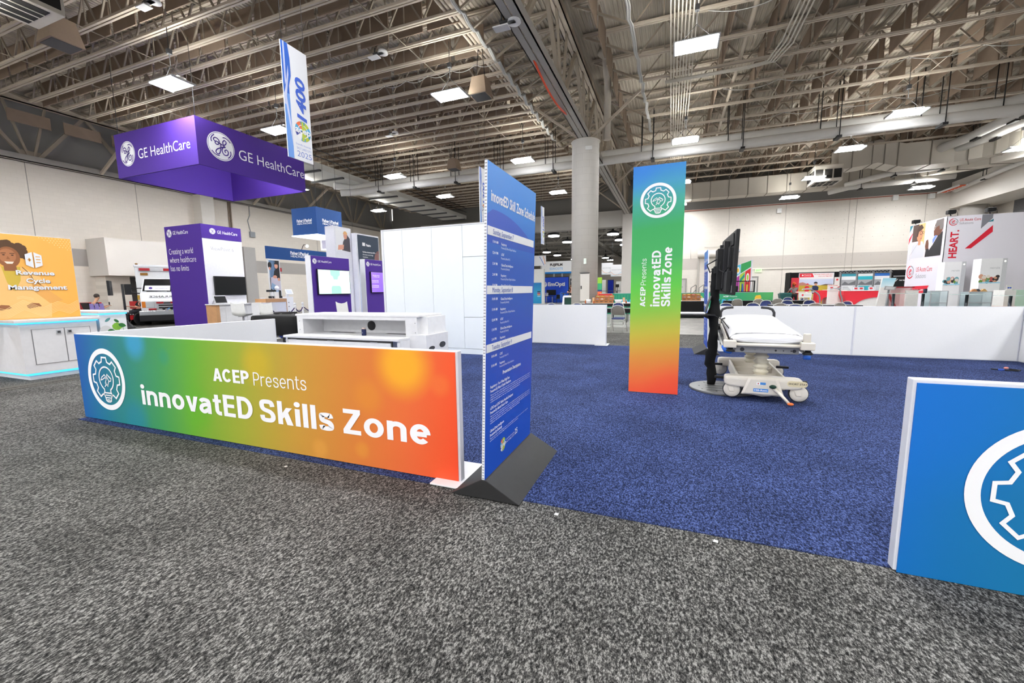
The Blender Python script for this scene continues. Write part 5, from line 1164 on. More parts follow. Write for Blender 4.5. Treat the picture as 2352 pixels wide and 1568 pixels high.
# ------------------------------------------------------------------ aisle banners
bw = M('banner_white', (240, 241, 245), .6, noise=0); bb = M('banner_blue', (58, 108, 206), .6, noise=0); bl_ = M('banner_light', (112, 160, 232), .6, noise=0); bp_ = M('banner_pale', (206, 214, 244), .6, noise=0); bt = M('banner_number', (64, 100, 204), .6, noise=0)
def aisle_banner(num, y, label):
    t = thing('aisle_banner', label, 'banner', (-8, y + .34, 4.43), 'hanging aisle number banners'); fr = FX(-7.99, y, 4.43)
    obj('board', MB().box(-8.01, -7.99, y, y + .68, 4.43, 6.83), bw, t)
    for fc, nm in ((fr, 1), (Frame((-8.01, y + .68, 4.43), (0, -1, 0), (0, 0, 1)), -1)):
        g = MB(); g.rect(fc, 0, .15, 0, 1.35, .002, 1).rect(fc, 0, .15, 1.35, 2.4, .002, 0)
        g.poly([(.15, 0), (.15, .55), (.06, 1.35), (.0, 1.35), (0, .0)], fc, .003, 1).poly([(.15, .25), (.15, .62), (.05, 1.45), (-.0, 1.3), (.03, 1.2)], fc, .004, 2).poly([(.0, 1.1), (.04, 1.1), (.15, 1.75), (.15, 1.95), (.06, 1.5), (0, 1.25)], fc, .0045, 2).poly([(.045, 2.4), (.085, 2.4), (.08, 1.6), (.04, 1.5)], fc, .005, 2).poly([(.1, 2.4), (.17, 2.4), (.21, 2.1), (.21, 1.75), (.13, 1.45), (.09, 1.9)], fc, .0035, 0)
        obj('swoosh', g, [bb, bl_, bp_], t)
        fv_ = Frame(fc.p(0, 0), fc.v, -fc.u)
        obj('number', MB().text(num, fv_, .88, -.56, .25, .92, .035, .004, shear=.16), bt, t)
        obj('lettering', MB().text('2025', fc, .24, .08, .12, .40, -.005, .003).text('SALT LAKE CITY', fc, .24, .24, .045, .40, -.005, .003).text('Scientific Assembly', fc, .22, .33, .04, .42, -.01, .003), M('banner_text', (110, 134, 206), noise=0), t)
        seal(t, fc, .44, .66, .215, .003)
    obj('wire', MB().tube([(-8, y + .05, 6.8), (-8, y + .05, 10.0)], .006, 4).tube([(-8, y + .63, 6.8), (-8, y + .63, 10.0)], .006, 4), dkgrey, t)
aisle_banner('1400', 7.1, 'white and blue aisle banner numbered 1400 hanging before the purple sign')
aisle_banner('1300', 16.95, 'white and blue aisle banner numbered 1300 peeking from behind the schedule board')
aisle_banner('1200', 26.2, 'white and blue aisle banner numbered 1200, the farthest, left of the column')

# ------------------------------------------------------------------ purple imaging booth
gh = 'GE HealthCare'
H = thing('hanging_sign', 'big square purple fabric hanging sign with a round white monogram', 'hanging sign', (-17.7, 12.2, 5.9))
x0, x1, y0, y1, z0, z1 = -20.05, -15.36, 9.94, 14.42, 5.9, 7.49
for b in ((x0, x1, y0, y0 + .05), (x0, x1, y1 - .05, y1), (x0, x0 + .05, y0 + .05, y1 - .05), (x1 - .05, x1, y0 + .05, y1 - .05)): obj('fabric_side', MB().box(*b, z0, z1), purple, H)
obj('lettering', MB().text(gh, FY(y0), -18.66, 6.46, .34, 2.95, -.004, .006).text(gh, FX(x1), 11.42, 6.46, .36, 2.95, -.004, .006), txtw, H)
round_monogram(H, FY(y0), -19.3, 6.72, .45, .006); round_monogram(H, FX(x1), 10.77, 6.72, .49, .006)
w = MB()
for x in (x0 + .1, x1 - .1):
    for y in (y0 + .1, y1 - .1): w.tube([(x, y, z1), (x, y, 10.0)], .01, 4)
obj('wire', w, dkgrey, H)
T1 = thing('booth_tower', 'purple and white booth tower with slogan and a dark screen', 'booth tower', (-19.6, 12.5, 0))
tx0, tx1, ty0, ty1, tz = -20.78, -18.39, 11.7, 13.42, 4.36
obj('body', MB().box(tx0, tx1, ty0 + .01, ty1, 0, tz), M('tower_white', (240, 240, 246), .6), T1)
obj('front_graphic', MB().box(tx0, tx1 + .005, ty0, ty0 + .01, .05, tz), purple, T1)
obj('header_graphic', MB().box(tx1, tx1 + .012, ty0, ty1, 3.78, tz), purple, T1)
ft1 = FY(ty0); fr1 = FX(tx1 + .012)
m = MB().text(gh, ft1, -20.22, 4.0, .15, 1.0, .0, .004)
for i, (s, w) in enumerate((('Creating a world', 1.6), ('where healthcare', 1.75), ('has no limits', 1.22))): m.text(s, ft1, -20.62, 3.17 - i * .36, .24, w, -.01, .004)
m.text(gh, fr1, 12.36, 4.02, .13, .88, .0, .004)
obj('lettering', m, txtw, T1)
obj('product_lettering', MB().text('ViewPoint 6', FX(tx1), 12.02, 3.3, .15, 1.0, -.015, .004), M('letter_grey', (160, 160, 166), noise=0), T1)
round_monogram(T1, ft1, -20.47, 4.07, .17, .004); round_monogram(T1, fr1, 12.16, 4.1, .125, .004)
def wall_screen(parent_label, x, y0, y1, z0, z1, scr, bez=black):
    t = thing('wall_screen', parent_label, 'screen', (x + .05, (y0 + y1) / 2, z0))
    obj('bezel', MB().box(x + .02, x + .07, y0, y1, z0, z1), bez, t, bevel=.004)
    obj('display', MB().rect(FX(x + .0715), y0 + .02, y1 - .02, z0 + .025, z1 - .02), scr, t)
    obj('bracket', MB().box(x, x + .02, y0 + .3, y1 - .3, z0 + .2, z1 - .2), dkgrey, t); return t
wall_screen('black switched-off wall screen on the slogan tower', tx1, 12.0, 13.4, 1.38, 2.2, M('screen_black', (14, 15, 18), .25, noise=0))
K = thing('booth_counter', 'long white booth counter with a wood end panel below the dark screen', 'counter', (-18, 13, 0))
obj('cabinet', MB().box(-18.35, -17.8, 11.75, 14.9, .05, .97), white, K, bevel=.004)
obj('end_panel', MB().box(-18.4, -17.78, 11.6, 11.75, .02, .97), M('oak_veneer', (206, 158, 112), .5, noise=.12, scale=6), K, label='oak veneer end panel')
obj('top', MB().box(-18.38, -17.7, 11.55, 15.0, .97, 1.01), white, K, bevel=.003)
for i in range(3): d = obj('door', MB().box(-17.8, -17.785, 12.0 + i * .95, 12.92 + i * .95, .12, .88), white, K, bevel=.002); obj('handle', MB().box(-17.785, -17.77, 12.7 + i * .95, 12.88 + i * .95, .85, .87), alu, d)
tb = thing('touch_monitor', 'small tilted black touch monitor standing on the oak-ended counter', 'monitor', (-18, 12.0, 1.01))
ftm = Frame((-17.8, 11.62, 1.03), (-.2, 1, 0), (-.4, 0, 1))
obj('panel', MB().prism([(0, 0), (.62, 0), (.62, .36), (0, .36)], ftm, -.03, .0), M('monitor_case', (210, 210, 214), .5), tb, bevel=.005)
obj('display', MB().rect(ftm, .03, .59, .03, .33, .002), M('screen_black'), tb)
obj('stand', MB().bar((-18.0, 11.75, 1.28), (-18.2, 11.75, 1.01), .03).bar((-18.1, 12.1, 1.28), (-18.3, 12.1, 1.01), .03), alu, tb)
ug = thing('ultrasound_unit', 'compact ultrasound unit with cables and probes at the counter end', 'medical device', (-17.6, 14.6, 1.01))
obj('body', MB().box(-18.0, -17.7, 14.2, 14.6, 1.01, 1.15).box(-17.95, -17.75, 14.35, 14.45, 1.15, 1.5), white, ug, bevel=.02)
obj('screen', MB().box(-17.95, -17.9, 14.1, 14.6, 1.5, 1.6).box(-17.9, -17.7, 14.15, 14.75, 1.2, 1.3), black, ug, bevel=.01)
obj('head', MB().ball((-17.85, 14.6, 1.68), .1, .1, .12), white, ug)
cbx = MB()
for i in range(4): cbx.tube([(-17.7, 14.2 + i * .1, 1.5), (-17.6, 14.1 + i * .12, 1.25), (-17.66, 14.25 + i * .1, 1.12)], .012, 5)
obj('probe_cable', cbx, alu, ug)
def booth_wall(y0, y1, X, label):
    t = thing('booth_wall', label, 'booth wall', (X, (y0 + y1) / 2, 0))
    obj('body', MB().box(X - .25, X - .012, y0, y1, 0, 2.745), frame_w, t, bevel=.003)
    obj('graphic', MB().box(X - .012, X, y0 + .03, y1, .04, 2.74), purple, t)
    obj('lettering', MB().text(gh, FX(X), y0 + .32, 2.52, .075, .64, .0, .004), txtw, t)
    round_monogram(t, FX(X), y0 + .18, 2.555, .095, .004); return t
booth_wall(11.15, 13.02, -11.9, 'purple booth wall with a white and green lit screen')
scr = gmat('screen_pale', (-11.8, 11.3, 1.4), (-11.8, 13, 2.3), [(0, (214, 240, 236)), (1, (222, 246, 240))], emit=.55)
w = wall_screen('large wall screen showing pale green shapes on the purple booth wall', -11.9, 11.36, 12.95, 1.36, 2.28, scr)
fs_ = FX(-11.9 + .0725)
obj('picture', MB().poly([(11.95, 2.26), (12.42, 2.26), (12.42, 2.08), (12.32, 2.02), (12.3, 1.92), (12.1, 1.92), (12.07, 2.02), (11.97, 2.08)], fs_, .001).poly([(11.97, 1.39), (12.45, 1.39), (12.45, 1.6), (12.4, 1.68), (12.02, 1.68), (11.97, 1.6)], fs_, .001), M('screen_green', (150, 200, 182), emit=.8), w)
booth_wall(13.40, 14.9, -11.45, 'purple booth wall with a violet lit screen, partly behind the white wall')
scv = gmat('screen_violet', (-11.4, 13.5, 2.3), (-11.4, 14.8, 1.4), [(0, (150, 112, 220)), (1, (120, 84, 206))], emit=.6)
w = wall_screen('violet lit wall screen with white lines beside the tall white wall', -11.45, 13.64, 14.85, 1.4, 2.26, scv)
fs2 = FX(-11.45 + .0725); m = MB()
for z, u, s in ((2.1, 13.75, 'Better patient outcomes in'), (2.04, 13.75, 'a critical care'), (1.88, 13.68, 'Improving image and agents,'), (1.82, 13.68, 'care for more devices'), (1.68, 13.68, 'in an unscheduled triage'), (1.62, 13.68, 'by a trusted platform')): m.text(s, fs2, u, z, .032, .42, .01, .001, res=1)
obj('lettering', m, M('screen_white', (230, 226, 250), emit=1.0), w)
# stools, low black table, kiosk, stanchions, small counter
def shell_stool(label, loc, rz):
    t = thing('shell_stool', label, 'stool', (0, 0, 0), 'white shell bar stools')
    rows_ = []
    for i in range(9):
        a = i / 8; y = -.2 + .4 * min(a * 1.6, 1); z = .72 + (.0 if a < .62 else (a - .62) * .95); zz = z + .03 * (abs(a - .35)); rows_.append([(x, y + (.0 if a < .62 else (a - .62) * .12), zz + .05 * (x / .2) ** 2) for x in (-.22, -.12, 0, .12, .22)] )
    m = MB().loft(rows_, closed=False, cap=False); m2 = MB().loft([[Vector(p) - Vector((0, 0, .02)) for p in r] for r in rows_], closed=False, cap=False); m.merge(m2)
    obj('seat', m, M('stool_shell', (242, 242, 240), .35), t)
    obj('post', MB().tube([(0, 0, .02), (0, 0, .72)], .03, 10).box(-.1, .1, -.1, .1, .69, .71), alu, t)
    obj('base', MB().lathe([(.01, .005), (.22, .005), (.2, .02), (.04, .04), (.01, .05)], (0, 0, 0), 24), alu, t)
    t.location = loc; t.rotation_euler = (0, 0, rz); return t
s0 = shell_stool('white shell bar stool nearer the oak-ended counter', (-12.9, 9.25, 0), R(200))
dup(s0, (-11.7, 9.3, 0), R(195), 'white shell bar stool nearer the black draped table')
dup(s0, (-9.2, 9.9, 0), R(180), 'white shell bar stool between the two purple booth walls')
t = thing('low_table', 'low black side table behind the white shell stools', 'table', (-12.6, 10.3, 0))
obj('top', MB().box(-13.0, -12.2, 9.9, 10.7, .72, .78), black, t, bevel=.005)
for x in (-12.95, -12.25):
    for y in (9.95, 10.65): obj('leg', MB().box(x - .02, x + .02, y - .02, y + .02, .006, .72), black, t)
t = thing('booth_counter', 'white cabinet with an oak edge behind the shell stools', 'counter', (-16.3, 12.9, 0))
obj('cabinet', MB().box(-16.6, -16.0, 12.3, 13.5, .02, 1.05), white, t, bevel=.004); obj('edge', MB().box(-16.62, -15.98, 12.5, 13.52, 1.05, 1.2).box(-16.6, -15.99, 13.5, 13.53, .02, 1.05), M('oak_veneer'), t)
obj('card', MB().box(-16.3, -16.28, 13.2, 13.4, 1.2, 1.5).box(-16.3, -16.2, 12.5, 12.65, 1.2, 1.26), white, t)
t = thing('kiosk', 'slim white drawer kiosk with a tilted screen', 'kiosk', (-18, 15.5, 0))
obj('cabinet', MB().box(-18.3, -18, 15.2, 15.62, .02, 1.25), white, t, bevel=.01)
obj('screen', MB().prism([(0, 0), (.4, 0), (.4, .3), (0, .3)], Frame((-17.95, 15.2, 1.38), (0, 1, 0), (-.6, .2, 1)), -.02, 0), white, t); obj('display', MB().rect(Frame((-17.95, 15.2, 1.38), (0, 1, 0), (-.6, .2, 1)), .04, .36, .03, .27, .002), M('screen_lav', (180, 186, 224), .3), t)
obj('neck', MB().box(-18.2, -18.1, 15.35, 15.45, 1.25, 1.45), white, t)
obj('handle', MB().box(-18, -17.985, 15.3, 15.36, .95, .98).box(-18, -17.985, 15.3, 15.36, .75, .78).box(-18, -17.985, 15.3, 15.36, .5, .53), dkgrey, t)
struct('floor_booth_carpet_blue', MB().box(-16.5, -12.3, 13.2, 17.2, .006, .012), M('booth_blue_carpet', (70, 126, 236), .9))
def stanchion(label, loc):
    t = thing('stanchion', label, 'stanchion', loc, 'white rope stanchions'); L = Vector(loc)
    obj('post', MB().tube([L + Vector((0, 0, .02)), L + Vector((0, 0, .95))], .03, 10).lathe([(.035, .82), (.05, .85), (.05, .9), (.035, .93)], L, 12), white, t)
    obj('finial', MB().ball(L + Vector((0, 0, 1.0)), .05), white, t); obj('base', MB().lathe([(.01, .0), (.16, .0), (.15, .025), (.03, .05)], L, 20), white, t)
stanchion('white stanchion with ball top, left of the paired ones, by the oak-edged cabinet', (-14, 11.1, .006)); stanchion('white stanchion with ball top, front one of the pair', (-14, 12.2, .006)); stanchion('white stanchion with ball top, rear one of the pair beside the purple wall', (-14.2, 12.75, .012))
rope = M('purple_rope', (50, 34, 84), .8)
swag((-14, 11.1, .88), (-14, 12.2, .88), .32, .02, 'dark purple rope slung between the left and front stanchions', rope, name='barrier_rope'); swag((-14, 12.2, .88), (-14.2, 12.75, .88), .2, .02, 'dark purple rope slung between the paired stanchions', rope, name='barrier_rope'); swag((-14.2, 12.75, .88), (-13.6, 14.0, .88), .35, .02, 'dark purple rope running from the rear stanchion behind the purple wall', rope, name='barrier_rope')

# ------------------------------------------------------------------ navy respiratory booth
navy = M('navy_fabric', (28, 74, 136), .7, noise=.05, scale=20)
def fp_logo(m, fr, u, z, k, n=.006): m.text('Fisher', fr, u, z + .14 * k, .2 * k, .62 * k, .03, n).text('&', fr, u + .64 * k, z + .14 * k, .2 * k, .14 * k, -.01, n).text('Paykel', fr, u + .8 * k, z + .14 * k, .2 * k, .7 * k, .03, n).rect(fr, u + .02 * k, u + 1.5 * k, z + .1 * k, z + .115 * k, n).text('HEALTHCARE', fr, u + .02 * k, z - .05 * k, .11 * k, 1.48 * k, .02, n)
F = thing('hanging_sign', 'navy blue cube hanging sign beyond the purple one', 'hanging sign', (-18.8, 18.4, 4.6))
obj('fabric', MB().box(-19.75, -17.98, 17.45, 19.3, 4.6, 6.05), navy, F)
m = MB(); fp_logo(m, FY(17.45), -19.4, 5.2, .72); fp_logo(m, FX(-17.98), 17.85, 5.2, .78); obj('lettering', m, txtw, F)
obj('light_edge', MB().box(-19.8, -17.93, 17.4, 19.35, 4.55, 4.6), M('edge_glow', (250, 252, 255), emit=1.6), F)
w = MB()
for x in (-19.6, -18.1):
    for y in (17.6, 19.1): w.tube([(x, y, 6.05), (x, y, 10)], .01, 4)
obj('wire', w, dkgrey, F)
P2 = thing('light_box', 'hanging lit picture box under the navy cube sign', 'light box', (-18.3, 20, 3.9))
obj('frame', MB().box(-20.0, -17.3, 19.6, 19.8, 4.0, 4.85), M('lightbox_white', (250, 250, 252), emit=1.1), P2)
g = MB().rect(FY(19.6), -19.9, -17.4, 4.08, 4.8, .003, 0).poly(circ(-18.7, 4.5, .3, 14, ry=.22), FY(19.6), .005, 1).poly([(-19.0, 4.1), (-18.6, 4.45), (-18.3, 4.2), (-18.5, 4.1)], FY(19.6), .006, 2).poly([(-18.0, 4.1), (-17.4, 4.1), (-17.4, 4.8), (-17.8, 4.7)], FY(19.6), .006, 3)
obj('picture', g, [M('pic_lav', (214, 210, 228), noise=0), M('pic_dark', (96, 98, 104), noise=0), M('pic_green', (70, 100, 92), noise=0), M('pic_violet', (132, 124, 156), noise=0)], P2)
obj('wire', MB().tube([(-19.6, 19.7, 4.85), (-19.6, 19.7, 10)], .01, 4).tube([(-17.6, 19.7, 4.85), (-17.6, 19.7, 10)], .01, 4), dkgrey, P2)
Bk = thing('booth_header', 'navy booth header with lit logo and a photo column at its left end', 'booth header', (-23, 20, 0))
obj('header', MB().box(-23.1, -23, 18.3, 23.6, 3.55, 4.3), navy, Bk)
m = MB(); fp_logo(m, FX(-23), 20.0, 3.8, .95); obj('lettering', m, txtw, Bk)
obj('photo_column', MB().box(-23.08, -23.0, 18.35, 19.15, .02, 3.55), white, Bk); obj('support', MB().box(-23.08, -23, 23.4, 23.6, .02, 3.55), white, Bk)
fc = FX(-23.0); g = MB()
g.rect(fc, 18.4, 19.1, 1.2, 3.45, .002, 0).rect(fc, 18.4, 18.75, 2.4, 3.45, .003, 1)
for i in range(4): g.rect(fc, 18.5 + i * .09, 18.54 + i * .09, 2.4, 3.45, .004, 2)
g.poly([(18.7, 2.0), (19.1, 1.95), (19.1, 3.0), (18.95, 3.05), (18.72, 2.8), (18.62, 2.4)], fc, .006, 3).poly(circ(18.88, 3.12, .12, 14, ry=.16), fc, .008, 4).poly(circ(18.88, 3.22, .13, 14, 0, 180, ry=.1), fc, .009, 3)
g.poly(circ(18.44, 3.15, .13, 14, ry=.2), fc, .007, 3).poly(circ(18.43, 2.95, .07, 12, ry=.1), fc, .008, 4)
g.poly([(18.42, 1.75), (19.1, 1.6), (19.1, 2.2), (18.75, 2.5), (18.45, 2.4)], fc, .007, 5).poly(circ(18.75, 2.45, .14, 12, ry=.1), fc, .009, 4).poly(circ(19.0, 2.3, .09, 12, ry=.1), fc, .009, 4).poly([(18.4, 1.75), (18.7, 1.5), (18.95, 1.55), (18.8, 1.9), (18.5, 2.1)], fc, .009, 6).poly([(18.55, 1.7), (18.75, 1.62), (18.7, 1.9)], fc, .0095, 7)
obj('picture', g, [M('pic_black', (44, 46, 48), noise=0), M('pic_curtain', (110, 140, 176), noise=0), M('pic_curtain_dk', (84, 108, 142), noise=0), M('pic_scrub', (36, 36, 40), noise=0), M('pic_skin', (222, 160, 136), noise=0), M('pic_linen', (206, 200, 216), noise=0), M('pic_mask', (150, 180, 214), noise=0), M('pic_mask_dk', (80, 110, 160), noise=0)], Bk)
sp = thing('spotlight', 'small bright spotlight over the navy booth header', 'spotlight', (-22.6, 20.9, 4.3))
obj('lamp', MB().ball((-22.5, 20.9, 4.5), .09), M('spot_glow', (255, 252, 245), emit=25), sp); obj('arm', MB().tube([(-23, 20.9, 4.3), (-22.8, 20.9, 4.6), (-22.52, 20.9, 4.58)], .02, 6), black, sp)
W2 = thing('booth_tower', 'white booth tower with two printed patient photos', 'booth tower', (-16.4, 16.9, 0))
obj('body', MB().box(-16.9, -16.3, 16.9, 18.1, 0, 4.85), M('tower_white'), W2)
f_ = FX(-16.3); g = MB().rect(f_, 17.0, 18.0, 3.6, 4.75, .003, 0).poly([(17.4, 3.65), (18.0, 3.6), (18.0, 4.3), (17.8, 4.5), (17.5, 4.1)], f_, .005, 1).poly(circ(17.68, 4.42, .13, 12, ry=.18), f_, .007, 2).poly(circ(17.68, 4.5, .15, 12, 0, 180, ry=.16), f_, .008, 3).poly([(17.1, 3.65), (17.5, 3.7), (17.55, 3.95), (17.15, 3.9)], f_, .006, 2)
obj('picture', g, [M('pic_pale', (238, 238, 240), noise=0), M('pic_floral', (74, 70, 76), noise=0), M('pic_skin'), M('pic_blond', (226, 176, 120), noise=0)], W2)
W3 = thing('booth_tower', 'dark slate tower with mask picture and an orange leaf shape', 'booth tower', (-16.2, 18.7, 0))
obj('body', MB().box(-16.4, -16.0, 18.15, 20.0, 0, 4.62), M('tower_white'), W3)
gd = gmat('slate_print', (-16, 18.7, 4.5), (-16, 18.7, .5), [(0, (44, 58, 76)), (.32, (52, 64, 80)), (.42, (150, 160, 176)), (.55, (214, 218, 228)), (1, (190, 200, 228))])
obj('graphic', MB().box(-16.0, -15.99, 18.25, 19.95, .1, 4.55), gd, W3)
f_ = FX(-15.99); g = MB().poly([(18.35, 2.05), (18.5, 2.35), (18.75, 2.42), (18.8, 2.1), (18.62, 1.8)], f_, .004, 0).stroke([(18.6, 1.8), (18.5, 1.55)], .02, f_, .004, 2)
for i in range(8):
    for j in range(9): g.poly(circ(18.5 + i * .17 + (j % 2) * .08, .5 + j * .15, .045, 8), f_, .004, 1)
g.poly(circ(19.95, 3.3, .4, 12, 90, 270, ry=.5), f_, .004, 3)
obj('picture', g, [M('pic_orange', (240, 150, 50), noise=0), M('pic_dot', (150, 166, 210), noise=0), M('pic_line', (180, 180, 180), noise=0), M('pic_skin_dk', (130, 92, 90), noise=0)], W3)
obj('lettering', MB().rect(f_, 18.6, 18.82, 3.98, 4.16, .004).text('Visairo', f_, 18.88, 3.98, .13, .4, .03, .004).text('Full-face bridge-free NIV mask.', f_, 18.6, 3.62, .07, 1.25, .02, .004).text('Eliminates nasal bridge', f_, 18.6, 3.48, .065, .85, 0, .004).text('breakdown.', f_, 18.6, 3.35, .065, .42, 0, .004), txtw, W3)
solo('fire_alarm', MB().box(-30.0, -29.9, 24.8, 25.05, 3.2, 3.5), M('alarm_red', (176, 40, 44), .5), 'small red fire alarm box on the left wall', 'fire alarm', (-30, 26.7, 3.3))
cb = MB().tube([(-29.96, 22.7, 8), (-29.96, 22.7, 7.3), (-29.96, 22.5, 6.9), (-29.96, 22.6, 6.4), (-29.96, 22.7, 6.0)], .03, 5).box(-29.99, -29.85, 22.55, 22.95, 5.7, 6.1)
solo('junction_box', cb, M('box_grey', (160, 164, 168), .6), 'grey junction box with conduit high on the left wall', 'junction box', (-29.9, 22.7, 5.7))
cb = MB()
for y in (21.1, 21.25): cb.tube([(-29.94, y, 8), (-29.94, y, 4.5)], .05, 6)
solo('wall_conduit', cb, M('conduit_brown', (150, 132, 116), .6), 'pair of brownish conduits running down the left wall beside the pilaster', 'conduit', (-30, 22.5, 4.5))

# ------------------------------------------------------------------ ambulance (built facing -Y, front bumper at y = 0)
aw = M('ambulance_white', (236, 238, 240), .3, spec=.5)
AM = thing('ambulance', 'white boxy ambulance with red roof lights behind the slogan tower', 'ambulance', (0, 0, 0))
obj('box_body', MB().box(-1.2, 1.2, 2.0, 6.4, .55, 2.85), aw, AM, bevel=.05)
obj('roof_cap', MB().box(-1.22, 1.22, 1.95, 6.4, 2.8, 2.92), aw, AM, bevel=.03)
rings = []
for y, hw, zb, zt in ((.12, .92, .62, 1.1), (.17, .95, .6, 1.17), (.75, 1.0, .55, 1.53), (.85, 1.0, .5, 1.57), (1.4, .92, .5, 2.2), (2.1, .92, .5, 2.26)):
    rings.append([(-hw, y, zb), (hw, y, zb), (hw, y, min(zt - .02, 1.5)), (hw * .94, y, zt), (-hw * .94, y, zt), (-hw, y, min(zt - .02, 1.5))])
obj('cab', MB().loft(rings, smooth=False), aw, AM, bevel=.03)
wsh = Frame((0, .86, 1.59), (1, 0, 0), (0, .55, .63))
obj('windshield', MB().poly([(-.9, .02), (.9, .02), (.82, .8), (-.82, .8)], wsh, .012), M('dark_glass', (22, 24, 26), .08, spec=.7), AM)
obj('wiper', MB().stroke([(-.75, .0), (.1, .03)], .05, wsh, .02).stroke([(.0, .0), (.75, .03)], .05, wsh, .02), black, AM)
obj('dash_sign', MB().prism([(-.82, .06), (.12, .04), (.14, .36), (-.8, .36)], wsh, .016, .024), M('sign_white', (244, 244, 248), .6, noise=0), AM, label='white sign card behind the windshield')
obj('dash_lettering', MB().text(gh, wsh, -.42, .15, .06, .48, 0, .026).prism(circ(-.6, .2, .07, 12), wsh, .024, .026), purl, AM)
ff = FY(.1)
obj('grille', MB().box(-.5, .9, .1, .14, .76, 1.12), M('grille_light', (196, 198, 200), .4), AM)
gs = MB()
for z in (.79, .9, 1.01): gs.box(-.32, .86, .085, .1, z, z + .065)
obj('grille_slat', gs, black, AM)
for s in (-1, 1):
    obj('headlight', MB().box(s * .62 - .16, s * .62 + .16, .08, .14, .84, 1.12), M('headlight_glass', (206, 210, 212), .15, spec=.7), AM, bevel=.02)
    obj('indicator', MB().box(s * .84 - .07, s * .84 + .07, .09, .2, .84, 1.12), M('amber_lens', (230, 130, 30), .3), AM, bevel=.01)
    obj('warning_light', MB().box(s * .55 - .14, s * .55 + .14, .07, .1, .72, .8).box(s * .26 - .13, s * .26 + .13, .06, .085, 1.02, 1.1), M('red_lens', (170, 24, 34), .3), AM, bevel=.005)
    obj('bumper_horn', MB().ball((s * .14, .06, .78), .06), black, AM)
    obj('wheel', MB().lathe([(.01, -.12), (.36, -.12), (.38, -.08), (.38, .08), (.36, .12), (.01, .12)], (s * .84, 1.0, .38), 24, axis='X'), M('tyre', (26, 26, 27), .8), AM)
    obj('wheel', MB().lathe([(.01, -.18), (.36, -.18), (.38, -.14), (.38, .14), (.36, .18), (.01, .18)], (s * 1.0, 4.6, .38), 24, axis='X'), M('tyre'), AM)
obj('round_badge', MB().prism(circ(0, 0, .1, 18), Frame((.08, .055, .72), (1, 0, 0), (0, 0, 1)), 0, .012).prism([(-.06, -.02), (.06, -.02), (.05, .02), (-.05, .02)], Frame((.08, .055, .72), (1, 0, 0), (0, 0, 1)), .012, .016, 1), [M('badge_sky', (110, 160, 214), noise=0), M('badge_cream', (230, 226, 150), noise=0)], AM)
obj('bumper', MB().box(-1.02, 1.02, -.08, .12, .44, .7), M('chrome', (210, 212, 214), .18, .9), AM, bevel=.03)
obj('bumper_guard', MB().box(-1.02, 1.02, -.12, .05, .2, .5), black, AM, bevel=.03)
obj('skirt', MB().box(-.95, .95, .1, 6.2, .18, .56), M('chassis', (28, 28, 30), .7), AM)
hood = Frame((0, .2, 1.2), (1, 0, 0), (0, .85, .53))
mt = glyphs('AMBULANCE', .02, 2); mm = MB(); k = .15 / capheight(.02, 2); wid = 1
mm.add([hood.p(.55 - p[0] * k * .95, .16 + p[1] * k, .03) for p in mt[0]], [tuple(reversed(f)) for f in mt[1]])
obj('lettering', mm, black, AM)
obj('light_bar', MB().box(-1.05, 1.05, 1.9, 1.98, 2.62, 2.76), M('bar_clear', (206, 208, 210), .2), AM)
lr = MB()
for x0, x1 in ((-1.02, -.62), (-.1, .42), (.72, 1.02)): lr.box(x0, x1, 1.87, 1.9, 2.63, 2.75)
obj('red_light', lr, M('red_lens'), AM)
obj('marker_light', MB().box(-1.0, -.72, 1.96, 2.0, 2.4, 2.52).box(.72, 1.0, 1.96, 2.0, 2.4, 2.52).ball((-1.1, 2.0, 2.95), .06, .06, .04).ball((.5, 2.0, 2.95), .06, .06, .04), M('amber_dark', (140, 96, 26), .3), AM)
ys_ = MB()
for z0, z1 in ((1.2, 1.42), (1.02, 1.08)): ys_.box(-1.205, -.85, 1.994, 2.0, z0, z1).box(-1.207, -1.2, 2.0, 6.3, z0, z1).box(-1.01, -.985, 1.1, 2.0, z0, z1)
obj('stripe', ys_, M('gold_stripe', (214, 176, 60), .4), AM)
for s in (-1, 1): obj('mirror', MB().box(s * 1.42 - .12, s * 1.42 + .12, 1.0, 1.15, 1.45, 1.95).tube([(s * .95, 1.0, 1.5), (s * 1.38, 1.07, 1.55)], .03, 6).tube([(s * .92, 1.1, 1.75), (s * 1.38, 1.07, 1.75)], .025, 6), black, AM, bevel=.02)
AM.location = (-22.35, 12.35, 0); AM.rotation_euler = (0, 0, R(58))

# floor-stand screen, seated people, tables behind the counters
t = thing('screen_stand', 'black portable screen stand left of the ambulance', 'screen stand', (-21.9, 10.5, 0))
obj('pole', MB().tube([(-21.9, 10.5, .02), (-21.9, 10.5, 1.9)], .045, 8), black, t); obj('base', MB().lathe([(.01, .006), (.3, .006), (.25, .05), (.06, .3), (.04, .4)], (-21.9, 10.5, 0), 16), black, t)
obj('screen', MB().prism([(-.35, 1.42), (.35, 1.42), (.35, 2.05), (-.35, 2.05)], Frame((-22.5, 10.3, 0), (1, -.62, 0), (0, 0, 1)), -.08, .0), black, t, bevel=.01)
redp = M('red_plastic', (198, 38, 44), .5)
def red_case(label, x, y, w):
    t = thing('equipment_case', label, 'equipment case', (x, y, 0))
    obj('shell', MB().box(x - .3, x + .3, y - w / 2, y + w / 2, .02, .7), M('case_white', (226, 222, 220), .5), t, bevel=.02)
    obj('bin', MB().box(x - .3, x + .3, y - w / 2, y + w / 2, .7, 1.1).box(x + .3, x + .31, y - w * .32, y + w * .32, .75, 1.05, 1), [redp, M('hollow_shade_red', (92, 18, 24), .7)], t, bevel=.02)  # darker red sheet paints the shade inside an open bin front
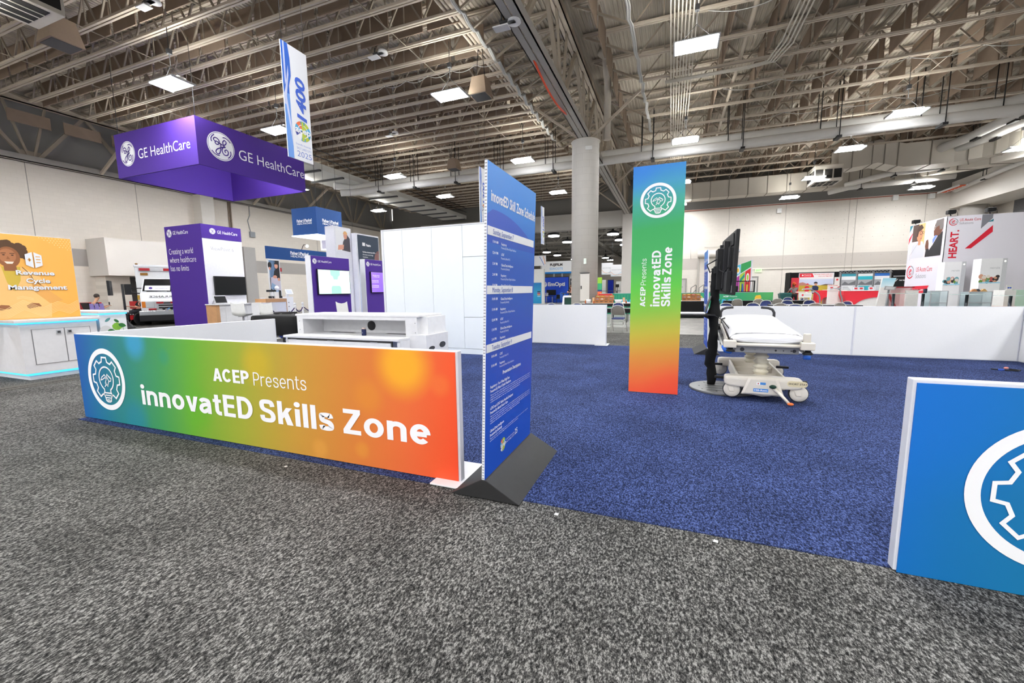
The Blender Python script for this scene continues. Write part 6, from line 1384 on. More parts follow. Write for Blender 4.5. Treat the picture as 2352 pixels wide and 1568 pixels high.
red_case('red-topped training case at the edge of the orange panel', -26.5, 10.3, .95); red_case('red-topped training case behind the seated man', -26.6, 11.35, .7); red_case('red-topped training case beside the portable screen', -27.2, 14.0, 1.2)
t = thing('draped_table', 'small table under a purple cloth behind the leaf-printed counter', 'table', (-21.2, 9.0, 0))
cl = MB(); rings = []
for e, z in ((.06, .05), (.04, .5), (.0, .8), (-.04, .82)): rings.append([(-21.8 - e, 8.3 - e, z), (-20.6 + e, 8.3 - e, z), (-20.6 + e, 9.42 + e, z), (-21.8 - e, 9.42 + e, z)])
obj('cloth', cl.loft(rings, smooth=False), M('purple_cloth', (76, 54, 156), .8), t, bevel=.02)
for x in (-21.7, -20.7):
    for y in (8.4, 9.3): obj('leg', MB().box(x - .02, x + .02, y - .02, y + .02, .006, .05), dkgrey, t)
for i, y in enumerate((9.0, 9.15, 9.3)): solo('brochure_holder', MB().prism([(-.07, 0), (.07, 0), (.06, .3), (-.05, .3)], Frame((-20.9, y, .82), (.5, 1, 0), (-.2, 0, 1)), 0, .012), M('brochure_violet', (112, 98, 150), .5), 'upright violet brochure on the purple table, ' + ('leftmost', 'middle one', 'rightmost')[i], 'brochure', (-20.9, y, .82), 'brochures on the purple table')
ch = thing('armchair', 'black armchair with red front under the seated man', 'chair', (-24, 10.6, 0))
obj('seat', MB().box(-24.3, -23.7, 10.3, 11.0, .3, .48), black, ch, bevel=.03); obj('front', MB().box(-23.72, -23.62, 10.5, 11.1, .1, .5), redp, ch, bevel=.01)
obj('backrest', MB().loft([[(-24.3, 10.26, .4), (-23.7, 10.26, .4), (-23.7, 10.34, .4), (-24.3, 10.34, .4)], [(-24.3, 10.06, 1.12), (-23.7, 10.06, 1.12), (-23.7, 10.14, 1.12), (-24.3, 10.14, 1.12)]], smooth=False), black, ch, bevel=.02)
obj('armrest', MB().box(-23.72, -23.64, 10.3, 11.2, .6, .72).box(-24.36, -24.28, 10.3, 11.2, .6, .72), black, ch, bevel=.02)
for x in (-24.25, -23.75):
    for y in (10.3, 10.95): obj('leg', MB().box(x - .025, x + .025, y - .025, y + .025, .006, .3), black, ch)
sx = {'hip': (0, 0, .58), 'chest': (0, .02, 1.0), 'neck': (0, .08, 1.2), 'head': (0, .14, 1.36), 'face': (0, .24, 1.33)}
for s, k in (('L', -1), ('R', 1)):
    sx.update({s + 'sh': (k * .18, .03, 1.1), s + 'el': (k * .24, .2, .86), s + 'wr': (k * .1, .44, .95), s + 'th': (k * .1, .1, .56), s + 'kn': (k * .12, .5, .58), s + 'an': (k * .12, .62, .12), s + 'to': (k * .12, .78, .06)})
pm = figure('person', 'seated man in black t-shirt looking down at his phone', sx, (206, 158, 128), (22, 22, 24), (30, 30, 32), (70, 62, 56), (-23.95, 10.38, 0))
solo('mobile_phone', MB().box(-24.0, -23.93, 10.92, 10.94, 1.0, 1.13), black, 'dark mobile phone held by the seated man', 'phone', (-23.96, 10.93, 1.0))
wc = thing('wheelchair', 'black wheelchair with striped blanket beside the portable screen', 'wheelchair', (-24, 12, 0))
obj('wheel', MB().lathe([(.25, -.03), (.3, -.04), (.32, 0), (.3, .04), (.25, .03)], (-23.3, 11.75, .32), 24, axis='X'), M('tyre'), wc); obj('wheel', MB().lathe([(.25, -.03), (.3, -.04), (.32, 0), (.3, .04), (.25, .03)], (-23.95, 11.75, .32), 24, axis='X'), M('tyre'), wc)
sp_ = MB()
for i in range(6): a = i * math.pi / 6; sp_.tube([(-23.3, 11.75 - .27 * math.cos(a), .32 - .27 * math.sin(a)), (-23.3, 11.75 + .27 * math.cos(a), .32 + .27 * math.sin(a))], .008, 4)
obj('spokes', sp_, alu, wc)
obj('seat', MB().box(-23.85, -23.4, 11.5, 12.05, .46, .52).box(-23.85, -23.4, 12.0, 12.06, .5, .95), black, wc, bevel=.01)
obj('frame', MB().tube([(-23.38, 12.1, 1.0), (-23.38, 12.05, .5), (-23.38, 11.5, .5), (-23.38, 11.3, .1), (-23.38, 11.15, .08)], .018, 6).tube([(-23.87, 12.1, 1.0), (-23.87, 12.05, .5), (-23.87, 11.5, .5), (-23.87, 11.3, .1), (-23.87, 11.15, .08)], .018, 6).box(-23.9, -23.35, 11.1, 11.2, .06, .09), dkgrey, wc)
obj('panel', MB().box(-23.37, -23.34, 11.35, 11.5, .3, .5), redp, wc)
bl2 = MB()
for i in range(7): bl2.box(-23.9, -23.36, 11.3 + i * .1, 11.35 + i * .1, .53 - i * .0, .56, 0).box(-23.9, -23.36, 11.35 + i * .1, 11.4 + i * .1, .53, .56, 1)
obj('blanket', bl2, [black, M('blanket_white', (226, 222, 218), .9)], wc)
lx = {'hip': (0, 0, .68), 'chest': (0, .12, 1.0), 'neck': (0, .16, 1.18), 'head': (0, .18, 1.33), 'face': (0, .08, 1.31)}
for s, k in (('L', -1), ('R', 1)): lx.update({s + 'sh': (k * .18, .12, 1.1), s + 'el': (k * .26, -.02, .84), s + 'wr': (k * .16, -.28, .9), s + 'th': (k * .1, -.06, .66), s + 'kn': (k * .12, -.46, .62), s + 'an': (k * .12, -.56, .2), s + 'to': (k * .12, -.7, .14)})
figure('person', 'person in dark clothes in the wheelchair, arms resting forward', lx, (214, 150, 124), (32, 32, 36), (40, 40, 46), (60, 44, 36), (-23.62, 11.85, 0))
# ------------------------------------------------------------------ folding chairs and tables behind the low walls
steel_l = M('chair_steel', (206, 205, 200), .4, .3); steel_b = M('chair_back_grey', (150, 144, 136), .5, .2); pad = M('navy_vinyl', (36, 50, 104), .6, noise=.05)
def folding_chair(label, group):
    t = thing('folding_chair', label, 'folding chair', (0, 0, 0), group)
    obj('seat', MB().loft([[(-.2, -.2, .44), (.2, -.2, .44), (.19, .2, .46), (-.19, .2, .46)], [(-.2, -.2, .475), (.2, -.2, .475), (.19, .2, .495), (-.19, .2, .495)]], smooth=False), pad, t, bevel=.015)
    obj('seat_pan', MB().loft([[(-.21, -.21, .42), (.21, -.21, .42), (.2, .21, .44), (-.2, .21, .44)], [(-.21, -.21, .44), (.21, -.21, .44), (.2, .21, .46), (-.2, .21, .46)]], smooth=False), steel_l, t)
    up = [(-.23, .24, .02), (-.225, .0, .42), (-.215, -.18, .72), (-.17, -.215, .84), (-.08, -.225, .885), (0, -.228, .893), (.08, -.225, .885), (.17, -.215, .84), (.215, -.18, .72), (.225, 0, .42), (.23, .24, .02)]
    obj('frame', MB().tube(spline(up, 3), .013, 7), steel_l, t)
    br_ = []
    for z, y, w in ((.58, -.1, .2), (.64, -.135, .2), (.74, -.185, .195), (.83, -.21, .15), (.87, -.222, .07)): br_.append([(x * w, y - .018 * (1 - x * x), z) for x in (-1, -.5, 0, .5, 1)])
    m = MB().loft(br_, closed=False, cap=False); obj('back_shell', m, steel_b, t)
    obj('back_pad', MB().loft([[Vector(p) + Vector((0, .014, 0)) for p in r] for r in br_], closed=False, cap=False), pad, t)
    for s in (-1, 1): obj('rear_leg', MB().tube([(s * .2, .1, .46), (s * .205, -.05, .3), (s * .21, -.28, .02)], .012, 6), steel_l, t)
    for z, y in ((.14, .17), (.26, .1)): obj('rung', MB().bar((-.225, y, z), (.225, y, z), .022, .02), steel_l, t)
    return t
cA = folding_chair('grey-backed folding chair standing alone at the dark table right of the short white wall', 'folding chairs')
CH = [(-1.95, 16.7, 180, 'navy folding chair facing the viewer behind the dark table by the green tower'), (-4.55, 16.0, 175, 'navy folding chair peeking over the short white wall at its left'), (-3.45, 16.0, 185, 'navy folding chair peeking over the short white wall under the bin'),
      (3.2, 25.2, 170, 'navy folding chair just right of the TV stand pole'), (3.0, 22.3, -10, 'grey-backed folding chair nearest the TV, beyond the stretcher handles'), (3.82, 22.3, 5, 'grey-backed folding chair in the middle of the farther dark table'), (4.8, 25.2, 180, 'navy folding chair on the far side of the farther dark table'),
      (4.85, 23.0, -25, 'grey-backed folding chair at the right end of the farther dark table'), (5.65, 25.2, 150, 'navy folding chair beside the woman with the green bin'), (1.8, 15.8, 178, 'navy folding chair directly behind the left stretcher handle'), (2.68, 16.1, 180, 'navy folding chair behind the gap between the stretcher handles'),
      (3.58, 19.4, 150, 'turned navy folding chair behind the right stretcher handle'), (3.42, 16.2, 0, 'grey-backed folding chair low behind the wall left of the dark table'), (4.4, 19.3, 178, 'navy folding chair at the middle of the nearer dark table'), (3.66, 15.0, 180, 'navy folding chair barely showing over the white wall'),
      (5.3, 19.8, 182, 'navy folding chair before the white kiosk at the nearer dark table'), (4.4, 16.2, 0, 'grey-backed folding chair before the nearer dark table'), (5.75, 18.0, 120, 'navy folding chair tilted sideways left of the red counter'), (5.4, 16.6, -60, 'grey-backed folding chair turned away left of the red counter'), (1.55, 24.0, 160, 'navy folding chair left behind the TV stand pole'), (5.9, 24.2, 90, 'white-edged folding chair sideways by the green bin')]
for x, y, a, l in CH: dup(cA, (x, y, 0), R(a), l)
cA.location = (-1.58, 13.95, .0); cA.rotation_euler = (0, 0, R(-6))
skirtm = M('table_skirt_black', (20, 20, 22), .9, noise=.2, scale=30)
def cloth_table(label, x0, x1, y0, y1, z, col, drop=.3, legs=True, top=None):
    t = thing('trestle_table', label, 'table', ((x0 + x1) / 2, (y0 + y1) / 2, 0))
    obj('top', MB().box(x0, x1, y0, y1, z - .03, z), top or col, t, bevel=.008)
    m = MB(); P = []
    for k in range(60):
        a = k / 60 * 4; i = int(a); f_ = a - i; w = .012 * math.sin(k * 2.1)
        q = [(x0 + (x1 - x0) * f_, y0 - .012 + w), (x1 + .012 + w, y0 + (y1 - y0) * f_), (x1 - (x1 - x0) * f_, y1 + .012 + w), (x0 - .012 + w, y1 - (y1 - y0) * f_)][i]; P.append(q)
    m.loft([[(a, b, z - .03 - drop) for a, b in P], [(a, b, z - .004) for a, b in P]], cap=False)
    obj('cloth', m, skirtm, t)
    if legs:
        for x in (x0 + .12, x1 - .12):
            for y in (y0 + .1, y1 - .1): obj('leg', MB().tube([(x, y, .002), (x, y, z - .03)], .016, 6), dkgrey, t)
            obj('cross_brace', MB().tube([(x, y0 + .1, .35), (x, y1 - .1, .35)], .012, 6), dkgrey, t)
    return t
tg = M('table_top_grey', (112, 114, 116), .4)
cloth_table('dark folding table left of the green tower, past the short white wall', -2.7, -.3, 14.9, 15.65, .74, tg, .12)
cloth_table('nearer dark folding table beyond the white wall behind the stretcher', 3.5, 6.1, 17.3, 18.3, .78, tg, .1)
cloth_table('farther dark folding table in front of the green arena wall', 2.6, 6.0, 23.4, 24.0 - .12, .78, tg, .45)
wt = M('table_top_white', (240, 240, 236), .45)
cloth_table('white-topped snack table before the column', -3.72, -1.6, 18.0, 18.75, .82, wt, .1, top=wt)
cloth_table('white-topped snack table with black skirt right of the green tower', -.2, 1.62, 21.5, 22.3, .82, wt, .75, top=wt)
wood = M('snack_rack_wood', (196, 132, 80), .6, noise=.15, scale=8)
def snack_rack(label, x0, x1, y, z):
    t = thing('snack_rack', label, 'snack rack', ((x0 + x1) / 2, y, z)); n = 4; w = (x1 - x0) / n
    for i in range(3):
        yy = y + i * .12; zz = z + i * .115
        obj('tier', MB().box(x0, x1, yy, yy + .13, zz, zz + .012).box(x0, x1, yy, yy + .012, zz, zz + .055).box(x0, x1, yy + .12, yy + .13, zz, zz + .115), wood, t)
        for j in range(n + 1): obj('divider', MB().box(x0 + j * w - .006, x0 + j * w + .006, yy, yy + .13, zz, zz + .1), wood, t)
    g = [(230, 190, 60), (240, 240, 236), (224, 130, 160), (60, 60, 64), (200, 214, 150), (120, 130, 190)]
    for i in range(3):
        for j in range(n):
            c = g[(i * 5 + j * 2) % 6] if i else (44, 44, 46)
            o = obj('snack_fill', MB().ball((x0 + (j + .5) * w, y + .06 + i * .12, z + .05 + i * .115), w * .4, .05, .035, 8), M('snack_%d_%d' % c[:2], c, .6, noise=.3, scale=50), t)
snack_rack('tiered wooden snack rack on the white table before the column', -3.12, -2.33, 18.2, .82); snack_rack('tiered wooden snack rack on the black-skirted table right of the green tower', .53, 1.35, 21.7, .82)
def cup(name, label, x, y, z, r0, r1, h, col):
    m = MB().lathe([(.005, 0), (r0, 0), (r1, h), (r1 - .006, h), (r0 - .008, .012), (.005, .012)], (x, y, z), 18); return solo(name, m, col, label, name.split('_')[-1], (x, y, z))
wc_ = M('cup_white', (238, 238, 240), .4); cc_ = M('carton_tan', (224, 176, 136), .7)
cup('plastic_tub', 'white plastic tub at the left end of the snack table', -3.42, 18.3, .82, .1, .14, .17, wc_); cup('plastic_bowl', 'white tapered bowl right of the wooden snack rack', -2.1, 18.2, .82, .09, .17, .16, wc_)
for x, w, l in ((-3.24, .08, 'tan paper box between the tub and the snack rack'), (-1.93, .09, 'tan paper box standing behind the white bowl')): solo('paper_box', MB().box(x, x + w, 18.35, 18.43, .82, 1.06), cc_, l, 'box', (x, 18.4, .82), bevel=.004)
for x, l in ((-3.5, 'small sauce bottle with yellow cap left of the tub'), (-3.13, 'small sauce bottle with yellow cap against the snack rack'), (-1.76, 'small sauce bottle on the napkin tray at the table end')):
    b = thing('sauce_bottle', l, 'bottle', (x, 18.1, .82)); obj('bottle', MB().lathe([(.005, 0), (.03, 0), (.032, .09), (.015, .12), (.005, .12)], (x, 18.1, .82), 12), M('sauce_amber', (176, 84, 36), .4), b); obj('cap', MB().lathe([(.018, .12), (.014, .16), (.004, .165)], (x, 18.1, .82), 10), M('cap_yellow', (236, 200, 80), .5), b)
solo('napkin_tray', MB().box(-1.95, -1.62, 18.1, 18.4, .82, .87), wc_, 'flat white napkin tray at the right end of the snack table', 'tray', (-1.8, 18.2, .82), bevel=.01)
solo('red_crate', MB().box(-3.1, -2.5, 19.1, 19.12 + .3, 1.0, 1.22), redp, 'red crate behind the wooden snack rack', 'crate', (-2.8, 19.3, 1.0), bevel=.01)
t = thing('side_table', 'small stand holding the red crate behind the snack table', 'table', (-2.8, 19.3, 0)); obj('top', MB().box(-3.1, -2.4, 19.0, 19.5, .95, 1.0), dkgrey, t)
for x in (-3.05, -2.45):
    for y in (19.05, 19.45): obj('leg', MB().box(x - .02, x + .02, y - .02, y + .02, 0, .95), dkgrey, t)
solo('banana', MB().tube(spline([(1.36, 21.75, 1.05), (1.41, 21.75, .98), (1.42, 21.75, .9)], 4), [.02] * 9, 8), M('banana_yellow', (240, 200, 60), .5), 'yellow banana hanging at the right end of the far snack rack', 'banana', (1.4, 21.75, .9))
solo('paper_stack', MB().box(1.36, 1.6, 21.7, 22.0, .82, .95), wc_, 'white boxed napkins right of the far snack rack', 'napkins', (1.5, 21.8, .82))
# trash bin with liner, woman reading
t = thing('trash_bin', 'dark green trash bin with a white liner left of the column', 'trash bin', (-6.0, 26, 0))
obj('bin', MB().loft([[(-6.25, 25.75, .02), (-5.75, 25.75, .02), (-5.75, 26.25, .02), (-6.25, 26.25, .02)], [(-6.33, 25.67, 1.02), (-5.67, 25.67, 1.02), (-5.67, 26.33, 1.02), (-6.33, 26.33, 1.02)]], smooth=False), M('bin_green', (26, 66, 56), .5), t, bevel=.03)
obj('liner', MB().box(-6.38, -5.62, 25.62, 26.38, .94, 1.06).loft([[(-6.5, 25.7, .1), (-6.34, 25.66, .1), (-6.34, 25.9, .1), (-6.5, 25.9, .1)], [(-6.42, 25.66, 1.0), (-6.3, 25.64, 1.0), (-6.3, 25.9, 1.0), (-6.42, 25.9, 1.0)]], smooth=False), M('liner_white', (240, 240, 244), .6), t, bevel=.02)
wx = {'hip': (0, 0, .52), 'chest': (0, -.06, .9), 'neck': (0, -.14, 1.08), 'head': (0, -.22, 1.2), 'face': (0, -.3, 1.13)}
for s, k in (('L', -1), ('R', 1)): wx.update({s + 'sh': (k * .18, -.08, 1.0), s + 'el': (k * .28, -.25, .82), s + 'wr': (k * .1, -.42, .84), s + 'th': (k * .1, -.05, .5), s + 'kn': (k * .11, -.42, .5), s + 'an': (k * .11, -.42, .1), s + 'to': (k * .11, -.56, .06)})
figure('person', 'long-haired person in black bent over a table behind the trash bin', wx, (216, 160, 136), (24, 24, 28), (36, 36, 44), (92, 56, 36), (-6.72, 29.6, .42), hair='long')
t = thing('high_chair', 'dark high stool under the long-haired person', 'stool', (-6.72, 29.6, 0)); obj('seat', MB().box(-6.95, -6.5, 29.4, 29.85, .78, .83), black, t)
for x in (-6.92, -6.53):
    for y in (29.43, 29.82): obj('leg', MB().box(x - .02, x + .02, y - .02, y + .02, 0, .78), black, t)
t = thing('trestle_table', 'table under the hands of the long-haired person', 'table', (-6.7, 29.0, 0)); obj('top', MB().box(-7.3, -6.1, 28.7, 29.3, 1.16, 1.2), dkgrey, t)
for x in (-7.2, -6.2): obj('leg', MB().box(x - .02, x + .02, 28.95, 29.0, 0, 1.16), dkgrey, t)

# ------------------------------------------------------------------ green arena wall and stage
arg = gmat('arena_print', (-3.8, 24, 1.2), (4.8, 24, 0), [(0, (40, 140, 110)), (.5, (44, 150, 118)), (.8, (52, 160, 110)), (1, (90, 180, 100))])
AR = thing('arena_wall', 'long green printed arena half wall with cyan letters behind the tables', 'low wall', (.5, 24, 0))
obj('frame', MB().box(-3.8, 4.8, 24.0, 24.06, .0, 1.19), frame_w, AR)
obj('graphic', MB().box(-3.8, 4.8, 23.99, 24.0, .01, 1.18), arg, AR); fa = FY(23.99)
m = MB().text('ACEP', fa, 2.56, .95, .07, .26, .03, .003).text('Presents', fa, 2.86, .95, .07, .34, 0, .003); obj('lettering', m, txtw, AR)
m = MB().text('LE DOX', fa, 2.06, .5, .34, 1.2, .04, .006, shear=.2).text('EN', fa, -2.62, .6, .24, .55, .04, .006, shear=.2); obj('title', m, M('letter_cyan', (80, 190, 232), noise=0), AR)
m = MB().text('LE DOX', fa, 2.1, .47, .34, 1.2, .05, .004, shear=.2).text('EN', fa, -2.58, .57, .24, .55, .05, .004, shear=.2); obj('title_shadow', m, M('letter_navy', (26, 66, 100), noise=0), AR)
m = MB().poly([(4.0, .75), (4.12, .7), (4.2, .82), (4.3, .9), (4.24, 1.05), (4.05, 1.02), (4.0, .92)], fa, .004); obj('splash', m, M('splash_yellow', (240, 196, 60), noise=0), AR)
m = MB()
for i in range(9): m.stroke([(3.2 + i * .2, .3), (4.78, .75 + i * .05)], .012, fa, .002)
for i in range(40): m.rect(fa, -3.7 + i * .16, -3.68 + i * .16, .1, 1.1, .0015)
obj('line_pattern', m, M('line_green', (84, 178, 120), noise=0), AR)
SG = thing('stage', 'low stage platform with white skirt behind the arena wall', 'stage', (2.2, 27, 0))
obj('platform', MB().box(-3.6, 4.4, 24.5, 29.5, .0, 1.12), M('stage_white', (226, 226, 224), .7), SG); obj('deck', MB().box(-3.6, 4.4, 24.5, 29.5, 1.12, 1.15), dkgrey, SG)
RL = thing('stage_rail', 'black steel stage railing with thin balusters', 'railing', (3.1, 25, 1.15))
m = MB().box(1.9, 4.15, 25.0, 25.04, 1.74, 1.79).box(1.9, 4.15, 25.0, 25.04, 1.18, 1.22)
obj('rail', m, black, RL)
for i in range(23): obj('baluster', MB().box(1.92 + i * .1, 1.94 + i * .1, 25.01, 25.03, 1.22, 1.74), black, RL)
obj('post', MB().box(4.08, 4.15, 25.0, 25.05, 1.15, 1.79), black, RL)
for x0, l in ((1.05, 'grey handrail loop left on the stage steps'), (1.46, 'grey handrail loop right on the stage steps')):
    solo('handrail', MB().tube([(x0, 25.2, 1.15), (x0, 25.2, 1.44), (x0 + .24, 25.3, 1.61), (x0 + .27, 25.3, 1.58), (x0 + .27, 25.3, 1.15)], .018, 6).tube([(x0 + .1, 25.25, 1.15), (x0 + .27, 25.3, 1.34)], .014, 6), M('handrail_grey', (96, 98, 96), .5, .3), l, 'handrail', (x0, 25.2, 1.15))
solo('black_case', MB().box(1.74, 1.9, 25.6, 26.0, 1.15, 1.56), black, 'upright black case on the stage left of the railing', 'case', (1.8, 25.8, 1.15))
for i, x in enumerate((2.5, 3.15)): 
    t = thing('stage_chair', 'low black armchair on the stage, ' + ('left one' if i == 0 else 'right one'), 'chair', (x, 25.9, 1.15)); obj('backrest', MB().box(x - .3, x + .3, 25.6, 25.7, 1.3, 1.52), black, t, bevel=.03); obj('seat', MB().box(x - .3, x + .3, 25.7, 26.2, 1.2, 1.34), black, t, bevel=.03)
    for k in (-.25, .25): obj('leg', MB().box(x + k - .02, x + k + .02, 25.7, 25.74, 1.15, 1.2), black, t)
CB = thing('stage_banner', 'multicoloured cartoon-style backdrop panel on the stage', 'backdrop', (3.9, 27, 1.15))
fb = Frame((3.52, 27.6, 1.15), (.68, -.62, 0), (0, 0, 1)); g = MB()
obj('board', MB().prism([(0, 0), (1.0, 0), (1.0, 1.85), (0, 1.55)], fb, -.05, 0), frame_w, CB)
g.poly([(.02, .9), (.32, 1.1), (.32, 1.62), (.02, 1.54)], fb, .003, 0).poly([(.34, 1.1), (.94, 1.45), (.94, 1.8), (.34, 1.64)], fb, .003, 1).poly([(.02, 0), (.28, 0), (.28, .98), (.02, .82)], fb, .003, 2).poly([(.3, 0), (.6, 0), (.6, 1.2), (.3, 1.02)], fb, .003, 3).poly([(.62, .0), (.94, .0), (.94, 1.38), (.62, 1.2)], fb, .003, 4)
g.poly(circ(.17, 1.28, .11, 14, ry=.2), fb, .005, 5).poly(circ(.78, .85, .1, 14, ry=.25), fb, .005, 5).poly(circ(.78, .85, .06, 12, ry=.17), fb, .006, 3).poly(circ(.17, 1.28, .06, 12, ry=.12), fb, .006, 6).poly([(.3, .5), (.6, .9), (.6, 1.1), (.3, .75)], fb, .004, 7).poly([(.42, 0), (.56, 0), (.52, .5), (.45, .5)], fb, .006, 8).poly([(.7, 0), (.85, 0), (.84, .45), (.72, .45)], fb, .006, 6)
obj('picture', g, [M('cb_sky', (96, 196, 226), noise=0), M('cb_green', (56, 158, 88), noise=0), M('cb_magenta', (176, 62, 156), noise=0), M('cb_lime', (176, 210, 70), noise=0), M('cb_red', (222, 50, 56), noise=0), M('cb_white', (240, 240, 240), noise=0), M('cb_yellow', (240, 190, 60), noise=0), M('cb_teal', (44, 150, 130), noise=0), M('cb_blue', (40, 84, 190), noise=0)], CB)

# ------------------------------------------------------------------ red and white staffing booth against the end wall
WB = thing('booth_backwall', 'black draped booth back wall with a golf picture panel', 'booth wall', (9.1, 34, 0))
obj('drape', MB().box(7.55, 10.6, 34.1, 34.16, 0, 2.42), blackcloth, WB); obj('side_drape', MB().box(7.5, 7.56, 32.9, 34.16, 0, 2.4), blackcloth, WB)
obj('panel', MB().box(8.25, 10.25, 33.9, 33.96, .05, 2.36), frame_w, WB); fw = FY(33.9); g = MB()
g.rect(fw, 8.28, 10.22, .06, 2.34, .002, 0).rect(fw, 8.28, 10.22, .06, 1.52, .004, 1).rect(fw, 8.28, 10.22, 1.35, 1.95, .003, 2).poly([(8.28, 1.52), (8.28, 1.7), (8.5, 1.74), (8.8, 1.6), (9.1, 1.52)], fw, .006, 3).poly([(9.5, 1.52), (9.8, 1.6), (10.22, 1.58), (10.22, 1.5)], fw, .006, 4).poly([(8.28, 2.34), (9.02, 2.34), (9.12, 2.08), (8.28, 2.08)], fw, .006, 5)
g.poly(circ(8.46, 2.21, .05, 14), fw, .008, 6)
for x, s, top, leg in ((8.76, .8, 5, 6), (9.22, 1.15, 7, 8)):
    z = .78 if s < 1 else .5
    g.poly([(x - .08 * s, z + .1), (x + .08 * s, z + .1), (x + .07 * s, z + .45 * s), (x - .07 * s, z + .45 * s)], fw, .008, leg).poly([(x - .16 * s, z + .4 * s), (x + .15 * s, z + .4 * s), (x + .18 * s, z + .78 * s), (x + .06 * s, z + .88 * s), (x - .12 * s, z + .86 * s), (x - .18 * s, z + .74 * s)], fw, .009, top).poly(circ(x + .03 * s, z + .96 * s, .075 * s, 12, ry=.09 * s), fw, .01, 9).poly(circ(x + .02 * s, z + 1.0 * s, .1 * s, 12, 0, 180, ry=.1 * s), fw, .011, 10 if s > 1 else 5)
    for k in (-.07, .06): g.rect(fw, x + k * s - .025, x + k * s + .025, z - .25 * s, z + .12, .0085, 9).rect(fw, x + k * s - .04, x + k * s + .05, z - .32 * s, z - .24 * s, .009, 10)
obj('picture', g, [M('wb_white', (242, 238, 238), noise=0), M('wb_grass', (196, 170, 60), noise=0), M('wb_sky', (206, 214, 236), noise=0), M('wb_rock', (190, 130, 120), noise=0), M('wb_hill', (110, 90, 80), noise=0), M('wb_red', (222, 36, 52), noise=0), M('wb_pure', (248, 246, 246), noise=0), M('wb_polo', (36, 50, 80), noise=0), M('wb_khaki', (214, 200, 180), noise=0), M('wb_skin', (206, 150, 120), noise=0), M('wb_cap', (40, 40, 56), noise=0)], WB)
obj('lettering', MB().text('Weatherby', fw, 8.54, 2.2, .07, .42, .0, .008).text('HEALTHCARE', fw, 8.54, 2.14, .03, .4, 0, .008), txtw, WB)
obj('slogan', MB().text('Your career should include more', fw, 9.1, 2.24, .06, 1.06, .02, .008).text('time in your happy place.', fw, 9.36, 2.12, .06, .8, .02, .008), M('wb_red'), WB)
solo('red_banner', MB().box(7.75, 8.2, 33.6, 33.62, .05, 2.05), M('banner_red', (226, 56, 72), .6), 'narrow red banner at the left of the golf picture', 'banner', (8, 33.6, .05))
SP = thing('side_poster', 'white side poster with red emblem right of the golf picture', 'poster', (10.4, 33.7, 0)); obj('board', MB().box(9.85, 10.5, 33.6, 33.64, .9, 1.55).box(10.22, 10.5, 33.64, 33.7, 1.0, 2.05).box(10.0, 10.05, 33.64, 33.7, .0, .95), M('poster_cream', (240, 232, 226), .6), SP)
fp_ = FY(33.6); g = MB().text('ENTER TO WIN', fp_, 9.9, 1.46, .05, .5, .03, .003).poly([(10.05, 1.15), (10.5, 1.45), (10.5, 1.05), (10.3, 1.12)], fp_, .003).poly(circ(10.2, 1.12, .1, 12, ry=.05), fp_, .004).poly(circ(10.36, 1.88, .07, 6), Frame((0, 33.64, 0), (1, 0, 0), (0, 0, 1)), .004); obj('print', g, M('wb_red'), SP)
# woman with green rolling bin
px = {'hip': (0, 0, .95), 'chest': (-.02, 0, 1.28), 'neck': (-.04, .0, 1.46), 'head': (-.05, .02, 1.6), 'face': (-.1, .1, 1.58), 'Lsh': (-.18, .0, 1.36), 'Lel': (-.3, .02, 1.12), 'Lwr': (-.42, .06, .98), 'Rsh': (.16, .0, 1.36), 'Rel': (.1, .16, 1.12), 'Rwr': (-.25, .2, 1.0), 'Lth': (-.1, 0, .9), 'Lkn': (-.1, .02, .5), 'Lan': (-.1, -.02, .1), 'Lto': (-.13, .12, .05), 'Rth': (.1, 0, .9), 'Rkn': (.12, -.04, .5), 'Ran': (.14, -.12, .1), 'Rto': (.13, .02, .05)}
figure('person', 'woman with orange hair in a grey vest pushing a green bin', px, (120, 76, 56), (118, 116, 118), (26, 26, 28), (190, 74, 26), (7.58, 32, 0), hair='bun')
t = thing('rolling_bin', 'teal green rolling bin pushed by the woman in the grey vest', 'trash bin', (7.1, 32.1, 0))
obj('tub', MB().loft([[(6.9, 31.85, .12), (7.35, 31.85, .12), (7.35, 32.4, .12), (6.9, 32.4, .12)], [(6.75, 31.75, 1.0), (7.42, 31.75, 1.0), (7.42, 32.5, 1.0), (6.75, 32.5, 1.0)]], smooth=False), M('bin_teal', (22, 78, 76), .5), t, bevel=.03)
obj('lid', MB().box(6.85, 7.4, 31.75, 32.5, 1.0, 1.05), M('lid_teal', (30, 96, 92), .5), t); obj('wheel', MB().lathe([(.01, 0), (.12, 0), (.12, .05), (.01, .05)], (6.9, 31.82, .12), 14, axis='Y').lathe([(.01, 0), (.12, 0), (.12, .05), (.01, .05)], (7.33, 31.82, .12), 14, axis='Y'), black, t)
K = thing('demo_kiosk', 'white demo kiosk table with small red emblem before the golf picture', 'kiosk', (6.9, 27, 0))
obj('top', MB().box(6.55, 7.3, 26.9, 27.4, 1.12, 1.16), wt, K); obj('apron', MB().box(6.6, 7.2, 26.9, 26.94, .84, 1.1), wt, K)
for x in (6.66, 7.16): obj('leg', MB().box(x - .03, x + .03, 26.92, 26.98, 0, .84), wt, K)
obj('panel', MB().box(6.72, 7.1, 27.1, 27.14, .02, .8), M('kiosk_grey', (170, 170, 170), .5), K)
obj('logo', MB().poly(circ(6.78, .98, .05, 14), FY(26.898), .002), M('wb_red'), K); obj('lettering', MB().text('Weatherby', FY(26.9), 6.86, .96, .05, .3, 0, .003), M('letter_grey'), K)
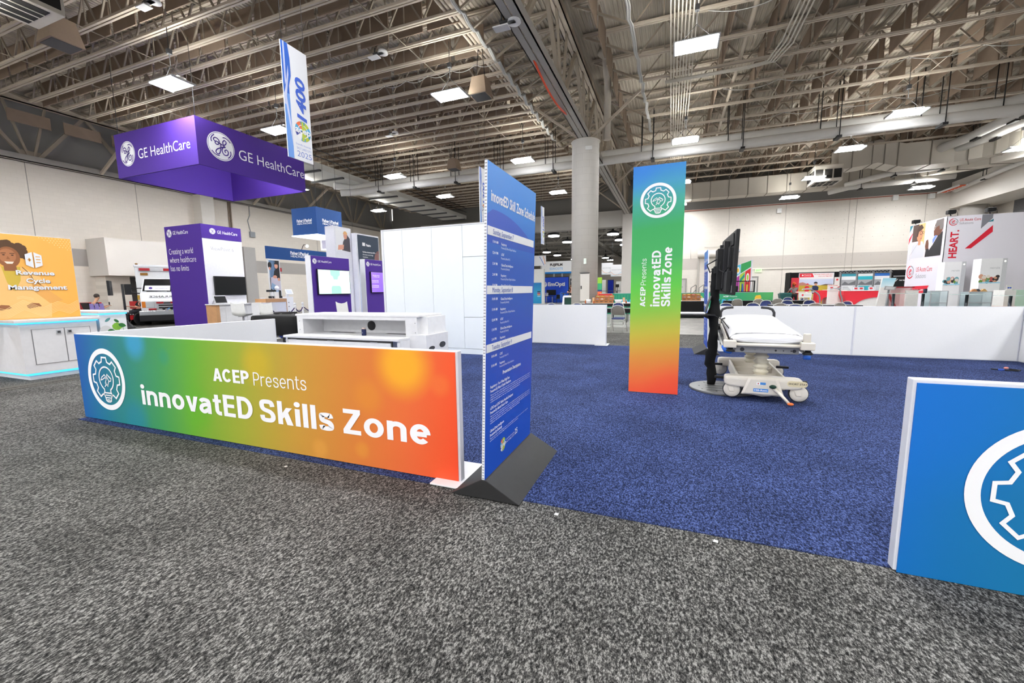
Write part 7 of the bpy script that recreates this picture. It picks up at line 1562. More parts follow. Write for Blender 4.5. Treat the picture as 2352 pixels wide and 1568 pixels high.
def arch_lamp(label, x0, x1, y):
    t = thing('arched_stand', label, 'stand', (x1, y, 0)); obj('pole', MB().tube(spline([(x0, y, 1.3), (x0 + .18, y, 1.25), (x1 - .12, y, 1.0), (x1 - .03, y, .7), (x1, y, .0)], 5), .035, 8), M('pole_grey', (140, 142, 146), .4, .5), t); obj('tablet', MB().prism([(-.3, 0), (.16, .06), (.2, .14), (-.26, .08)], FY(y - .05, x0, 1.24), -.12, 0), M('tablet_grey', (176, 178, 180), .4), t)
arch_lamp('arched grey stand with tablet left of the small red counter', 7.3, 7.92, 28); arch_lamp('arched grey stand with tablet right of the white podium', 8.6, 8.95, 28)
redc = M('counter_red', (226, 44, 60), .5)
t = thing('podium_counter', 'white podium counter with a red left flank', 'counter', (9.1, 30, 0))
obj('body', MB().box(8.8, 9.76, 30, 30.8, 0, 1.2), wt, t); obj('top', MB().box(8.78, 9.8, 29.96, 30.84, 1.2, 1.24), wt, t)
fy = FY(30.02); arc = [(8.3, 1.2), (8.3, .05)] + [(8.45 + .0, .05)] + [(8.8 - .35 * math.cos(R(a)), .05 + .75 * math.sin(R(a))) for a in range(0, 91, 15)] + [(8.8, 1.2)]
obj('red_flank', MB().prism(arc, fy, -.7, 0), redc, t)
t = thing('podium_counter', 'wide red counter with a white arch front left of the tilted kiosk', 'counter', (10.1, 29, 0))
fy = FY(29); arc = [(9.3, 1.16), (9.3, .92), (9.42, .6), (9.55, .02)] + [(9.72, .02)] + [(10.9 - 1.18 * math.cos(R(a)), .02 + .78 * math.sin(R(a))) for a in range(0, 91, 10)] + [(10.9, 1.16)]
obj('red_body', MB().prism(arc, fy, -.8, 0), redc, t); obj('white_arch', MB().box(9.75, 10.88, 29.04, 29.7, 0, .9), wt, t); obj('top', MB().box(9.3, 10.92, 28.97, 29.83, 1.16, 1.19), wt, t)
for x, y, l in ((8.95, 30.2, 'clear leaflet holder on the white podium'), (9.8, 29.2, 'clear leaflet holder left on the wide red counter'), (10.05, 29.2, 'red and white leaflet holder in the middle of the wide red counter'), (10.5, 29.2, 'leaflet holder right on the wide red counter')):
    z = 1.24 if y > 30 else 1.19; t = thing('leaflet_holder', l, 'leaflet holder', (x, y, z)); obj('holder', MB().prism([(0, 0), (.24, 0), (.24, .2), (0, .2)], Frame((x, y, z), (1, 0, 0), (0, .25, 1)), -.05, 0), M('acrylic', (214, 216, 222), .2), t); obj('leaflet', MB().rect(Frame((x, y, z), (1, 0, 0), (0, .25, 1)), .05, .19, .06, .16, .003), redp, t)
# truss framed posters
PW = thing('poster_truss', 'grey truss wall carrying three staffing posters', 'poster wall', (12.2, 34, 0)); m = MB()
for x in (10.62, 11.52, 12.4, 13.3): m.box(x - .05, x + .05, 34, 34.1, 0, 2.4)
m.box(10.57, 13.35, 34, 34.03, 2.28, 2.32).box(10.57, 13.35, 34, 34.03, 2.44, 2.48)
for i in range(14): m.bar((10.6 + i * .2, 34.02, 2.3), (10.7 + i * .2, 34.02, 2.46), .02).bar((10.7 + i * .2, 34.02, 2.46), (10.8 + i * .2, 34.02, 2.3), .02)
obj('truss', m, M('truss_grey', (150, 152, 154), .4, .5), PW); obj('backing', MB().box(10.6, 13.32, 34.12, 34.16, 0, 2.45), blackcloth, PW)
for i, (x0, c1, c2) in enumerate(((10.7, (64, 150, 170), (240, 242, 244)), (11.6, (240, 244, 246), (50, 180, 196)), (12.48, (48, 110, 190), (236, 240, 244)))):
    b = obj('poster', MB().box(x0, x0 + .78, 34.0, 34.02, .9, 2.25), M('poster_paper', (232, 234, 236), .6), PW); f_ = FY(34.0); z1 = 2.25 if i != 1 else 2.25
    g = MB().rect(f_, x0, x0 + .78, 2.08, 2.25, .002, 0).rect(f_, x0, x0 + .78, 1.86, 2.08, .002, 1).rect(f_, x0, x0 + .78, 1.5, 1.86, .002, 2).rect(f_, x0, x0 + .78, .9, 1.5, .002, 3).rect(f_, x0 + .06, x0 + .66, 1.1, 1.45, .003, 1).poly([(x0, 1.5), (x0 + .2, 1.75), (x0 + .4, 1.6), (x0 + .78, 1.8), (x0 + .78, 1.5)], f_, .003, 4)
    for k in range(4): g.rect(f_, x0 + .1, x0 + .58 - k * .06, 1.16 + k * .07, 1.18 + k * .07, .004, 4)
    obj('print', g, [M('post_a%d' % i, c1, noise=0), M('post_b%d' % i, c2, noise=0), M('post_grey', (172, 174, 178), noise=0), M('post_light', (212, 214, 218), noise=0), M('post_dark', (110, 112, 116), noise=0)], b)
DB = thing('booth_backwall', 'black booth back wall with white check mark writing', 'booth wall', (14.2, 34, 0)); obj('drape', MB().box(13.35, 16.2, 34.05, 34.12, 0, 2.45), blackcloth, DB); obj('panel', MB().box(13.4, 14.35, 33.9, 33.94, .5, 2.0), black, DB)
f_ = FY(33.9); obj('lettering', MB().stroke([(13.5, 1.78), (13.55, 1.72), (13.65, 1.86)], .03, f_, .003).text('THE TEST BOSS', f_, 13.72, 1.74, .07, .55, .03, .003).text('COME TO', f_, 13.62, 1.2, .13, .6, .04, .003).rect(Frame((0, 33.9, 0), (1, 0, 0), (0, 0, 1)), 13.42, 14.3, 2.03, 2.06, .002), txtw, DB); obj('green_tag', MB().rect(f_, 13.7, 14.05, .86, .98, .003), M('tag_green', (90, 190, 70), noise=0), DB)
# tilted kiosk, tablet stand, glass tables
t = thing('tilted_kiosk', 'white leaning kiosk panel with a pale blue top', 'kiosk', (9.2, 24, 0)); ft2 = FY(24)
obj('panel', MB().prism([(8.93, .02), (9.2, .02), (9.62, 1.78), (9.12, 1.78)], ft2, -.12, 0), wt, t); obj('print', MB().prism([(9.06, 1.35), (9.52, 1.4), (9.615, 1.77), (9.125, 1.77)], ft2, .001, .003), gmat('kiosk_print', (9.3, 24, 1.4), (9.3, 24, 1.78), [(0, (220, 240, 246)), (1, (150, 214, 232))]), t); obj('foot', MB().box(8.9, 9.5, 24.0, 24.4, 0, .03), wt, t)
t = thing('tablet_stand', 'grey floor stand with a tilted tablet before the pink glass counter', 'stand', (8.56, 22, 0)); obj('pole', MB().tube([(8.55, 22.05, 0), (8.58, 22.05, .6), (8.62, 22.05, 1.35)], .04, 8), M('pole_grey'), t); obj('tablet', MB().prism([(-.16, 0), (.2, -.02), (.26, .12), (-.12, .16)], FY(21.98, 8.58, 1.26), -.04, 0), M('tablet_grey'), t); obj('display', MB().prism([(-.1, .03), (.18, .015), (.21, .1), (-.08, .13)], FY(21.978, 8.58, 1.26), 0, .002), M('display_pale', (226, 226, 226), .3), t); obj('base', MB().lathe([(.01, 0), (.22, 0), (.2, .03), (.04, .05)], (8.55, 22.05, 0), 18), dkgrey, t)
pinkg = glass('pink_glass', (226, 186, 186), .55)
t = thing('glass_counter', 'pinkish glass counter with dark red rail behind the tablet stand', 'counter', (9.5, 23, 0)); obj('glass_front', MB().box(9.05, 9.8, 23, 23.03, .05, 1.33), pinkg, t); obj('rail', MB().box(9.1, 9.85, 22.96, 23.1, 1.33, 1.38).box(9.82, 10.05, 22.96, 23.1, 1.22, 1.25), M('rail_maroon', (150, 34, 44), .4), t); obj('end_block', MB().box(9.56, 9.98, 22.9, 23.4, 0, 1.22), wt, t); obj('sloped_rail', MB().bar((8.96, 22.98, 1.1), (9.3, 22.98, .4), .08), M('rail_maroon'), t); obj('foot', MB().box(9.0, 9.9, 23, 23.3, 0, .05), wt, t)
def glass_table(label, x, y, z, r, py=None):
    t = thing('glass_table', label, 'table', (x, y, 0)); obj('top', MB().lathe([(.01, 0), (r, 0), (r, .015), (.01, .015)], (x, y, z), 32), glass('table_glass', (214, 236, 232), .45), t); obj('pole', MB().tube([(x, y, .03), (x, y, z)], .045, 12), M('pole_dark_chrome', (70, 74, 80), .25, .8), t); obj('base', MB().lathe([(.01, 0), (.3, 0), (.28, .02), (.05, .05)], (x, y, 0), 24), M('pole_dark_chrome'), t)
glass_table('round glass bar table before the pink glass counter', 8.06, 20.2, 1.12, .42); glass_table('round glass bar table with a dark mug on it', 8.86, 20, 1.12, .42); glass_table('round glass bar table before the nearer white picture pillar', 10.1, 20, 1.07, .45); glass_table('round glass bar table at the far right edge', 11.27, 20, 1.02, .42)
cup('dark_mug', 'dark mug with a gold mark on the glass bar table', 8.86, 19.9, 1.135, .05, .055, .16, M('mug_navy', (36, 40, 60), .4))
def glass_case(label, x0, x1, y, z1):
    t = thing('display_case', label, 'display case', ((x0 + x1) / 2, y, 0)); g = glass('case_glass', (222, 244, 250), .4); obj('glass', MB().box(x0, x1, y, y + .5, .05, z1), g, t); m = MB()
    for x in (x0, x1):
        for yy in (y, y + .5): m.box(x - .012, x + .012, yy - .012, yy + .012, 0, z1 + .01)
    for z in (.05, .75, z1): m.box(x0, x1, y - .012, y + .012, z - .01, z + .01).box(x0, x1, y + .49, y + .51, z - .01, z + .01)
    obj('frame', m, alu, t); obj('shelf', MB().box(x0, x1, y, y + .5, .74, .75), g, t); obj('back_panel', MB().box(x0, x1, y + .51, y + .53, .05, z1), M('case_white', (244, 250, 252), .5), t)
glass_case('pale glass display case left of the left picture pillar', 9.35, 9.85, 20.6, 1.2); glass_case('pale glass display case between the two picture pillars', 10.45, 11.1, 20.6, 1.16)
# booth with HEART tower
U = thing('booth_tower', 'tall white medical staffing tower with red writing and a doctors photo', 'booth tower', (12.2, 26, 0))
obj('body', MB().box(11.41, 14.4, 24.52, 27.55, 0, 4.42), M('tower_lilac_white', (232, 230, 238), .6), U); obj('face', MB().box(11.39, 14.4, 24.5, 24.52, .02, 4.46), M('tower_face', (234, 232, 240), .6, noise=.01), U); obj('side_face', MB().box(11.39, 11.41, 24.5, 27.55, .02, 4.46), M('tower_side', (228, 226, 236), .6, noise=.01), U)
ur = M('us_red', (214, 32, 56), noise=0); ug_ = M('us_grey', (128, 128, 136), noise=0); ut = M('us_teal', (40, 124, 140), noise=0)
f1 = FY(24.5); f2_ = Frame((11.39, 27.55, 0), (0, -1, 0), (0, 0, 1))
def swirl(m, fr, cx, cy, r, n=.005):
    m.stroke([(cx + r * math.cos(R(a)), cy + r * math.sin(R(a))) for a in range(95, 330, 12)], r * .2, fr, n, 0); m.stroke([(cx + r * math.cos(R(a)), cy + r * math.sin(R(a))) for a in range(-30, 92, 12)], r * .14, fr, n, 1); m.stroke([(cx + .66 * r * math.cos(R(a)), cy + .66 * r * math.sin(R(a))) for a in range(120, 400, 14)], r * .1, fr, n, 1)
    e_ = [(-.25, -.02), (.05, .1), (.28, .28), (.12, .42), (-.12, .3), (-.28, 0), (-.22, -.3), (.02, -.38), (.3, -.2)]; m.stroke([(cx + p.x * r, cy + p.y * r) for p in spline(e_)], r * .17, fr, n, 0)
g = MB(); swirl(g, f1, 11.62, 4.2, .14); g.text('US Acute Care', f1, 11.82, 4.22, .11, .7, .0, .005, 0).text('Solutions', f1, 11.82, 4.08, .1, .46, -.01, .005, 1)
fv = Frame((0, 24.5, 0), (0, 0, 1), (-1, 0, 0)); g.text('HEART.', fv, 2.62, -11.83, .27, 1.22, .03, .005, 0)
g.poly([(12.4, 4.46), (13.2, 4.46), (13.2, 4.3), (12.4, 3.98)] if False else [(12.55, 4.45), (12.93, 4.45), (12.93, 4.3), (12.55, 3.85)], f1, .004, 1).poly([(12.07, 3.05), (12.32, 3.05), (14.3, 4.25), (14.3, 4.45), (13.6, 4.1)], f1, .005, 0).poly([(12.75, 4.0), (14.2, 4.75), (14.2, 4.6), (12.85, 3.98)], f1, .0045, 2) if False else g.poly([(12.55, 4.45), (12.9, 4.45), (12.9, 4.28), (12.55, 3.85)], f1, .004, 1).poly([(12.1, 3.02), (12.3, 3.02), (12.95, 3.7), (12.93, 3.98)], f1, .005, 0).poly([(12.75, 4.12), (12.93, 4.25), (12.93, 4.14)], f1, .0045, 2)
swirl(g, f2_, .45, 2.1, .3); g.text('US Acute Care', f2_, .98, 2.1, .22, 1.35, .0, .005, 0).text('Solutions', f2_, .98, 1.78, .22, .9, -.01, .005, 1).poly([(.45, 1.02), (1.95, 1.06), (2.2, 1.42), (.75, 1.38)], f2_, .004, 0)
g.poly([(.02, 4.44), (.3, 4.44), (.02, 4.1)], f2_, .004, 2).poly([(.02, 3.5), (.02, 3.8), (.3, 4.05), (.35, 4.05)], f2_, .004, 0).stroke([(.3, 2.7), (.3, 2.95), (2.0, 4.45)], .012, f2_, .02, 1)
obj('lettering', g, [ur, ug_, ut], U)
obj('web_lettering', MB().text('usacs', f2_, .86, 1.16, .12, .5, .04, .007).text('.com', f2_, 1.38, 1.16, .12, .4, .0, .007), txtw, U)
g = MB(); pc = lambda x: x
g.rect(f2_, .32, 2.85, 2.78, 4.43, .003, 0).rect(f2_, .32, .85, 3.6, 4.43, .004, 8).rect(f2_, .85, 1.4, 3.4, 4.43, .004, 1)
g.poly([(.35, 2.78), (1.45, 2.78), (1.5, 3.2), (1.3, 3.55), (.75, 3.6), (.4, 3.4)], f2_, .006, 2).poly(circ(1.0, 3.88, .25, 18, ry=.33), f2_, .008, 3).poly([(.72, 3.85), (.72, 4.15), (.85, 4.35), (1.1, 4.38), (1.28, 4.2), (1.1, 4.12), (.9, 4.05), (.82, 3.8)], f2_, .01, 4).poly([(.9, 3.4), (1.12, 3.4), (1.12, 3.65), (.92, 3.65)], f2_, .0075, 3).stroke(circ(1.1, 3.98, .09, 12), .025, f2_, .011, 5, True).stroke(circ(1.28, 3.98, .06, 12), .02, f2_, .011, 5, True).poly([(1.05, 3.72), (1.2, 3.72), (1.14, 3.68)], f2_, .011, 6)
g.poly([(1.6, 2.78), (2.85, 2.78), (2.85, 3.85), (2.55, 3.75), (2.15, 3.3), (1.85, 3.05), (1.65, 3.15)], f2_, .007, 5).poly([(2.15, 3.35), (2.5, 3.75), (2.4, 3.85), (2.1, 3.55)], f2_, .008, 7).poly(circ(2.5, 4.05, .33, 20, ry=.36), f2_, .009, 9).poly([(2.2, 4.05), (2.3, 4.4), (2.84, 4.42), (2.84, 3.95), (2.6, 3.95), (2.55, 4.15)], f2_, .011, 10).poly([(2.15, 3.95), (2.35, 4.1), (2.35, 3.72), (2.2, 3.7)], f2_, .01, 9).stroke(circ(2.2, 4.08, .07, 12), .015, f2_, .012, 11, True)
g.poly([(1.62, 3.1), (1.55, 3.3), (1.6, 3.55), (1.75, 3.6), (1.82, 3.4), (1.85, 3.1)], f2_, .01, 9).poly([(1.6, 2.8), (1.85, 2.8), (1.9, 3.15), (1.65, 3.15)], f2_, .0105, 5)
obj('picture', g, [M('us_pic_bg', (240, 222, 226), noise=0), M('us_pic_warm', (244, 196, 130), noise=0), M('us_pic_scrub', (214, 214, 222), noise=0), M('us_pic_skin', (214, 150, 112), noise=0), M('us_pic_hair', (70, 46, 38), noise=0), M('us_pic_black', (34, 34, 40), noise=0), M('us_pic_lip', (170, 70, 70), noise=0), M('us_pic_shirt', (120, 150, 220), noise=0), M('us_pic_dark', (84, 64, 56), noise=0), M('us_pic_brown', (110, 66, 46), noise=0), M('us_pic_grey', (120, 112, 110), noise=0), M('us_pic_rim', (210, 200, 190), noise=0)], U)
for x, y, l in ((11.5, 27.4, 'black spotlight on the far left corner of the staffing tower'), (11.5, 24.6, 'black spotlight on the front corner of the staffing tower'), (12.8, 24.6, 'black spotlight on the right of the staffing tower')):
    t = thing('spotlight', l, 'spotlight', (x, y, 4.42)); obj('head', MB().box(x - .14, x + .14, y - .2, y + .04, 4.55, 4.72), black, t, bevel=.03); obj('arm', MB().tube([(x, y, 4.42), (x + .05, y, 4.5), (x, y, 4.58)], .02, 6).tube([(x + .12, y, 4.7), (x + .25, y, 4.65), (x + .28, y, 4.44)], .008, 5), black, t)
def pillar(label, x0, x1, y, z, s):
    t = thing('picture_pillar', label, 'booth pillar', ((x0 + x1) / 2, y, 0)); obj('body', MB().box(x0, x1, y, y + .5, .02, z), M('pillar_white', (250, 250, 252), .45, noise=.01), t, bevel=.004)
    f_ = FY(y); g = MB(); w = x1 - x0; cs = random.Random(s)
    for k in range(26):
        u = x0 + .04 + cs.random() * (w - .14); v = z - .95 + cs.random() * .26; r = .03 + cs.random() * .05; g.poly(circ(u, v, r, 9, ry=r * (.7 + cs.random())), f_, .002 + k * .0002, cs.randrange(6))
    g.rect(f_, x0 + .01, x1 - .01, z - 1.0, z - .96, .008, 6); obj('picture', g, [M('pp_skin', (222, 168, 140), noise=0), M('pp_dark', (50, 42, 46), noise=0), M('pp_teal', (110, 170, 180), noise=0), M('pp_pale', (236, 226, 214), noise=0), M('pp_green', (110, 150, 60), noise=0), M('pp_red', (200, 90, 90), noise=0), M('pp_cyan', (160, 220, 244), noise=0)], t)
    obj('lettering', MB().text('recruits', f_, x0 + w * .45, z - .42, .09, w * .45, -.01, .003), M('letter_pale_grey', (170, 172, 178), noise=0), t); obj('side_panel', MB().box(x1, x1 + .14, y, y + .5, .02, z), M('pillar_side', (214, 216, 220), .5), t); obj('side_light', MB().lathe([(.005, 0), (.03, 0)], (x1 + .07, y - .003, z - .12), 12, axis='Y'), M('dot_glow', (255, 252, 240), emit=2), t)
pillar('white picture pillar, the left of two, before the red HEART writing', 11.21, 11.78, 23.9, 2.43, 5); pillar('white picture pillar, the right of two, nearer and taller', 11.88, 12.53, 22.9, 2.48, 11)
t = thing('booth_counter', 'white booth counter with pale green end at the right edge', 'counter', (12.2, 21.5, 0)); obj('body', MB().box(11.93, 12.25, 21.5, 22.1, 0, 1.2), wt, t); obj('green_end', MB().box(12.25, 13.2, 21.5, 22.1, 0, 1.21), M('panel_mint', (196, 228, 208), .5), t); obj('kick', MB().box(11.6, 12.2, 21.3, 21.5, .55, .6), M('oak_veneer'), t)
t = thing('counter_card', 'small white card with blue glasses picture on the right edge counter', 'card', (12.1, 21.6, 1.2)); obj('card', MB().box(12.02, 12.18, 21.6, 21.62, 1.2, 1.4), wt, t); obj('print', MB().poly(circ(12.07, 1.29, .03, 10), FY(21.6), .002).poly(circ(12.13, 1.29, .03, 10), FY(21.6), .002), M('cb_blue'), t)
cup('sanitizer_bottle', 'small white pump bottle beside the card on the right edge counter', 12.22, 21.7, 1.2, .025, .02, .12, wt)
for x, y, c, l in ((10.9, 21.2, (70, 70, 74), 'dark tent card on the case beside the left picture pillar'), (10.75, 21.1, (206, 140, 90), 'tan box of samples on the case by the left picture pillar'), (11.05, 21.15, (214, 170, 110), 'small tan figure on the case by the left picture pillar')): solo('tabletop_item', MB().prism([(-.1, 0), (.1, 0), (.02, .1), (-.02, .1)], FY(y - .2, x, 1.165), -.1, 0), M('item_%d' % c[0], c, .6), l, 'display item', (x, y - .1, 1.165))
# exit signs, wall boxes
for x, fr_, l in ((6.8, FY(39.88), 'green EXIT sign over the double door on the end wall'),):
    t = thing('exit_sign', l, 'exit sign', (x, 39.9, 2.7)); obj('box', MB().box(x - .24, x + .24, 39.88, 39.98, 2.7, 3.0), M('exit_green_glow', (190, 236, 170), emit=.7), t); obj('lettering', MB().text('EXIT', fr_, x - .18, 2.77, .16, .36, .02, .003), M('exit_letter', (90, 190, 90), noise=0), t)
t = thing('exit_sign', 'green EXIT sign over the tan doors at the right edge', 'exit sign', (20.85, 37, 2.6)); obj('box', MB().box(20.78, 20.85, 36.75, 37.4, 2.62, 2.88), M('exit_green_glow'), t); obj('lettering', MB().text('EXIT', Frame((20.78, 37.35, 0), (0, -1, 0), (0, 0, 1)), .05, 2.68, .14, .45, .02, .003), M('exit_letter'), t)
for x, z, l in ((8.0, 7.6, 'small white loudspeaker box high on the end wall, left of three'), (15.4, 7.95, 'small white loudspeaker box high on the end wall, middle of three'), (17.5, 7.9, 'small white loudspeaker box high on the end wall by the soffit')): solo('wall_speaker', MB().box(x - .15, x + .15, 39.7, 39.98, z - .2, z + .15), wt, l, 'loudspeaker', (x, 39.9, z))
solo('security_camera', MB().ball((20.85, 38.6, 4.4), .09), M('camera_dark', (50, 50, 54), .3), 'small dark dome camera on the cream pier at the right', 'camera', (20.9, 38.6, 4.4))
solo('wall_pipe', MB().tube([(-3.9, 39.6, 8.1), (5, 39.9, 8.1), (12, 39.9, 8.1), (18.6, 39.9, 8.1)], .04, 6), M('pipe_rust', (170, 110, 96), .6), 'thin reddish pipe along the top of the end wall', 'pipe', (5, 39.9, 8.1))

# ------------------------------------------------------------------ things in the second hall, seen through the opening
E_ = thing('booth_backwall', 'bright blue booth back wall with white name and swirl, in the second hall', 'booth wall', (-12.4, 46, 0))
eb = gmat('emopti_print', (-14, 46, 2.8), (-11, 46, 0), [(0, (36, 88, 226)), (.6, (28, 76, 214)), (1, (40, 110, 236))])
obj('panel', MB().box(-14.1, -10.85, 46, 46.1, 0, 2.86), eb, E_); obj('frame', MB().box(-14.15, -10.8, 46.1, 46.2, 0, 2.92), black, E_); f_ = FY(46)
g = MB().text('EmOpti', f_, -13.25, 1.9, .42, 2.0, .045, .006); g.poly(circ(-13.65, 2.08, .3, 24), f_, .006); obj('lettering', g, txtw, E_)
g = MB()
for k in range(3): g.stroke([(-13.95, 1.9 + k * .09), (-13.7, 2.0 + k * .09), (-13.42, 2.12 + k * .09)], .035, f_, .009)
obj('swirl_gap', g, eb, E_); g = MB().poly([(-12.3, .4), (-11.7, 1.2), (-11.2, 1.0), (-10.9, .6), (-10.9, .1)], f_, .003); obj('light_shape', g, M('em_light', (66, 128, 240), noise=0), E_)
wall_screen_ = MB().box(-13.4, -12.3, 45.92, 45.98, .85, 1.45); solo('wall_screen', wall_screen_, M('screen_black'), 'black screen on the bright blue booth wall', 'screen', (-12.9, 45.95, .85))
t = thing('bar_table', 'black table with silver legs before the bright blue booth wall', 'table', (-13.0, 44.6, 0)); obj('top', MB().box(-13.6, -12.2, 44.3, 45.0, .72, .77), black, t)
for x in (-13.5, -12.95, -12.3): obj('leg', MB().tube([(x, 44.4, 0), (x, 44.4, .72)], .045, 8), alu, t)
t = thing('table_sign', 'small white sign standing on the black table', 'sign', (-12.95, 44.5, .77)); obj('card', MB().box(-13.1, -12.8, 44.5, 44.52, .77, 1.12), wt, t); obj('print', MB().rect(FY(44.5), -13.02, -12.88, .98, 1.06, .003), M('cb_blue'), t)
for x, a, l in ((-13.65, 0, 'black armchair left of the silver-legged table'), (-11.75, 60, 'black cantilever chair right of the silver-legged table')):
    t = thing('office_chair', l, 'chair', (0, 0, 0)); obj('seat', MB().box(-.25, .25, -.25, .25, .42, .48), black, t, bevel=.02); obj('backrest', MB().box(-.25, .25, -.28, -.23, .5, .92), black, t, bevel=.02)
    for sx_ in (-.23, .23): obj('leg', MB().tube([(sx_, -.25, .85), (sx_, -.25, .02), (sx_, .25, .02), (sx_, .25, .62), (sx_, -.2, .62)], .015, 6), dkgrey, t)
    t.location = (x, 44.2, 0); t.rotation_euler = (0, 0, R(a))
D2 = thing('booth_backwall', 'dark booth back wall with red lines right of the bright blue one', 'booth wall', (-10.2, 46.5, 0)); obj('panel', MB().box(-10.75, -9.2, 46.4, 46.5, 0, 2.7), M('dark_navy_panel', (30, 38, 58), .6), D2); f_ = FY(46.4); obj('lettering', MB().text('ER WAITS', f_, -10.65, 2.3, .15, 1.0, .03, .004), txtw, D2); obj('red_lettering', MB().text('AFTER THE', f_, -10.6, 1.98, .14, 1.0, .03, .004).text('DOORS OPEN', f_, -10.65, 1.76, .14, 1.1, .03, .004), M('us_red'), D2)
FJ = thing('hanging_sign', 'white hanging ring sign with black and blue maker names in the second hall', 'hanging sign', (-13, 52, 3.75)); m = MB(); rg = [(-15.8, 52.0), (-11.9, 52.0), (-11.2, 52.6), (-11.2, 55), (-15.8, 55), (-16.3, 53)]
obj('fabric', m.loft([[(a, b, 3.75) for a, b in rg], [(a, b, 5.1) for a, b in rg]], smooth=False), M('fuji_white', (244, 244, 246), .6), FJ); obj('blue_rim', MB().loft([[(a * .985 - .2, b + .05, 3.55) for a, b in rg], [(a, b, 3.76) for a, b in rg]], smooth=False), M('fuji_blue', (40, 140, 226), .5), FJ)
f_ = FY(52); obj('lettering', MB().text('FUJIFILM', f_, -14.7, 4.52, .3, 1.65, .05, .006), M('fuji_black', (50, 40, 40), noise=0), FJ); obj('blue_lettering', MB().text('SONOSITE', f_, -14.75, 4.02, .28, 1.75, .0, .006), M('fuji_letter', (80, 170, 232), noise=0), FJ); w = MB()
for x in (-15.5, -12.2): w.tube([(x, 53, 5.1), (x, 53, 9.4)], .02, 4)
obj('wire', w, dkgrey, FJ)
for i, x in enumerate((-14.4, -13.3, -12.2)): solo('white_post', MB().box(x - .08, x + .08, 52.8, 52.96, 0, 3.6), wt, 'slim white post under the hanging ring sign, ' + ('left', 'middle', 'right')[i] + ' of three', 'post', (x, 52.9, 0))
t = thing('booth_tower', 'white and blue booth tower edge right of the schedule board', 'booth tower', (-12.6, 40.9, 0)); obj('body', MB().box(-13.6, -12.25, 41.0, 41.4, 0, 3.6), wt, t); obj('graphic', MB().rect(FY(41.0), -13.5, -12.5, .05, 2.2, .003), gmat('teal_print', (-13, 41, 2.2), (-13, 41, 0), [(0, (30, 120, 190)), (.5, (60, 170, 214)), (1, (40, 150, 210))]), t); g = MB()
for i, c in enumerate(range(4)): g.rect(FY(41.0), -12.95, -12.62, .75 + i * .16, .85 + i * .16, .006, i)
obj('colour_chips', g, [M('pp_cyan'), M('pic_orange'), M('us_red'), M('pic_black')], t)
t = thing('aisle_banner', 'white hanging sign with coloured streaks right of the schedule board', 'banner', (-12.6, 41.6, 4)); obj('board', MB().box(-13.5, -12.2, 41.6, 41.64, 3.95, 5.0), M('banner_white'), t); obj('streaks', MB().stroke([(-12.9, 4.9), (-12.6, 4.4), (-12.4, 4.0)], .05, FY(41.6), .004, 0).stroke([(-12.5, 4.95), (-12.35, 4.5), (-12.3, 4.1)], .05, FY(41.6), .004, 1), [M('banner_blue'), M('pic_orange')], t); obj('wire', MB().tube([(-12.8, 41.62, 5), (-12.8, 41.62, 9.3)], .015, 4), dkgrey, t)
for i, (x0, z0, y) in enumerate(((-8.55, 3.35, 55), (-7.36, 3.08, 54.9))):
    t = thing('hanging_sign', 'white hanging theatre sign in the second hall, ' + ('left and higher' if i == 0 else 'right and lower'), 'hanging sign', (x0 + .7, y, z0)); obj('board', MB().box(x0, x0 + 1.45, y, y + .05, z0, z0 + 1.5), M('banner_white'), t); f_ = FY(y)
    obj('lettering', MB().text('INNOVATE THEATER', f_, x0 + .12, z0 + .78, .12, 1.2, 0, .004), M('letter_pale_grey'), t); obj('streaks', MB().stroke(spline([(x0 + .02, z0 + .6), (x0 + .4, z0 + .25), (x0 + .9, z0 + .2), (x0 + 1.4, z0 + .28)]), .03, f_, .004, 0).stroke(spline([(x0 + .02, z0 + .08), (x0 + .7, z0 + .14), (x0 + 1.4, z0 + .6)]), .03, f_, .004, 1), [M('pic_orange'), M('pp_cyan')], t); obj('wire', MB().tube([(x0 + .2, y, z0 + 1.5), (x0 + .2, y, 9.4)], .015, 4).tube([(x0 + 1.25, y, z0 + 1.5), (x0 + 1.25, y, 9.4)], .015, 4), dkgrey, t)
t = thing('photo_booth', 'blue curtain hung on a frame beyond the column', 'curtain', (-6.6, 50, 0)); cm = MB(); rows_ = []
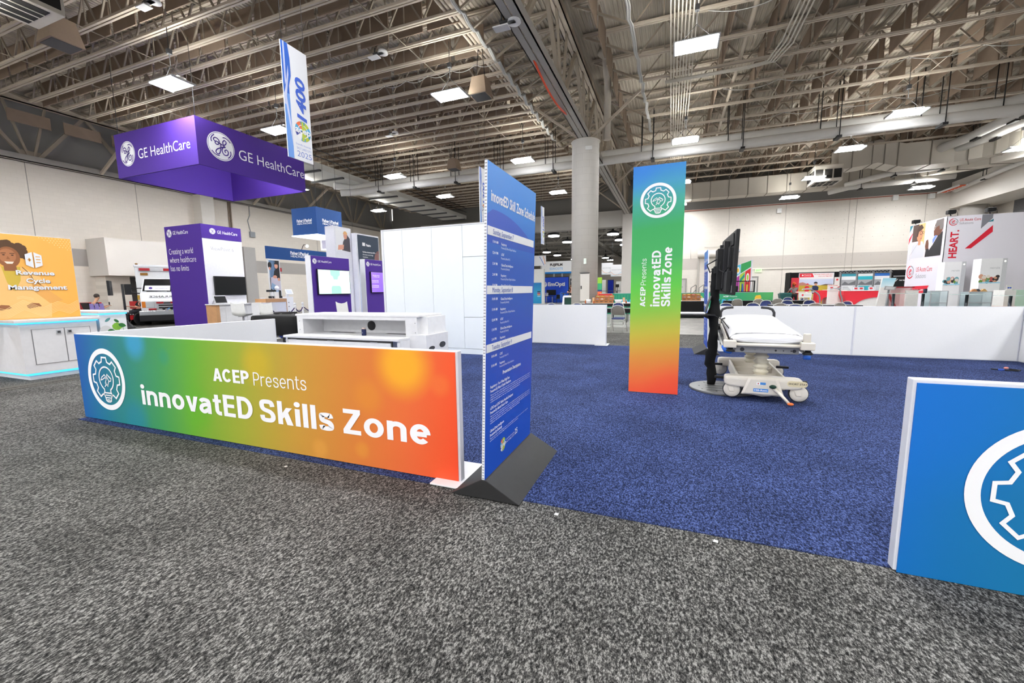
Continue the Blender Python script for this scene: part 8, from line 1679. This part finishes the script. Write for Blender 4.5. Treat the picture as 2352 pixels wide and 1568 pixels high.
for z in (.05, 1.3, 2.5): rows_.append([(-7.0 + i * .03, 50 + .05 * math.sin(i * 1.5), z) for i in range(22)])
obj('curtain', cm.loft(rows_, closed=False, cap=False), M('curtain_blue', (22, 48, 170), .8), t); obj('frame', MB().box(-7.05, -7.0, 50, 50.05, 0, 2.55).box(-6.37, -6.32, 50, 50.05, 0, 2.55).box(-7.05, -6.32, 50, 50.05, 2.5, 2.55), dkgrey, t)
solo('white_partition', MB().box(-7.75, -7.2, 49.6, 49.7, 0, 2.55), wt, 'white partition left of the blue curtain', 'partition', (-7.5, 49.6, 0)); solo('white_partition', MB().box(-6.1, -5.4, 50.4, 50.5, 0, 2.35), wt, 'white partition right of the blue curtain with a dark screen before it', 'partition', (-5.8, 50.4, 0)); solo('white_partition', MB().box(-5.3, -4.8, 50.0, 50.1, 0, 2.95), wt, 'taller white partition at the pilaster beyond the column', 'partition', (-5, 50, 0))
t = thing('screen_stand', 'small dark screen on a post beyond the blue curtain', 'screen stand', (-5.85, 49.5, 0)); obj('pole', MB().box(-5.88, -5.82, 49.5, 49.55, 0, 1.7), black, t); obj('screen', MB().box(-6.05, -5.65, 49.45, 49.5, 1.65, 2.0), black, t)
t = thing('trestle_table', 'grey table row below the blue curtain beyond the arena wall', 'table', (-6, 47, 0)); obj('top', MB().box(-7.6, -4.6, 46.6, 47.2, 1.22, 1.27), M('table_top_grey'), t)
for x in (-7.4, -6.2, -5.6, -4.8): obj('leg', MB().box(x - .03, x + .03, 46.9, 46.95, 0, 1.22), black, t)
t = thing('booth_tower', 'narrow tower striped lime, green and orange beside the column', 'booth tower', (-5.7, 36, 0)); g = MB()
for i, (z0, z1) in enumerate(((0, .6), (.6, 1.25), (1.25, 1.4), (1.4, 1.95), (1.95, 2.45))): g.box(-6.2, -5.57, 36, 36.2, z0, z1, (0, 0, 1, 2, 3)[i])
obj('body', g, [M('tw_orange', (240, 110, 66), noise=0), M('tw_navy', (44, 60, 120), noise=0), M('tw_green', (52, 160, 110), noise=0), M('tw_lime', (150, 204, 60), noise=0)], t)
